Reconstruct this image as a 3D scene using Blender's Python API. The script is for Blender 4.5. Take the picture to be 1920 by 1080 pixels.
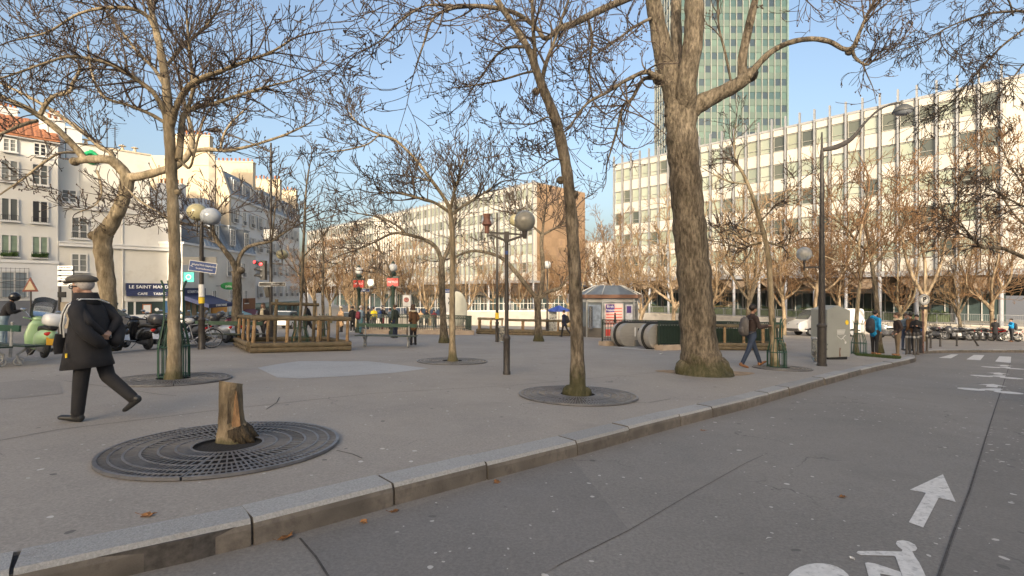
import bpy, bmesh, math, random
import numpy as np
from math import sin, cos, pi, radians, sqrt, atan2, tan
from mathutils import Vector as V, Matrix, Quaternion, Euler

for _o in list(bpy.data.objects):
    bpy.data.objects.remove(_o, do_unlink=True)
SC = bpy.context.scene
COL = SC.collection
random.seed(7)

# ------------------------------------------------------------------ camera
CAMZ = 1.35
FPX, CX, HY = 930.0, 960.0, 546.0          # focal length and horizon of the 1920 px wide photograph
cam = bpy.data.cameras.new('camera')
cam.sensor_width = 36.0
cam.lens = 36.0 * FPX / 1920.0
cam.shift_y = (HY - 540.0) / 1920.0
cam.clip_end = 3000
cam_o = bpy.data.objects.new('camera', cam)
cam_o.location = (0, 0, CAMZ)
cam_o.rotation_euler = (pi / 2, 0, 0)
COL.objects.link(cam_o)
SC.camera = cam_o

# ------------------------------------------------------------------ sky, sun, exposure
SUN_EL = radians(15.0)
SUN_AZ = radians(190.0)                     # clockwise from +Y: behind the camera, a little to the left
w = bpy.data.worlds.new('World')
SC.world = w
w.use_nodes = True
nt = w.node_tree
sky = nt.nodes.new('ShaderNodeTexSky')
sky.sky_type = 'NISHITA'
sky.sun_disc = False
sky.sun_elevation = SUN_EL
sky.sun_rotation = SUN_AZ
sky.altitude = 50
sky.air_density = 1.0
sky.dust_density = 7.0
sky.ozone_density = 1.0
bg = nt.nodes['Background']
bg.inputs['Strength'].default_value = 0.15
nt.links.new(sky.outputs[0], bg.inputs['Color'])
sl = bpy.data.lights.new('sun', 'SUN')
sl.energy = 2.0
sl.angle = radians(0.53)
sl.color = (1.0, 0.87, 0.68)
so = bpy.data.objects.new('sun', sl)
to_sun = V((sin(SUN_AZ) * cos(SUN_EL), cos(SUN_AZ) * cos(SUN_EL), sin(SUN_EL)))
so.rotation_euler = to_sun.to_track_quat('Z', 'Y').to_euler()
so.location = (0, -30, 40)
COL.objects.link(so)
SC.view_settings.view_transform = 'Standard'
SC.view_settings.look = 'None'
SC.view_settings.gamma = 1.0
SC.view_settings.exposure = 1.22
SC.view_settings.use_curve_mapping = False
SC.render.film_transparent = False
try:
    SC.cycles.max_bounces = 5
    SC.cycles.diffuse_bounces = 3
    SC.cycles.glossy_bounces = 2
    SC.cycles.transmission_bounces = 4
    SC.cycles.transparent_max_bounces = 8
except Exception:
    pass

# ------------------------------------------------------------------ the lie of the land
GA, GB = 0.048, 0.018                       # the square falls away 4.8 % ahead and 1.8 % to the right
def G(x, y):
    yy = min(max(y, -15.0), 110.0)
    xx = min(max(x, -70.0), 70.0)
    return -(GA * yy + GB * xx)
GN = V((GB, GA, 1)).normalized()
GQ = V((0, 0, 1)).rotation_difference(GN)
def gp(px, py, off=0.0):
    """ground point seen at a pixel of the photograph"""
    u = (px - CX) / FPX; v = (py - HY) / FPX
    y = (CAMZ - off) / (v - GA - GB * u)
    return (u * y, y)
def at(px, py, y):
    """point at distance y seen at a pixel of the photograph"""
    return V(((px - CX) / FPX * y, y, CAMZ - (py - HY) / FPX * y))

# ------------------------------------------------------------------ mesh building
class MB:
    def __init__(s):
        s.v = []; s.f = []; s.m = []; s.cur = 0
    def add(s, vs, fs, m=None):
        b = len(s.v)
        s.v.extend([tuple(p) for p in vs])
        mm = s.cur if m is None else m
        for f in fs:
            s.f.append(tuple(i + b for i in f)); s.m.append(mm)
        return s
    def box(s, c, d, rz=0.0, m=None, rot=None):
        hx, hy, hz = d[0] / 2, d[1] / 2, d[2] / 2
        R = rot if rot is not None else Matrix.Rotation(rz, 3, 'Z')
        c = V(c)
        vs = [c + R @ V((x * hx, y * hy, z * hz)) for z in (-1, 1) for y in (-1, 1) for x in (-1, 1)]
        return s.add(vs, [(0, 2, 3, 1), (4, 5, 7, 6), (0, 1, 5, 4), (2, 6, 7, 3), (0, 4, 6, 2), (1, 3, 7, 5)], m)
    def bb(s, x0, x1, y0, y1, z0, z1, m=None):
        return s.box(((x0 + x1) / 2, (y0 + y1) / 2, (z0 + z1) / 2), (abs(x1 - x0), abs(y1 - y0), abs(z1 - z0)), 0, m)
    def bar(s, p0, p1, wd, ht, m=None, up=(0, 0, 1)):
        """rectangular bar between two points"""
        p0 = V(p0); p1 = V(p1); d = p1 - p0; L = d.length
        if L < 1e-6: return s
        x = d / L; u = V(up)
        if abs(x.dot(u)) > 0.98: u = V((0, 1, 0))
        y = u.cross(x).normalized(); z = x.cross(y)
        R = Matrix((x, y, z)).transposed()
        return s.box((p0 + p1) / 2, (L, wd, ht), 0, m, R)
    def tube(s, pts, rads, n=8, m=None, cap=True, flat=None):
        """tube along a path; rads a number, a list, or a list of (a, b) half axes; flat = reference vector for axis a"""
        pts = [V(p) for p in pts]; k = len(pts)
        if not isinstance(rads, (list, tuple)): rads = [rads] * k
        vs = []; fs = []
        ref = V(flat) if flat is not None else None
        prev = None
        for i in range(k):
            t = (pts[min(i + 1, k - 1)] - pts[max(i - 1, 0)])
            t = t.normalized() if t.length > 1e-9 else V((0, 0, 1))
            if ref is not None:
                a = ref - t * ref.dot(t)
            elif prev is None:
                r = V((1, 0, 0)) if abs(t.x) < 0.8 else V((0, 1, 0))
                a = r - t * r.dot(t)
            else:
                a = prev - t * prev.dot(t)
            if a.length < 1e-6: a = t.orthogonal()
            a.normalize(); b = t.cross(a); prev = a
            ra, rb = rads[i] if isinstance(rads[i], (list, tuple)) else (rads[i], rads[i])
            for j in range(n):
                q = 2 * pi * j / n
                vs.append(pts[i] + a * (ra * cos(q)) + b * (rb * sin(q)))
        for i in range(k - 1):
            for j in range(n):
                j2 = (j + 1) % n
                fs.append((i * n + j, i * n + j2, (i + 1) * n + j2, (i + 1) * n + j))
        if cap:
            fs.append(tuple(reversed(range(n))))
            fs.append(tuple((k - 1) * n + j for j in range(n)))
        return s.add(vs, fs, m)
    def cyl(s, p0, p1, r0, r1=None, n=10, m=None):
        return s.tube([p0, p1], [r0, r0 if r1 is None else r1], n, m)
    def lathe(s, prof, n=16, c=(0, 0, 0), m=None, sx=1.0, sy=1.0):
        vs = []; fs = []; k = len(prof)
        for r, z in prof:
            for j in range(n):
                q = 2 * pi * j / n
                vs.append((c[0] + r * cos(q) * sx, c[1] + r * sin(q) * sy, c[2] + z))
        for i in range(k - 1):
            for j in range(n):
                j2 = (j + 1) % n
                fs.append((i * n + j, i * n + j2, (i + 1) * n + j2, (i + 1) * n + j))
        if prof[0][0] > 1e-4: fs.append(tuple(reversed(range(n))))
        if prof[-1][0] > 1e-4: fs.append(tuple((k - 1) * n + j for j in range(n)))
        return s.add(vs, fs, m)
    def ell(s, c, r, n=10, k=7, m=None, rot=None):
        if not isinstance(r, (list, tuple)): r = (r, r, r)
        R = rot if rot is not None else Matrix.Identity(3)
        c = V(c); vs = []; fs = []
        for i in range(1, k):
            a = pi * i / k
            for j in range(n):
                q = 2 * pi * j / n
                vs.append(c + R @ V((r[0] * sin(a) * cos(q), r[1] * sin(a) * sin(q), -r[2] * cos(a))))
        bi = len(vs); vs.append(c + R @ V((0, 0, -r[2]))); vs.append(c + R @ V((0, 0, r[2])))
        for i in range(k - 2):
            for j in range(n):
                j2 = (j + 1) % n
                fs.append((i * n + j, i * n + j2, (i + 1) * n + j2, (i + 1) * n + j))
        for j in range(n):
            j2 = (j + 1) % n
            fs.append((bi, j2, j)); fs.append((bi + 1, (k - 2) * n + j, (k - 2) * n + j2))
        return s.add(vs, fs, m)
    def prism(s, poly, vec, m=None):
        """polygon of 3-D points pushed along vec"""
        n = len(poly); vec = V(vec)
        a = [V(p) for p in poly]; b = [p + vec for p in a]
        fs = [tuple(reversed(range(n))), tuple(range(n, 2 * n))]
        for i in range(n):
            j = (i + 1) % n
            fs.append((i, j, n + j, n + i))
        return s.add(a + b, fs, m)
    def torus(s, c, R, r, n=24, k=8, axis='Y', m=None, arc=2 * pi, a0=0.0):
        vs = []; fs = []; c = V(c)
        closed = abs(arc - 2 * pi) < 1e-6
        nn = n if closed else n + 1
        for i in range(nn):
            q = a0 + arc * i / n
            for j in range(k):
                p = 2 * pi * j / k
                rr = R + r * cos(p); h = r * sin(p)
                if axis == 'Y': vs.append(c + V((rr * cos(q), h, rr * sin(q))))
                elif axis == 'X': vs.append(c + V((h, rr * cos(q), rr * sin(q))))
                else: vs.append(c + V((rr * cos(q), rr * sin(q), h)))
        for i in range(n):
            i2 = (i + 1) % nn
            for j in range(k):
                j2 = (j + 1) % k
                fs.append((i * k + j, i2 * k + j, i2 * k + j2, i * k + j2))
        return s.add(vs, fs, m)
    def mesh(s, name, mats, smooth=False, fix=True):
        me = bpy.data.meshes.new(name)
        me.from_pydata(s.v, [], s.f)
        if not isinstance(mats, (list, tuple)): mats = [mats]
        for q in mats: me.materials.append(q)
        if len(mats) > 1: me.polygons.foreach_set('material_index', s.m)
        if fix:
            bm = bmesh.new(); bm.from_mesh(me)
            bmesh.ops.recalc_face_normals(bm, faces=bm.faces)
            bm.to_mesh(me); bm.free()
        if smooth:
            me.polygons.foreach_set('use_smooth', [True] * len(me.polygons))
            if smooth != 'all':
                try: me.set_sharp_from_angle(angle=radians(40))
                except Exception: pass
        me.update()
        return me
    def build(s, name, mats, parent=None, smooth=False, fix=True, loc=None, rz=None):
        return link(name, s.mesh(name, mats, smooth, fix), parent, loc, rz)

CH = {}
def link(name, me, parent=None, loc=None, rz=None):
    o = bpy.data.objects.new(name, me)
    COL.objects.link(o)
    if parent is not None:
        o.parent = parent; CH.setdefault(parent.name, []).append(o)
    if loc is not None: o.location = loc
    if rz is not None: o.rotation_euler = (0, 0, rz)
    return o
def bevel(o, wd=0.01, seg=1):
    b = o.modifiers.new('bevel', 'BEVEL'); b.width = wd; b.segments = seg; b.limit_method = 'ANGLE'; b.angle_limit = radians(35)
    return o
def tag(o, label=None, cat=None, group=None, kind=None):
    if label: o['label'] = label
    if cat: o['category'] = cat
    if group: o['group'] = group
    if kind: o['kind'] = kind
    return o
def thing(name, label, cat, xy=(0, 0), rz=0.0, group=None, tilt=False, z=None):
    o = bpy.data.objects.new(name, None)
    o.empty_display_size = 0.2
    COL.objects.link(o)
    o.location = (xy[0], xy[1], G(xy[0], xy[1]) if z is None else z)
    if tilt:
        o.rotation_euler = (GQ.to_matrix() @ Matrix.Rotation(rz, 3, 'Z')).to_euler()
    else:
        o.rotation_euler = (0, 0, rz)
    return tag(o, label, cat, group)
def copy_tree(o, parent=None):
    c = o.copy(); COL.objects.link(c); c.parent = parent
    if parent is not None: CH.setdefault(parent.name, []).append(c)
    for ch in list(CH.get(o.name, [])): copy_tree(ch, c)
    return c
def put(o, x, y, rz, tilt=False, z=None):
    o.location = (x, y, G(x, y) if z is None else z)
    o.rotation_euler = (GQ.to_matrix() @ Matrix.Rotation(rz, 3, 'Z')).to_euler() if tilt else (0, 0, rz)
    return o

# ------------------------------------------------------------------ materials
def srgb(r, g, b):
    f = lambda c: (c / 255 / 12.92) if c <= 10 else (((c / 255 + 0.055) / 1.055) ** 2.4)
    return (f(r), f(g), f(b))
MATS = {}
def mat(name, col, rough=0.7, var=0.12, scale=2.0, bump=0.0, bscale=30.0, metal=0.0, spec=0.5, stretch=None, coat=0.0, emit=0.0, rnd=0.0, trans=0.0, dirt=None):
    if name in MATS: return MATS[name]
    m = bpy.data.materials.new(name); m.use_nodes = True
    t = m.node_tree; N = t.nodes; L = t.links
    b = N['Principled BSDF']
    b.inputs['Roughness'].default_value = rough
    b.inputs['Metallic'].default_value = metal
    b.inputs['Specular IOR Level'].default_value = spec
    b.inputs['Coat Weight'].default_value = coat
    if trans: b.inputs['Transmission Weight'].default_value = trans
    geo = N.new('ShaderNodeNewGeometry')
    src = geo.outputs['Position']
    if stretch:
        mp = N.new('ShaderNodeMapping'); mp.inputs['Scale'].default_value = stretch
        L.new(src, mp.inputs[0]); src = mp.outputs[0]
    nz = N.new('ShaderNodeTexNoise'); nz.inputs['Scale'].default_value = scale; nz.inputs['Detail'].default_value = 6; nz.inputs['Roughness'].default_value = 0.62
    L.new(src, nz.inputs['Vector'])
    rp = N.new('ShaderNodeValToRGB')
    lo = [c * (1 - var) for c in col]; hi = [min(1, c * (1 + var)) for c in col]
    rp.color_ramp.elements[0].position = 0.32; rp.color_ramp.elements[1].position = 0.68
    rp.color_ramp.elements[0].color = (*lo, 1); rp.color_ramp.elements[1].color = (*hi, 1)
    L.new(nz.outputs['Fac'], rp.inputs[0])
    out = rp.outputs[0]
    if dirt:
        dcol, dscale, thr, amt = dirt
        n2 = N.new('ShaderNodeTexNoise'); n2.inputs['Scale'].default_value = dscale; n2.inputs['Detail'].default_value = 7; n2.inputs['Roughness'].default_value = 0.7
        L.new(geo.outputs['Position'], n2.inputs['Vector'])
        mr = N.new('ShaderNodeMapRange'); mr.inputs[1].default_value = thr; mr.inputs[2].default_value = thr + 0.18; mr.inputs[4].default_value = amt
        L.new(n2.outputs['Fac'], mr.inputs[0])
        mx = N.new('ShaderNodeMix'); mx.data_type = 'RGBA'
        L.new(mr.outputs[0], mx.inputs[0]); L.new(out, mx.inputs[6]); mx.inputs[7].default_value = (*dcol, 1)
        out = mx.outputs[2]
    if rnd:
        oi = N.new('ShaderNodeObjectInfo')
        mr = N.new('ShaderNodeMapRange'); mr.inputs[3].default_value = 1 - rnd; mr.inputs[4].default_value = 1 + rnd
        L.new(oi.outputs['Random'], mr.inputs[0])
        mx = N.new('ShaderNodeVectorMath'); mx.operation = 'SCALE'
        L.new(out, mx.inputs[0]); L.new(mr.outputs[0], mx.inputs['Scale']); out = mx.outputs[0]
    L.new(out, b.inputs['Base Color'])
    if bump:
        n3 = N.new('ShaderNodeTexNoise'); n3.inputs['Scale'].default_value = bscale; n3.inputs['Detail'].default_value = 5
        L.new(src, n3.inputs['Vector'])
        bp = N.new('ShaderNodeBump'); bp.inputs['Strength'].default_value = bump; bp.inputs['Distance'].default_value = 0.02
        L.new(n3.outputs['Fac'], bp.inputs['Height']); L.new(bp.outputs[0], b.inputs['Normal'])
    if emit:
        b.inputs['Emission Color'].default_value = (*col, 1); b.inputs['Emission Strength'].default_value = emit
    MATS[name] = m
    return m

def asphalt(name, col, warm, speck_scale=3.2, speck=0.62, amt=1.0):
    """worn asphalt: broad stains, fine aggregate, pale chewing-gum spots and dark drips"""
    m = bpy.data.materials.new(name); m.use_nodes = True
    t = m.node_tree; N = t.nodes; L = t.links; b = N['Principled BSDF']
    geo = N.new('ShaderNodeNewGeometry'); pos = geo.outputs['Position']
    def noise(sc, det=6, ro=0.6):
        n = N.new('ShaderNodeTexNoise'); n.inputs['Scale'].default_value = sc; n.inputs['Detail'].default_value = det; n.inputs['Roughness'].default_value = ro
        L.new(pos, n.inputs['Vector']); return n.outputs['Fac']
    def ramp(f, p0, c0, p1, c1):
        r = N.new('ShaderNodeValToRGB'); e = r.color_ramp.elements
        e[0].position = p0; e[1].position = p1; e[0].color = (*c0, 1); e[1].color = (*c1, 1)
        L.new(f, r.inputs[0]); return r.outputs[0]
    def mix(f, a, c):
        x = N.new('ShaderNodeMix'); x.data_type = 'RGBA'
        L.new(f, x.inputs[0]); L.new(a, x.inputs[6])
        if isinstance(c, tuple): x.inputs[7].default_value = (*c, 1)
        else: L.new(c, x.inputs[7])
        return x.outputs[2]
    base = ramp(noise(0.45, 9, 0.68), 0.33, [c * 0.74 for c in col], 0.70, [c * 1.2 for c in warm])
    fine = ramp(noise(45, 6, 0.8), 0.36, [c * 0.5 for c in col], 0.66, [c * 1.5 for c in col])
    x = N.new('ShaderNodeMix'); x.data_type = 'RGBA'; x.inputs[0].default_value = 0.45
    L.new(base, x.inputs[6]); L.new(fine, x.inputs[7]); out = x.outputs[2]
    # dark broad stains
    st = N.new('ShaderNodeMapRange'); st.inputs[1].default_value = 0.52; st.inputs[2].default_value = 0.72; st.inputs[4].default_value = 0.55
    L.new(noise(0.9, 7, 0.7), st.inputs[0]); out = mix(st.outputs[0], out, tuple(c * 0.6 for c in col))
    # gum spots: small discs at sparse voronoi cells, thick on the ground here and rare there
    dm = N.new('ShaderNodeMapRange'); dm.inputs[1].default_value = 0.40; dm.inputs[2].default_value = 0.62; dm.inputs[3].default_value = 0.95; dm.inputs[4].default_value = 0.0; L.new(noise(0.55, 3), dm.inputs[0])
    for sc, r0, r1, keep, c in ((speck_scale, 0.006, 0.026, speck, (0.60, 0.57, 0.53)), (speck_scale * 2.1, 0.004, 0.014, 0.74, (0.56, 0.53, 0.49)), (speck_scale * 0.8, 0.012, 0.034, 0.84, (0.09, 0.084, 0.078))):
        vo = N.new('ShaderNodeTexVoronoi'); vo.inputs['Scale'].default_value = sc
        wp = N.new('ShaderNodeTexNoise'); wp.inputs['Scale'].default_value = 9; L.new(pos, wp.inputs['Vector'])
        va = N.new('ShaderNodeVectorMath'); va.operation = 'SCALE'; va.inputs['Scale'].default_value = 0.06
        L.new(wp.outputs['Color'], va.inputs[0])
        vb = N.new('ShaderNodeVectorMath'); vb.operation = 'ADD'; L.new(pos, vb.inputs[0]); L.new(va.outputs[0], vb.inputs[1])
        fl = N.new('ShaderNodeVectorMath'); fl.operation = 'MULTIPLY'; fl.inputs[1].default_value = (1, 1, 0.0)
        L.new(vb.outputs[0], fl.inputs[0]); L.new(fl.outputs[0], vo.inputs['Vector'])
        vo.voronoi_dimensions = '2D'
        sp = N.new('ShaderNodeSeparateColor'); L.new(vo.outputs['Color'], sp.inputs[0])
        kk = N.new('ShaderNodeMapRange'); kk.inputs[3].default_value = keep - 0.2; kk.inputs[4].default_value = 1.0; L.new(dm.outputs[0], kk.inputs[0]); k = N.new('ShaderNodeMath'); k.operation = 'GREATER_THAN'; L.new(sp.outputs[0], k.inputs[0]); L.new(kk.outputs[0], k.inputs[1])
        rr = N.new('ShaderNodeMapRange'); rr.inputs[3].default_value = r0 * sc * 0.5; rr.inputs[4].default_value = r1 * sc; L.new(sp.outputs[1], rr.inputs[0])
        lt = N.new('ShaderNodeMath'); lt.operation = 'LESS_THAN'; L.new(vo.outputs['Distance'], lt.inputs[0]); L.new(rr.outputs[0], lt.inputs[1])
        mu = N.new('ShaderNodeMath'); mu.operation = 'MULTIPLY'; L.new(k.outputs[0], mu.inputs[0]); L.new(lt.outputs[0], mu.inputs[1])
        m2 = N.new('ShaderNodeMath'); m2.operation = 'MULTIPLY'; m2.inputs[1].default_value = 0.75 * amt; L.new(mu.outputs[0], m2.inputs[0])
        out = mix(m2.outputs[0], out, c)
    # hairline cracks
    vc = N.new('ShaderNodeTexVoronoi'); vc.feature = 'DISTANCE_TO_EDGE'; vc.voronoi_dimensions = '2D'; vc.inputs['Scale'].default_value = 0.3
    wp = N.new('ShaderNodeTexNoise'); wp.inputs['Scale'].default_value = 1.6; wp.inputs['Detail'].default_value = 6; L.new(pos, wp.inputs['Vector'])
    va = N.new('ShaderNodeVectorMath'); va.operation = 'SCALE'; va.inputs['Scale'].default_value = 1.1; L.new(wp.outputs['Color'], va.inputs[0])
    vb = N.new('ShaderNodeVectorMath'); vb.operation = 'ADD'; L.new(pos, vb.inputs[0]); L.new(va.outputs[0], vb.inputs[1]); L.new(vb.outputs[0], vc.inputs['Vector'])
    ck = N.new('ShaderNodeMapRange'); ck.inputs[1].default_value = 0.0; ck.inputs[2].default_value = 0.004; ck.inputs[3].default_value = 0.7; ck.inputs[4].default_value = 0.0
    L.new(vc.outputs['Distance'], ck.inputs[0])
    br = N.new('ShaderNodeMapRange'); br.inputs[1].default_value = 0.52; br.inputs[2].default_value = 0.6; L.new(noise(0.5, 3), br.inputs[0])
    mu = N.new('ShaderNodeMath'); mu.operation = 'MULTIPLY'; L.new(ck.outputs[0], mu.inputs[0]); L.new(br.outputs[0], mu.inputs[1])
    out = mix(mu.outputs[0], out, (0.03, 0.028, 0.026))
    L.new(out, b.inputs['Base Color'])
    rg = N.new('ShaderNodeMapRange'); rg.inputs[3].default_value = 0.62; rg.inputs[4].default_value = 0.86; L.new(noise(1.3), rg.inputs[0])
    L.new(rg.outputs[0], b.inputs['Roughness'])
    bp = N.new('ShaderNodeBump'); bp.inputs['Strength'].default_value = 0.35; bp.inputs['Distance'].default_value = 0.006
    L.new(noise(110, 4, 0.7), bp.inputs['Height']); L.new(bp.outputs[0], b.inputs['Normal'])
    MATS[name] = m
    return m

def bark(name, c0, c1, moss=0.25, scale=14.0, bumps=0.6, mosscol=(0.065, 0.07, 0.018), foot=0.6):
    m = bpy.data.materials.new(name); m.use_nodes = True
    t = m.node_tree; N = t.nodes; L = t.links; b = N['Principled BSDF']; b.inputs['Roughness'].default_value = 0.88; b.inputs['Specular IOR Level'].default_value = 0.25
    geo = N.new('ShaderNodeNewGeometry')
    mp = N.new('ShaderNodeMapping'); mp.inputs['Scale'].default_value = (1, 1, 0.3); L.new(geo.outputs['Position'], mp.inputs[0])
    n1 = N.new('ShaderNodeTexNoise'); n1.inputs['Scale'].default_value = scale; n1.inputs['Detail'].default_value = 8; n1.inputs['Roughness'].default_value = 0.7; L.new(mp.outputs[0], n1.inputs['Vector'])
    n2 = N.new('ShaderNodeTexNoise'); n2.inputs['Scale'].default_value = 3.0; n2.inputs['Detail'].default_value = 7; n2.inputs['Roughness'].default_value = 0.7; L.new(geo.outputs['Position'], n2.inputs['Vector'])
    r = N.new('ShaderNodeValToRGB'); e = r.color_ramp.elements; e[0].position = 0.3; e[1].position = 0.7; e[0].color = (*c0, 1); e[1].color = (*c1, 1); L.new(n1.outputs['Fac'], r.inputs[0])
    x = N.new('ShaderNodeMix'); x.data_type = 'RGBA'
    mr = N.new('ShaderNodeMapRange'); mr.inputs[1].default_value = 0.56; mr.inputs[2].default_value = 0.72; mr.inputs[4].default_value = moss; L.new(n2.outputs['Fac'], mr.inputs[0])
    L.new(mr.outputs[0], x.inputs[0]); L.new(r.outputs[0], x.inputs[6]); x.inputs[7].default_value = (*mosscol, 1)
    # broad pale and dark blotches
    n4 = N.new('ShaderNodeTexNoise'); n4.inputs['Scale'].default_value = 5.0; n4.inputs['Detail'].default_value = 4; L.new(mp.outputs[0], n4.inputs['Vector'])
    r4 = N.new('ShaderNodeMapRange'); r4.inputs[1].default_value = 0.35; r4.inputs[2].default_value = 0.65; r4.inputs[3].default_value = 0.62; r4.inputs[4].default_value = 1.3; L.new(n4.outputs['Fac'], r4.inputs[0])
    sc = N.new('ShaderNodeVectorMath'); sc.operation = 'SCALE'; L.new(x.outputs[2], sc.inputs[0]); L.new(r4.outputs[0], sc.inputs['Scale'])
    # moss creeping up from the ground, broken by noise
    tc = N.new('ShaderNodeTexCoord'); se = N.new('ShaderNodeSeparateXYZ'); L.new(tc.outputs['Object'], se.inputs[0])
    hz = N.new('ShaderNodeMapRange'); hz.inputs[1].default_value = foot; hz.inputs[2].default_value = 0.0; hz.inputs[3].default_value = -0.45; hz.inputs[4].default_value = 0.6; L.new(se.outputs[2], hz.inputs[0])
    ad = N.new('ShaderNodeMath'); ad.operation = 'ADD'; L.new(hz.outputs[0], ad.inputs[0]); L.new(n2.outputs['Fac'], ad.inputs[1])
    mm = N.new('ShaderNodeMapRange'); mm.inputs[1].default_value = 0.55; mm.inputs[2].default_value = 0.85; mm.inputs[4].default_value = 0.62; L.new(ad.outputs[0], mm.inputs[0])
    x2 = N.new('ShaderNodeMix'); x2.data_type = 'RGBA'; L.new(mm.outputs[0], x2.inputs[0]); L.new(sc.outputs[0], x2.inputs[6]); x2.inputs[7].default_value = (mosscol[0] * 0.8, mosscol[1] * 0.8, mosscol[2], 1)
    L.new(x2.outputs[2], b.inputs['Base Color'])
    wv = N.new('ShaderNodeTexNoise'); wv.inputs['Scale'].default_value = scale * 2.6; wv.inputs['Detail'].default_value = 6; L.new(mp.outputs[0], wv.inputs['Vector'])
    bp = N.new('ShaderNodeBump'); bp.inputs['Strength'].default_value = bumps; bp.inputs['Distance'].default_value = 0.03; L.new(wv.outputs['Fac'], bp.inputs['Height']); L.new(bp.outputs[0], b.inputs['Normal'])
    MATS[name] = m
    return m

def randmat(name, cols, rough=0.15, spec=0.5, var=0.1):
    """one of several colours for each object, picked by the object's random number"""
    m = bpy.data.materials.new(name); m.use_nodes = True
    t = m.node_tree; N = t.nodes; L = t.links; b = N['Principled BSDF']; b.inputs['Roughness'].default_value = rough; b.inputs['Specular IOR Level'].default_value = spec
    oi = N.new('ShaderNodeObjectInfo')
    r = N.new('ShaderNodeValToRGB'); r.color_ramp.interpolation = 'CONSTANT'
    e = r.color_ramp.elements
    while len(e) < len(cols): e.new(0.5)
    for i, c in enumerate(cols):
        e[i].position = i / len(cols); e[i].color = (*c, 1)
    L.new(oi.outputs['Random'], r.inputs[0]); L.new(r.outputs[0], b.inputs['Base Color'])
    MATS[name] = m
    return m

def text_mesh(s, size, depth=0.01, align='CENTER', spacing=1.0, bold=0.0):
    cu = bpy.data.curves.new('lettering', 'FONT'); cu.body = s; cu.size = size; cu.extrude = depth; cu.align_x = align; cu.align_y = 'CENTER'; cu.space_character = spacing; cu.offset = bold
    o = bpy.data.objects.new('lettering', cu); COL.objects.link(o)
    dg = bpy.context.evaluated_depsgraph_get()
    me = bpy.data.meshes.new_from_object(o.evaluated_get(dg))
    bpy.data.objects.remove(o, do_unlink=True)
    return me
def lettering(s, size, m, parent, loc, rot, depth=0.006, align='CENTER', spacing=1.0, bold=0.0):
    """flat lettering as a part; rot is a 3x3 whose columns are reading direction, up, and outward normal"""
    me = text_mesh(s, size, depth, align, spacing, bold)
    me.materials.clear(); me.materials.append(m)
    o = link('lettering', me, parent)
    o.matrix_local = Matrix.Translation(V(loc)) @ (rot.to_4x4() if isinstance(rot, Matrix) else rot)
    return o
def rot_xyz(x, y, z):
    return Matrix((V(x), V(y), V(z))).transposed()
FACE_MY = rot_xyz((1, 0, 0), (0, 0, 1), (0, -1, 0))     # reads on a face that looks towards -Y
FACE_PY = rot_xyz((-1, 0, 0), (0, 0, 1), (0, 1, 0))
FACE_PX = rot_xyz((0, 1, 0), (0, 0, 1), (1, 0, 0))
FACE_MX = rot_xyz((0, -1, 0), (0, 0, 1), (-1, 0, 0))
# ================================================================== ground
M_ROAD = asphalt('road_asphalt', (0.208, 0.193, 0.175), (0.225, 0.205, 0.184), 2.6, 0.66, 1.05)
M_PAVE = asphalt('pavement_asphalt', (0.305, 0.274, 0.240), (0.335, 0.296, 0.252), 2.4, 0.62, 1.05)
M_PATCH = asphalt('patch_asphalt', (0.38, 0.38, 0.38), (0.40, 0.395, 0.39), 2.6, 0.8, 0.6)
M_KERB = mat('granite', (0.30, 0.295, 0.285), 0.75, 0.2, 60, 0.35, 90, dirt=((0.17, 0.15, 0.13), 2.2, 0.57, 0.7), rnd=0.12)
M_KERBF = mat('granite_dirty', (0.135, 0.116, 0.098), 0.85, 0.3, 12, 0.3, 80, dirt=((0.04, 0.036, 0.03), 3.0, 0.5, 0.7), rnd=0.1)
M_PAINT = mat('road_paint', (0.60, 0.58, 0.55), 0.7, 0.12, 18, 0.15, 120, dirt=((0.2, 0.19, 0.18), 20.0, 0.52, 0.8))
M_JOINT = mat('joint_tar', (0.06, 0.053, 0.048), 0.8, 0.5, 14)
M_SOIL = mat('soil', (0.075, 0.055, 0.038), 0.95, 0.4, 9, 0.6, 50)
M_IRON = mat('cast_iron', (0.17, 0.17, 0.18), 0.4, 0.25, 8, 0.0, 60, metal=0.4, dirt=((0.09, 0.06, 0.04), 4.0, 0.56, 0.7))
M_DARKPIT = mat('shaded_pit_earth', (0.016, 0.013, 0.011), 0.95, 0.3, 12, 0.6, 40)  # earth coloured near black: the shade under the grate bars is painted in
M_STONE = mat('limestone', (0.42, 0.33, 0.245), 0.8, 0.16, 3, 0.15, 50, dirt=((0.2, 0.15, 0.1), 2.0, 0.56, 0.5))
M_GRASS = mat('grass_blades', (0.045, 0.07, 0.015), 0.8, 0.4, 6)

# the road level sheet reaches the horizon
xs = [-900, -70, 70, 900]; ys = [-400, -15, 110, 1500]
mb = MB()
mb.add([(x, y, G(x, y) - 0.16) for y in ys for x in xs], [(j * 4 + i, j * 4 + i + 1, j * 4 + i + 5, j * 4 + i + 4) for j in range(3) for i in range(3)])
tag(mb.build('road', M_ROAD, fix=False), 'grey asphalt of the road and the land beyond', None, None, 'structure')

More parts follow.
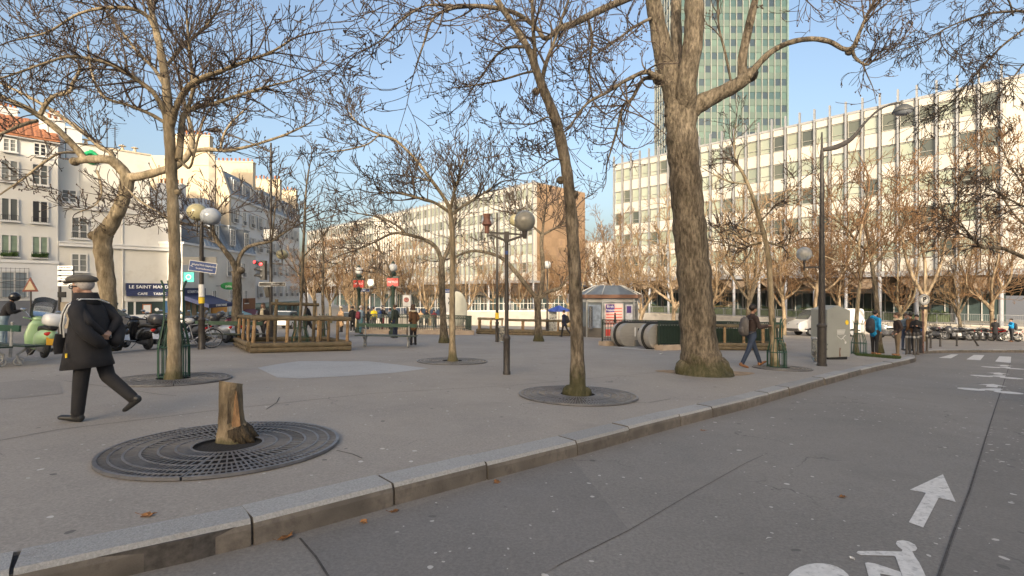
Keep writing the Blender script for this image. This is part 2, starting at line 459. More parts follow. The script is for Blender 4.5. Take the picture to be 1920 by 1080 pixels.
# kerb line of the square, from behind the camera round to the side street
KERB = [(-11.0, -5.6), (-6.2, -0.8), (-2.62, 2.47), (-1.91, 2.95), (-1.17, 3.66), (-0.42, 4.36), (0.63, 5.30), (2.38, 6.95), (4.11, 8.50), (7.0, 11.3), (10.19, 14.30), (13.87, 17.55), (15.2, 18.7), (16.4, 20.1), (17.3, 21.6), (18.6, 23.0), (20.5, 24.3), (23.0, 25.3), (27.0, 26.3), (33.0, 27.2), (42.0, 28.3), (60.0, 30.0)]
LEFTK = [(-13.3, -5.6), (-12.6, 6.0), (-11.9, 14.0), (-12.3, 21.5), (-11.0, 24.0), (-8.5, 27.0), (-9.0, 32.0), (-12.0, 60.0), (-14.0, 100.0)]
def resample(pl, step):
    out = [V((*pl[0], 0))]; acc = 0.0
    pts = [V((*p, 0)) for p in pl]
    for a, b in zip(pts, pts[1:]):
        d = (b - a).length; t = step - acc
        while t <= d:
            out.append(a + (b - a) * (t / d)); t += step
        acc = (acc + d) % step
    out.append(pts[-1])
    return out
def offs(pl, w):
    out = []
    for i, p in enumerate(pl):
        t = (pl[min(i + 1, len(pl) - 1)] - pl[max(i - 1, 0)]).normalized()
        out.append(p + V((-t.y, t.x, 0)) * w)
    return out
KW = 0.27
K1 = resample(KERB, 0.5)
K2 = offs(K1, KW + 0.012)
# pavement of the square (behind the kerb stones)
poly = [(p.x, p.y) for p in K2] + [(60, 110), (-14, 110)] + [p for p in reversed(LEFTK)]
pts = [V((x, y, G(x, y))) for x, y in poly]
mb = MB(); n = len(pts)
mb.add(pts + [p - V((0, 0, 0.3)) for p in pts], [tuple(range(n))] + [(i, n + i, n + (i + 1) % n, (i + 1) % n) for i in range(n)])
pav = mb.build('pavement', M_PAVE, fix=True)
tag(pav, 'worn grey-brown asphalt of the square with pale gum spots', None, None, 'structure')

# kerb: a dark bed with one stone after the other
mb = MB()
for a, b, c, d in zip(K1, K1[1:], K2[1:], K2):
    q = [V((p.x, p.y, G(p.x, p.y) - 0.02)) for p in (a, b, c, d)]
    mb.add([q[0].lerp(q[3], 0.06), q[1].lerp(q[2], 0.06), q[2], q[3]] + [q[0].lerp(q[3], 0.06) - V((0, 0, 0.3)), q[1].lerp(q[2], 0.06) - V((0, 0, 0.3))], [(0, 1, 2, 3), (4, 5, 1, 0)])
kerb = mb.build('kerb', M_JOINT)
tag(kerb, 'low granite kerb running along the edge of the square', None, None, 'structure')
def kerb_run(line, w, rng, parent, maxd):
    """stones of uneven length laid along a line"""
    tot = 0.0; L = [0.0]
    for a, b in zip(line, line[1:]): L.append(L[-1] + (b - a).length)
    def pt(s):
        for i in range(len(L) - 1):
            if s <= L[i + 1]: return line[i].lerp(line[i + 1], (s - L[i]) / max(1e-6, L[i + 1] - L[i]))
        return line[-1]
    s = 0.0
    while s < L[-1] - 0.3:
        ln = rng.choice((0.95, 1.02, 1.1, 1.25, 1.4)); e = min(s + ln, L[-1])
        a = pt(s + rng.uniform(0.004, 0.014)); b = pt(e - rng.uniform(0.004, 0.014))
        if a.length > maxd: break
        t = (b - a).normalized(); nrm = V((-t.y, t.x, 0))
        j = rng.uniform(-0.012, 0.012); hz = 0.004 + rng.uniform(-0.007, 0.009)
        m2 = MB()
        fr = lambda p, o, z: V((p.x, p.y, G(p.x, p.y) + z)) + nrm * o
        A = [fr(a, j + 0.012, hz - 0.03), fr(a, j + 0.03, hz), fr(a, w, hz), fr(a, w, -0.25), fr(a, j, -0.25), fr(a, j, hz - 0.06)]
        B = [fr(b, j + 0.012, hz - 0.03), fr(b, j + 0.03, hz), fr(b, w, hz), fr(b, w, -0.25), fr(b, j, -0.25), fr(b, j, hz - 0.06)]
        c = (a + b) / 2; c = V((c.x, c.y, G(c.x, c.y)))
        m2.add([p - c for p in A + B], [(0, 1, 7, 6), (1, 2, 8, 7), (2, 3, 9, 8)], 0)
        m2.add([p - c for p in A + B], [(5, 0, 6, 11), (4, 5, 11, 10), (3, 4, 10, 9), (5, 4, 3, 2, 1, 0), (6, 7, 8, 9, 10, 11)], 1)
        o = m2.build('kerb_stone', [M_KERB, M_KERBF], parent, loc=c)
        s = e
kerb_run(K1, KW, random.Random(5), kerb, 70)

# kerb along the street on the left, seen far off between the scooters
L1 = resample([LEFTK[i] for i in range(len(LEFTK))], 1.0)
L1i = offs(L1, -0.2)
mb = MB()
for a, b, c, d in zip(L1, L1[1:], L1i[1:], L1i):
    q = [V((p.x, p.y, G(p.x, p.y) + 0.006)) for p in (a, b, c, d)]
    mb.add(q + [q[0] - V((0, 0, 0.2)), q[1] - V((0, 0, 0.2))], [(0, 1, 2, 3), (4, 5, 1, 0)])
tag(mb.build('street_kerb', M_KERB), 'granite kerb where the square meets the street', None, None, 'structure')

# pavement on the far side of the road, just outside the picture
D1 = V((0.70, 0.714, 0)); R0 = V((3.55, 2.75, 0))
rk = [R0 - D1 * 12, R0, R0 + D1 * 6, R0 + D1 * 12]
mb = MB()
P = [(p.x, p.y) for p in rk] + [(30, 8), (30, -20), (0, -20)]
pts = [V((x, y, G(x, y) - 0.02)) for x, y in P]; n = len(pts)
mb.add(pts + [p - V((0, 0, 0.25)) for p in pts], [tuple(range(n))] + [(i, n + i, n + (i + 1) % n, (i + 1) % n) for i in range(n)])
tag(mb.build('side_pavement', M_PAVE), 'pavement across the road', None, None, 'structure')

def sheet(name, outline, m, h, parent=None, loc_off=0.0):
    p = [V((x, y, G(x, y) + loc_off + h)) for x, y in outline]
    mm = MB(); mm.add(p, [tuple(range(len(p)))])
    o = mm.build(name, m, parent, fix=False)
    if o.data.polygons[0].normal.z < 0:
        o.data.flip_normals()
    return o
def pxs(l, off=0.0):
    return [gp(a, b, off) for a, b in l]
# repairs in the asphalt
tag(sheet('asphalt_patch', pxs([(483, 690), (520, 683), (560, 677.5), (690, 677.5), (730, 682), (803, 691), (740, 699), (640, 706), (560, 710), (520, 708)]), M_PATCH, 0.004), 'pale blue-grey repair in the asphalt between bench and tree stump', None, None, 'structure')
M_SLAB = asphalt('slab_asphalt', (0.265, 0.24, 0.212), (0.28, 0.25, 0.22), 2.6, 0.8, 0.6)
tag(sheet('asphalt_patch', pxs([(-60, 722), (60, 712), (112, 716), (118, 738), (20, 748), (-60, 752)]), M_SLAB, 0.004), 'dark rectangular repair in the asphalt at the left edge', None, None, 'structure')
# seams in the asphalt
def seam(pxl, wd, off, name='seam', m=None):
    pl = [V((*gp(a, b, off), 0)) for a, b in pxl]
    o2 = offs(pl, wd); mm = MB()
    for a, b, c, d in zip(pl, pl[1:], o2[1:], o2):
        mm.add([V((p.x, p.y, G(p.x, p.y) + off + 0.0035)) for p in (a, b, c, d)], [(0, 1, 2, 3)])
    return tag(mm.build(name, m or M_JOINT, fix=True), 'dark hairline seam in the asphalt', None, None, 'structure')
seam([(-30, 832), (110, 806), (300, 783), (410, 769), (700, 738), (960, 723), (1250, 697)], 0.012, 0.0)
seam([(0, 722), (120, 714), (300, 740), (330, 742)], 0.012, 0.0)
seam([(500, 768), (520, 755), (525, 745)], 0.015, 0.0)
seam([(1110, 756), (1220, 755), (1258, 748)], 0.012, 0.0)
seam([(630, 845), (660, 852), (678, 860)], 0.012, 0.0)
seam([(560, 1010), (590, 1045), (612, 1080), (640, 1130)], 0.014, -0.16)
seam([(1045, 1062), (1180, 995), (1290, 930), (1400, 868), (1440, 850)], 0.005, -0.16)
seam([(1755, 1105), (1790, 1000), (1820, 920), (1850, 820), (1868, 762), (1882, 720), (1895, 680)], 0.014, -0.16)

# darker, gritty strip of asphalt along the far gutter, and two old trench repairs
M_GRIT = asphalt('gritty_asphalt', (0.178, 0.164, 0.148), (0.195, 0.177, 0.158), 4.0, 0.62, 0.9)
tag(sheet('gutter_strip', [gp(*q, -0.16) for q in ((1757, 1105), (1792, 1000), (1822, 920), (1852, 820), (1870, 762), (1884, 720), (1896, 681), (1920, 681), (1945, 760), (1985, 1000), (2000, 1110))], M_GRIT, 0.003, None, -0.16), 'darker gritty strip of asphalt at the right edge of the road', None, None, 'structure')
M_ROAD2 = asphalt('road_repair', (0.180, 0.168, 0.155), (0.20, 0.182, 0.165), 2.6, 0.6, 0.9)
tag(sheet('asphalt_patch', [gp(*q, -0.16) for q in ((612, 1082), (590, 1046), (562, 1012), (700, 975), (880, 915), (1070, 857), (1180, 995), (1045, 1062), (980, 1100))], M_ROAD2, 0.003, None, -0.16), 'slightly darker old repair in the road along the near kerb', None, None, 'structure')
# painted markings on the road
def paint(name, label, pxl, off=-0.16):
    return tag(sheet(name, pxs(pxl, off), M_PAINT, 0.004, None, off), label, 'road marking')
paint('road_arrow', 'large white arrow painted on the road at the lower right', [(1768, 890), (1706, 919), (1736, 925), (1704, 980), (1731, 990), (1760, 934), (1792, 942)])
bk = thing('bicycle_symbol', 'white cyclist pictogram painted on the road below the large arrow', 'road marking', gp(1600, 1075, -0.16), z=0)
bk.location = (0, 0, 0)
def z8(l): return [(1440 + a / 5.333, 980 + b / 5.333) for a, b in l]
sheet('rider', pxs(z8([(1278, 215), (1290, 188), (1345, 180), (1410, 193), (1470, 225), (1492, 262), (1475, 287), (1442, 290), (1470, 345), (1510, 400), (1550, 480), (1585, 560), (1620, 700), (1400, 720), (1330, 500), (1275, 345), (1255, 337), (930, 330), (883, 308), (900, 290), (1100, 288), (1338, 294), (1345, 276), (1300, 245)]), -0.16), M_PAINT, 0.004, bk, -0.16)
sheet('leg', pxs(z8([(970, 410), (1000, 403), (1070, 415), (1180, 450), (1325, 500), (1345, 560), (1120, 515), (1150, 640), (1080, 740), (1010, 560)]), -0.16), M_PAINT, 0.0045, bk, -0.16)
wheel = [(1535 + 62 * cos(q), 1096 + 39 * sin(q)) for q in [2 * pi * i / 26 for i in range(26)]]
sheet('wheel', pxs(wheel, -0.16), M_PAINT, 0.004, bk, -0.16)
wheel = [(1745 + 60 * cos(q), 1135 + 39 * sin(q)) for q in [2 * pi * i / 26 for i in range(26)]]
sheet('wheel', pxs(wheel, -0.16), M_PAINT, 0.004, bk, -0.16)
def lane_symbol(px, py, label):
    """a small cyclist and arrow, set along the lane"""
    c = V((*gp(px, py, -0.16), 0)); d = V((0.72, 0.69, 0)); s = V((d.y, -d.x, 0))
    P = lambda a, b: ((c + d * a * 0.8 + s * b * 0.8).x, (c + d * a * 0.8 + s * b * 0.8).y)
    r = thing('bicycle_symbol', label, 'road marking', (0, 0), z=0); r.location = (0, 0, 0)
    for k in (-0.38, 0.38):
        sheet('wheel', [P(0.3 * sin(q), k + 0.3 * cos(q)) for q in [2 * pi * i / 16 for i in range(16)]], M_PAINT, 0.004, r, -0.16)
    sheet('rider', [P(0.1, -0.3), (P(0.45, -0.15)), P(0.85, 0.05), P(0.95, 0.2), P(0.8, 0.25), P(0.5, 0.2), P(0.15, 0.25)], M_PAINT, 0.0045, r, -0.16)
    sheet('arrow', [P(2.3, 0), P(1.7, -0.32), P(1.7, -0.12), P(1.2, -0.12), P(1.2, 0.12), P(1.7, 0.12), P(1.7, 0.32)], M_PAINT, 0.004, r, -0.16)
lane_symbol(1855, 733, 'nearest of the small white cyclist signs far along the road')
lane_symbol(1868, 707, 'middle one of the small white cyclist signs far along the road')
lane_symbol(1880, 690, 'farthest of the small white cyclist signs, below the zebra crossing')
for lab, q in (('left white bar of the zebra crossing at the bend', [(1760, 671), (1784, 664.5), (1797, 664.5), (1783, 672)]), ('middle white bar of the zebra crossing at the bend', [(1812, 674), (1826, 665.5), (1846, 666), (1838, 675.5)]), ('right white bar of the zebra crossing, at the edge of the picture', [(1866, 678), (1874, 668), (1896, 669), (1895, 680.5)])):
    paint('crossing_bar', lab, q)['group'] = 'zebra crossing bars'

# grass strips at the foot of things
def tuft_strip(label, pxl, n, h=0.05):
    rng = random.Random(len(label)); mm = MB()
    quad = [V((*gp(a, b), 0)) for a, b in pxl]
    for i in range(n):
        a, b = rng.random(), rng.random()
        p = quad[0].lerp(quad[1], a).lerp(quad[3].lerp(quad[2], a), b)
        p = V((p.x, p.y, G(p.x, p.y) + 0.002)); q = rng.uniform(0, 2 * pi); d = V((cos(q), sin(q), 0)) * 0.012
        tip = p + V((rng.uniform(-.03, .03), rng.uniform(-.03, .03), h * rng.uniform(0.5, 1.2)))
        mm.add([p - d, p + d, tip], [(0, 1, 2)])
    tag(mm.build('grass', M_GRASS, fix=False), label, 'grass', None, 'stuff')
tuft_strip('strip of grass beside the grey cabinet and the kerb', [(1600, 663), (1690, 670), (1688, 674), (1606, 667)], 2600, 0.07)

# cast iron grates round the trees
def arc_bar(mm, r0, r1, a0, a1, z0, z1, n):
    v = []; f = []
    for i in range(n + 1):
        q = a0 + (a1 - a0) * i / n; c, s = cos(q), sin(q)
        v += [(r0 * c, r0 * s, z0), (r1 * c, r1 * s, z0), (r1 * c, r1 * s, z1), (r0 * c, r0 * s, z1)]
    for i in range(n):
        b = i * 4
        for j in range(4):
            k = (j + 1) % 4
            f.append((b + j, b + k, b + 4 + k, b + 4 + j))
    f += [(0, 1, 2, 3), (n * 4 + 3, n * 4 + 2, n * 4 + 1, n * 4)]
    mm.add(v, f)
_m = MB()
RR = [0.30, 0.42, 0.55, 0.68, 0.80, 0.90, 0.985]
for r in RR[:-1]:
    arc_bar(_m, r - 0.009, r + 0.009, 0.012, pi / 2 - 0.012, 0.018, 0.026, 14)
arc_bar(_m, 0.97, 1.0, 0.008, pi / 2 - 0.008, 0.0, 0.026, 22)
for i in range(17):
    q = 0.012 + (pi / 2 - 0.024) * i / 16
    _m.bar((0.30 * cos(q), 0.30 * sin(q), 0.020), (0.975 * cos(q), 0.975 * sin(q), 0.020), 0.013, 0.009)
for i in range(16):
    q = 0.012 + (pi / 2 - 0.024) * (i + 0.5) / 16
    _m.bar((0.68 * cos(q), 0.68 * sin(q), 0.0195), (0.975 * cos(q), 0.975 * sin(q), 0.0195), 0.011, 0.008)
GRATE_ME = _m.mesh('grate_panel', M_IRON)
def grate(px, py, R, label, rz=0.2):
    x, y = gp(px, py)
    r = thing('tree_grate', label, 'tree grate', (x, y), rz, 'round cast iron tree grates', tilt=True)
    for k in range(4):
        o = link('grate_panel', GRATE_ME, r, (0, 0, 0.008), k * pi / 2); o.scale = (R, R, 1)
    mm = MB(); mm.lathe([(0.985 * R, 0.0), (0.985 * R, 0.004), (0.0, 0.004)], 40); mm.build('shaded_soil_pit', M_DARKPIT, r)  # flat disc, not dug out; its dark colour gives the pit's depth
    return r
G1 = grate(428, 838, 1.03, 'large round iron grate around the sawn tree stump')
G2 = grate(1083, 742, 1.0, 'round iron grate at the foot of the leaning tree near the kerb', 0.9)
G3 = grate(848, 678, 0.99, 'round iron grate under the slender straight tree by the bench', 0.4)
G4 = grate(325, 712, 0.98, 'round iron grate under the green tree guard behind the walking man', 0.6)
G5 = grate(1466, 691, 0.75, 'small iron grate under the thin tree with a green guard at the right', 0.3)

# square of bare soil round the thick tree
x, y = gp(1325, 699)
sp = [(x + 1.2 * cos(q) * (1 + 0.12 * sin(3 * q)), y + 0.6 * sin(q)) for q in [2 * pi * i / 24 for i in range(24)]]
tag(sheet('bare_soil', sp, mat('sandy_soil', (0.30, 0.21, 0.13), 0.95, 0.3, 6, 0.5, 60), 0.005), 'ring of sandy soil at the foot of the thick tree', None, None, 'structure')

# litter: dead leaves in the gutter and paper scraps
M_LEAF = mat('dead_leaf', (0.23, 0.105, 0.035), 0.8, 0.4, 30, rnd=0.35)
M_PAPER = mat('paper_scrap', (0.62, 0.60, 0.57), 0.8, 0.15, 20)
def leaf(px, py, off, size, label, m, rz):
    x, y = gp(px, py, off)
    mm = MB(); rng = random.Random(int(px)); n = 11
    ring = [V((cos(2 * pi * i / n) * size * (0.6 + 0.5 * (i % 2)) , sin(2 * pi * i / n) * size * 0.6 * (0.7 + 0.4 * (i % 2)), rng.uniform(0.0, 0.45) * size + 0.004)) for i in range(n)]
    mm.add(ring + [V((0, 0, 0.006)), V((-size * 1.6, 0, size * 0.5)), V((-size * 1.6, 0.003, size * 0.5 + 0.004))], [(i, (i + 1) % n, n) for i in range(n)] + [(5, n + 1, n + 2)])
    o = mm.build('fallen_leaf' if m is M_LEAF else 'paper_scrap', m, None, loc=(x, y, G(x, y) + off), rz=rz)
    so = o.modifiers.new('s', 'SOLIDIFY'); so.thickness = 0.002
    tag(o, label, 'leaf' if m is M_LEAF else 'litter')
leaf(537, 1010, -0.16, 0.055, 'brown leaf standing against the kerb at the lower left', M_LEAF, 0.8)
leaf(682, 980, -0.16, 0.045, 'brown leaf in the gutter right of the kerb joint', M_LEAF, 2.0)
leaf(740, 960, -0.16, 0.04, 'small pale brown leaf in the gutter, second from the middle', M_LEAF, 0.3)
leaf(932, 905, -0.16, 0.05, 'dry leaf in the gutter near the middle of the kerb', M_LEAF, 1.2)
leaf(1318, 808, -0.16, 0.035, 'little leaf on the road far along the kerb', M_LEAF, 2.4)
leaf(278, 968, 0, 0.05, 'dark twisted leaf on the pavement by the near kerb', M_LEAF, 0.1)
leaf(1580, 933, -0.16, 0.04, 'small brown leaf lying in the middle of the road', M_LEAF, 0.4)
leaf(1240, 664, 0, 0.10, 'white paper on the ground before the stone plinth of the stairs', M_PAPER, 0.5)
leaf(1530, 682, 0, 0.07, 'white scrap of paper on the ground beside the litter bag', M_PAPER, 1.5)
leaf(1597, 1048, -0.16, 0.02, 'tiny pale pebble of litter on the near road', M_PAPER, 1.5)
# ================================================================== buildings
M_PANEL = mat('cream_panel', (0.48, 0.465, 0.425), 0.55, 0.05, 0.6, rnd=0.05, dirt=((0.45, 0.40, 0.32), 1.2, 0.62, 0.3))
M_FIN = mat('grey_metal_fin', (0.29, 0.30, 0.315), 0.45, 0.1, 2, metal=0.3)
M_FASCIA = mat('grey_fascia', (0.27, 0.275, 0.29), 0.55, 0.12, 1)
M_SOFFIT = mat('brown_soffit', (0.24, 0.155, 0.10), 0.8, 0.18, 0.8)
M_CONC = mat('concrete_haunch', (0.25, 0.19, 0.14), 0.85, 0.15, 1.2, 0.1, 20)
M_CORE = mat('dark_interior', (0.05, 0.052, 0.05), 0.6)
M_WIN = randmat('office_window', [(0.33, 0.37, 0.31), (0.30, 0.34, 0.28), (0.21, 0.24, 0.20), (0.36, 0.39, 0.33), (0.10, 0.11, 0.09), (0.28, 0.31, 0.26), (0.07, 0.08, 0.07), (0.26, 0.28, 0.22), (0.34, 0.37, 0.32)], 0.08, 0.6)
M_WFRAME = mat('window_frame_grey', (0.30, 0.30, 0.28), 0.5, 0.1, 3)
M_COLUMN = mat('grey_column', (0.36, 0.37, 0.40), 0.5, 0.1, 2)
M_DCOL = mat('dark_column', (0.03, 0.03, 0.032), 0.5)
M_GLASSD = mat('dark_glass', (0.035, 0.05, 0.048), 0.06, 0.2, 0.5, spec=0.7)
M_GLASSB = mat('lobby_glass', (0.07, 0.10, 0.10), 0.08, 0.3, 0.6, spec=0.7)
M_WHITE = mat('white_paint', (0.66, 0.65, 0.62), 0.55, 0.06, 2)
M_HEDGE = mat('hedge_leaf', (0.06, 0.085, 0.03), 0.7, 0.5, 5)

def frame_thing(name, label, cat, origin, ang, z=0.0, group=None):
    return thing(name, label, cat, origin, ang, group, z=z)

def office_bar(name, label, P0, d, nb, pitch, z0, z1, zbase, nobj, end_mat, colstep=2, haunch=True, lobby=-9.0, depth=15.0, topz=1.2):
    """slab on stilts: local x runs along the front, the front looks to +y, the block lies at y < 0"""
    ang = atan2(d[1], d[0])
    r = frame_thing(name, label, 'building', P0, ang)
    Lx = nb * pitch
    m = MB(); m.bb(-0.0, Lx, -depth, -0.32, z0 + 0.9, z1 - 0.1); m.build('core_wall', M_CORE, r)
    m = MB(); m.bb(-0.25, Lx + 0.1, -depth, 0.02, z1 - 0.25, z1); m.build('roof_edge', M_FASCIA, r)
    m = MB(); m.bb(-0.2, Lx, -depth, 0.06, z0, z0 + 0.55); m.build('fascia', M_FASCIA, r)
    m = MB(); m.bb(-0.15, Lx, -depth, -0.5, z0 - 0.06, z0 + 0.01); m.build('soffit', M_SOFFIT, r)
    m = MB(); m.bb(-0.22, -0.02, -depth + 0.02, -0.02, z0 + 0.56, z1 - 0.26); ew = m.build('end_wall', end_mat, r)
    fh = 3.4 * (z1 - z0) / 18.4; wh = 1.8 * (z1 - z0) / 18.4; zb = z0 + 1.95 * (z1 - z0) / 18.4
    pw = pitch - 0.30
    sp_h = fh - wh - 0.12
    def panel_mesh(h):
        q = MB(); q.bb(-pw / 2, pw / 2, -0.3, -0.04, 0, h); return q.mesh('spandrel_panel', M_PANEL)
    def win_mesh():
        q = MB(); q.cur = 1
        for a, b, c, e in ((-pw / 2, -pw / 2 + 0.06, 0, wh), (pw / 2 - 0.06, pw / 2, 0, wh), (-pw / 2 + 0.06, pw / 2 - 0.06, 0, 0.07), (-pw / 2 + 0.06, pw / 2 - 0.06, wh - 0.06, wh), (-pw / 2 + 0.06, pw / 2 - 0.06, wh * 0.30, wh * 0.30 + 0.05)):
            q.bb(a, b, -0.26, -0.10, c, e)
        q.cur = 0
        q.bb(-pw / 2 + 0.06, pw / 2 - 0.06, -0.24, -0.19, 0.07, wh - 0.06)
        return q.mesh('window', [M_WIN, M_WFRAME])
    lowh = zb - (z0 + 0.56) - 0.06
    me_p = panel_mesh(sp_h); me_w = win_mesh(); me_t = panel_mesh(z1 - 0.27 - (zb + 4 * fh + wh + 0.06)); me_l = panel_mesh(lowh)
    q = MB(); q.bb(-0.08, 0.08, -0.12, 0.26, z0 + 0.1, z1 + topz); me_f = q.mesh('fin', M_FIN)
    rest_p, rest_w, rest_f = MB(), MB(), MB()
    for b in range(nb + 1):
        if b < nobj or b == nb: link('fin', me_f, r, (b * pitch, 0, 0))
        else: rest_f.bb(b * pitch - 0.055, b * pitch + 0.055, -0.12, 0.24, z0 + 0.1, z1 + topz)
    for b in range(nb):
        x = (b + 0.5) * pitch
        for k in range(5):
            z = zb + k * fh
            if b < nobj:
                link('window', me_w, r, (x, 0, z))
                if k < 4: link('spandrel_panel', me_p, r, (x, 0, z + wh + 0.06))
            else:
                rest_w.bb(x - pw / 2, x + pw / 2, -0.26, -0.19, z, z + wh)
                if k < 4: rest_p.bb(x - pw / 2, x + pw / 2, -0.3, -0.04, z + wh + 0.06, z + wh + 0.06 + sp_h)
        if b < nobj:
            link('spandrel_panel', me_l, r, (x, 0, z0 + 0.57)); link('spandrel_panel', me_t, r, (x, 0, zb + 4 * fh + wh + 0.06))
        else:
            rest_p.bb(x - pw / 2, x + pw / 2, -0.3, -0.04, z0 + 0.57, z0 + 0.57 + lowh)
            rest_p.bb(x - pw / 2, x + pw / 2, -0.3, -0.04, zb + 4 * fh + wh + 0.06, z1 - 0.27)
    if nobj < nb:
        tag(rest_p.build('far_panels', M_PANEL, r), None, None, None, 'stuff')
        tag(rest_w.build('far_windows', mat('far_window', (0.17, 0.18, 0.15), 0.15, 0.5, 0.35), r), None, None, None, 'stuff')
        tag(rest_f.build('far_fins', M_FIN, r), None, None, None, 'stuff')
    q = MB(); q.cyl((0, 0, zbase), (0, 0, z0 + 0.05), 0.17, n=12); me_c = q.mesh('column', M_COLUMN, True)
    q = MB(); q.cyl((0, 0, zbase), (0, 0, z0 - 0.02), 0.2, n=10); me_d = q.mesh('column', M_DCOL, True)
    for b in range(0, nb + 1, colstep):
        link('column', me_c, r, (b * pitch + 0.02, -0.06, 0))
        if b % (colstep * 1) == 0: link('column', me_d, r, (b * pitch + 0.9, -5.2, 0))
    if haunch:
        q = MB(); q.prism([(-2.0, -0.6, -0.03), (2.0, -0.6, -0.03), (1.3, -0.6, -0.7), (0.45, -0.6, -1.25), (-0.45, -0.6, -1.25), (-1.3, -0.6, -0.7)], (0, -8.0, 0)); me_h = q.mesh('haunch', M_CONC)
        for b in range(1, nb, 3): link('haunch', me_h, r, (b * pitch, 0, z0 - 0.03))
    # the recessed ground floor
    yb = lobby; hh = z0 - zbase
    m = MB(); m.bb(0, Lx, yb - 0.5, yb - 0.2, zbase, z0 - 0.06); m.build('lobby_wall', M_GLASSB, r)
    m = MB(); m.bb(0, Lx, yb - 0.22, yb - 0.06, zbase + hh * 0.62, z0 - 0.1); m.build('lobby_band', M_WHITE, r)
    q = MB(); q.bb(-0.04, 0.04, yb - 0.2, yb - 0.06, zbase, zbase + hh * 0.62); me_m = q.mesh('mullion', M_WHITE)
    rng = random.Random(3)
    for i in range(int(Lx / 1.1)):
        if i < 60: link('mullion', me_m, r, (0.5 + i * 1.1 + rng.choice((0, 0, 0.25)), 0, 0))
    return r

# the long slab on the right
BR = office_bar('office_slab', 'long white office slab on stilts with grey vertical fins at the right', (45.9, 46.5), (-0.687, 0.727), 28, 1.55, 2.9, 21.3, -1.9, 28, M_PANEL)
# end wall panels of the near end
q = MB(); q.bb(0, 0.05, -1.9, -0.05, 0, 3.3); me_e = q.mesh('end_panel', M_PANEL)
for i in range(7):
    for k in range(5):
        link('end_panel', me_e, BR, (-0.27, -0.3 - i * 2.0, 3.55 + k * 3.4))
m = MB(); m.bb(-4.2, -0.24, -0.5, -0.03, 3.46, 21.04); m.build('blank_wall', M_PANEL, BR)
m = MB(); m.bb(-4.2, -0.2, -14, 0.05, 21.05, 21.3); m.bb(-4.2, -0.2, -14, 0.05, 2.9, 3.45); m.build('wall_edge', M_FASCIA, BR)
# stairs under the near end
st = thing('outdoor_stairs', 'dark steel stairs rising under the near end of the white slab', 'stairs', (44.6, 55.0), atan2(0.727, -0.687), z=-1.9)
for k in range(14):
    m = MB(); m.box((0, -k * 0.28, 0.3 + k * 0.33), (2.4, 0.32, 0.05)); m.build('step', M_FIN, st)
for s in (-1.25, 1.25):
    m = MB(); m.bar((s, 0.2, 0.2), (s, -3.9, 4.7), 0.12, 0.45); m.build('stringer', mat('stair_brown', (0.06, 0.045, 0.04), 0.6), st)
# the long slab in the middle of the picture
M_MURAL = mat('brown_mural', (0.29, 0.20, 0.125), 0.7, 0.10, 0.35, dirt=((0.20, 0.12, 0.09), 0.5, 0.55, 0.8), stretch=(1, 1, 0.7))
BM = office_bar('office_slab', 'long distant white slab with a brown painted end wall in the middle', (3.9, 91.0), (-0.689, 0.725), 68, 1.56, 2.9, 21.45, -3.4, 26, M_MURAL, 4, False, topz=0.3)
# panels of the mural, set a little proud, and its faint darker shapes
q = MB(); q.bb(0, 0.04, -1.98, 0.0, 0, 1.62); me_e = q.mesh('mural_panel', mat('mural_panel', (0.295, 0.20, 0.125), 0.7, 0.16, 0.4, rnd=0.16, dirt=((0.17, 0.12, 0.10), 0.3, 0.52, 0.8)))
for i in range(7):
    for k in range(11):
        link('mural_panel', me_e, BM, (-0.27, -0.75 - i * 2.0, 3.3 + k * 1.64))
m = MB(); m.bb(-0.24, -0.06, -0.72, 0.0, 3.3, 21.3); m.build('corner_pier', M_PANEL, BM)
# darker link block standing out from it
def fin_block(name, label, P0, ang, L, depth, z0, z1, zb, nb, col):
    r = frame_thing(name, label, 'building', P0, ang)
    m = MB(); m.bb(0, L, 0.3, depth, z0, z1); m.build('wall', col, r)
    m = MB(); m.bb(0, L, 0.02, depth, z1, z1 + 0.35); m.build('roof_edge', M_FASCIA, r)
    m = MB(); m.bb(0, L, 0.0, depth, z0 - 0.4, z0); m.build('fascia', M_FASCIA, r)
    q = MB(); q.bb(-0.06, 0.06, 0, 0.28, z0, z1); mf = q.mesh('fin', M_WHITE)
    q = MB(); q.bb(-0.09, 0.09, 0.5, 0.68, zb, z0 - 0.4); mc = q.mesh('column', M_COLUMN)
    for i in range(nb + 1):
        link('fin', mf, r, (L * i / nb, 0, 0))
        if i % 3 == 0: link('column', mc, r, (L * i / nb, 0, 0))
    return r
fin_block('office_block', 'narrow dark glass block with pale fins beside the distant slab', (-34.5, 124.0), 0.05, 9.5, 20.0, 2.6, 20.2, -4.8, 16, mat('smoked_glass', (0.10, 0.09, 0.085), 0.2, 0.3, 0.4))
m_ = fin_block('office_block', 'far pale block behind the kiosk, between the two slabs', (18.5, 128.0), 0.0, 18.0, 12.0, 3.0, 14.0, -4.8, 18, M_PANEL)

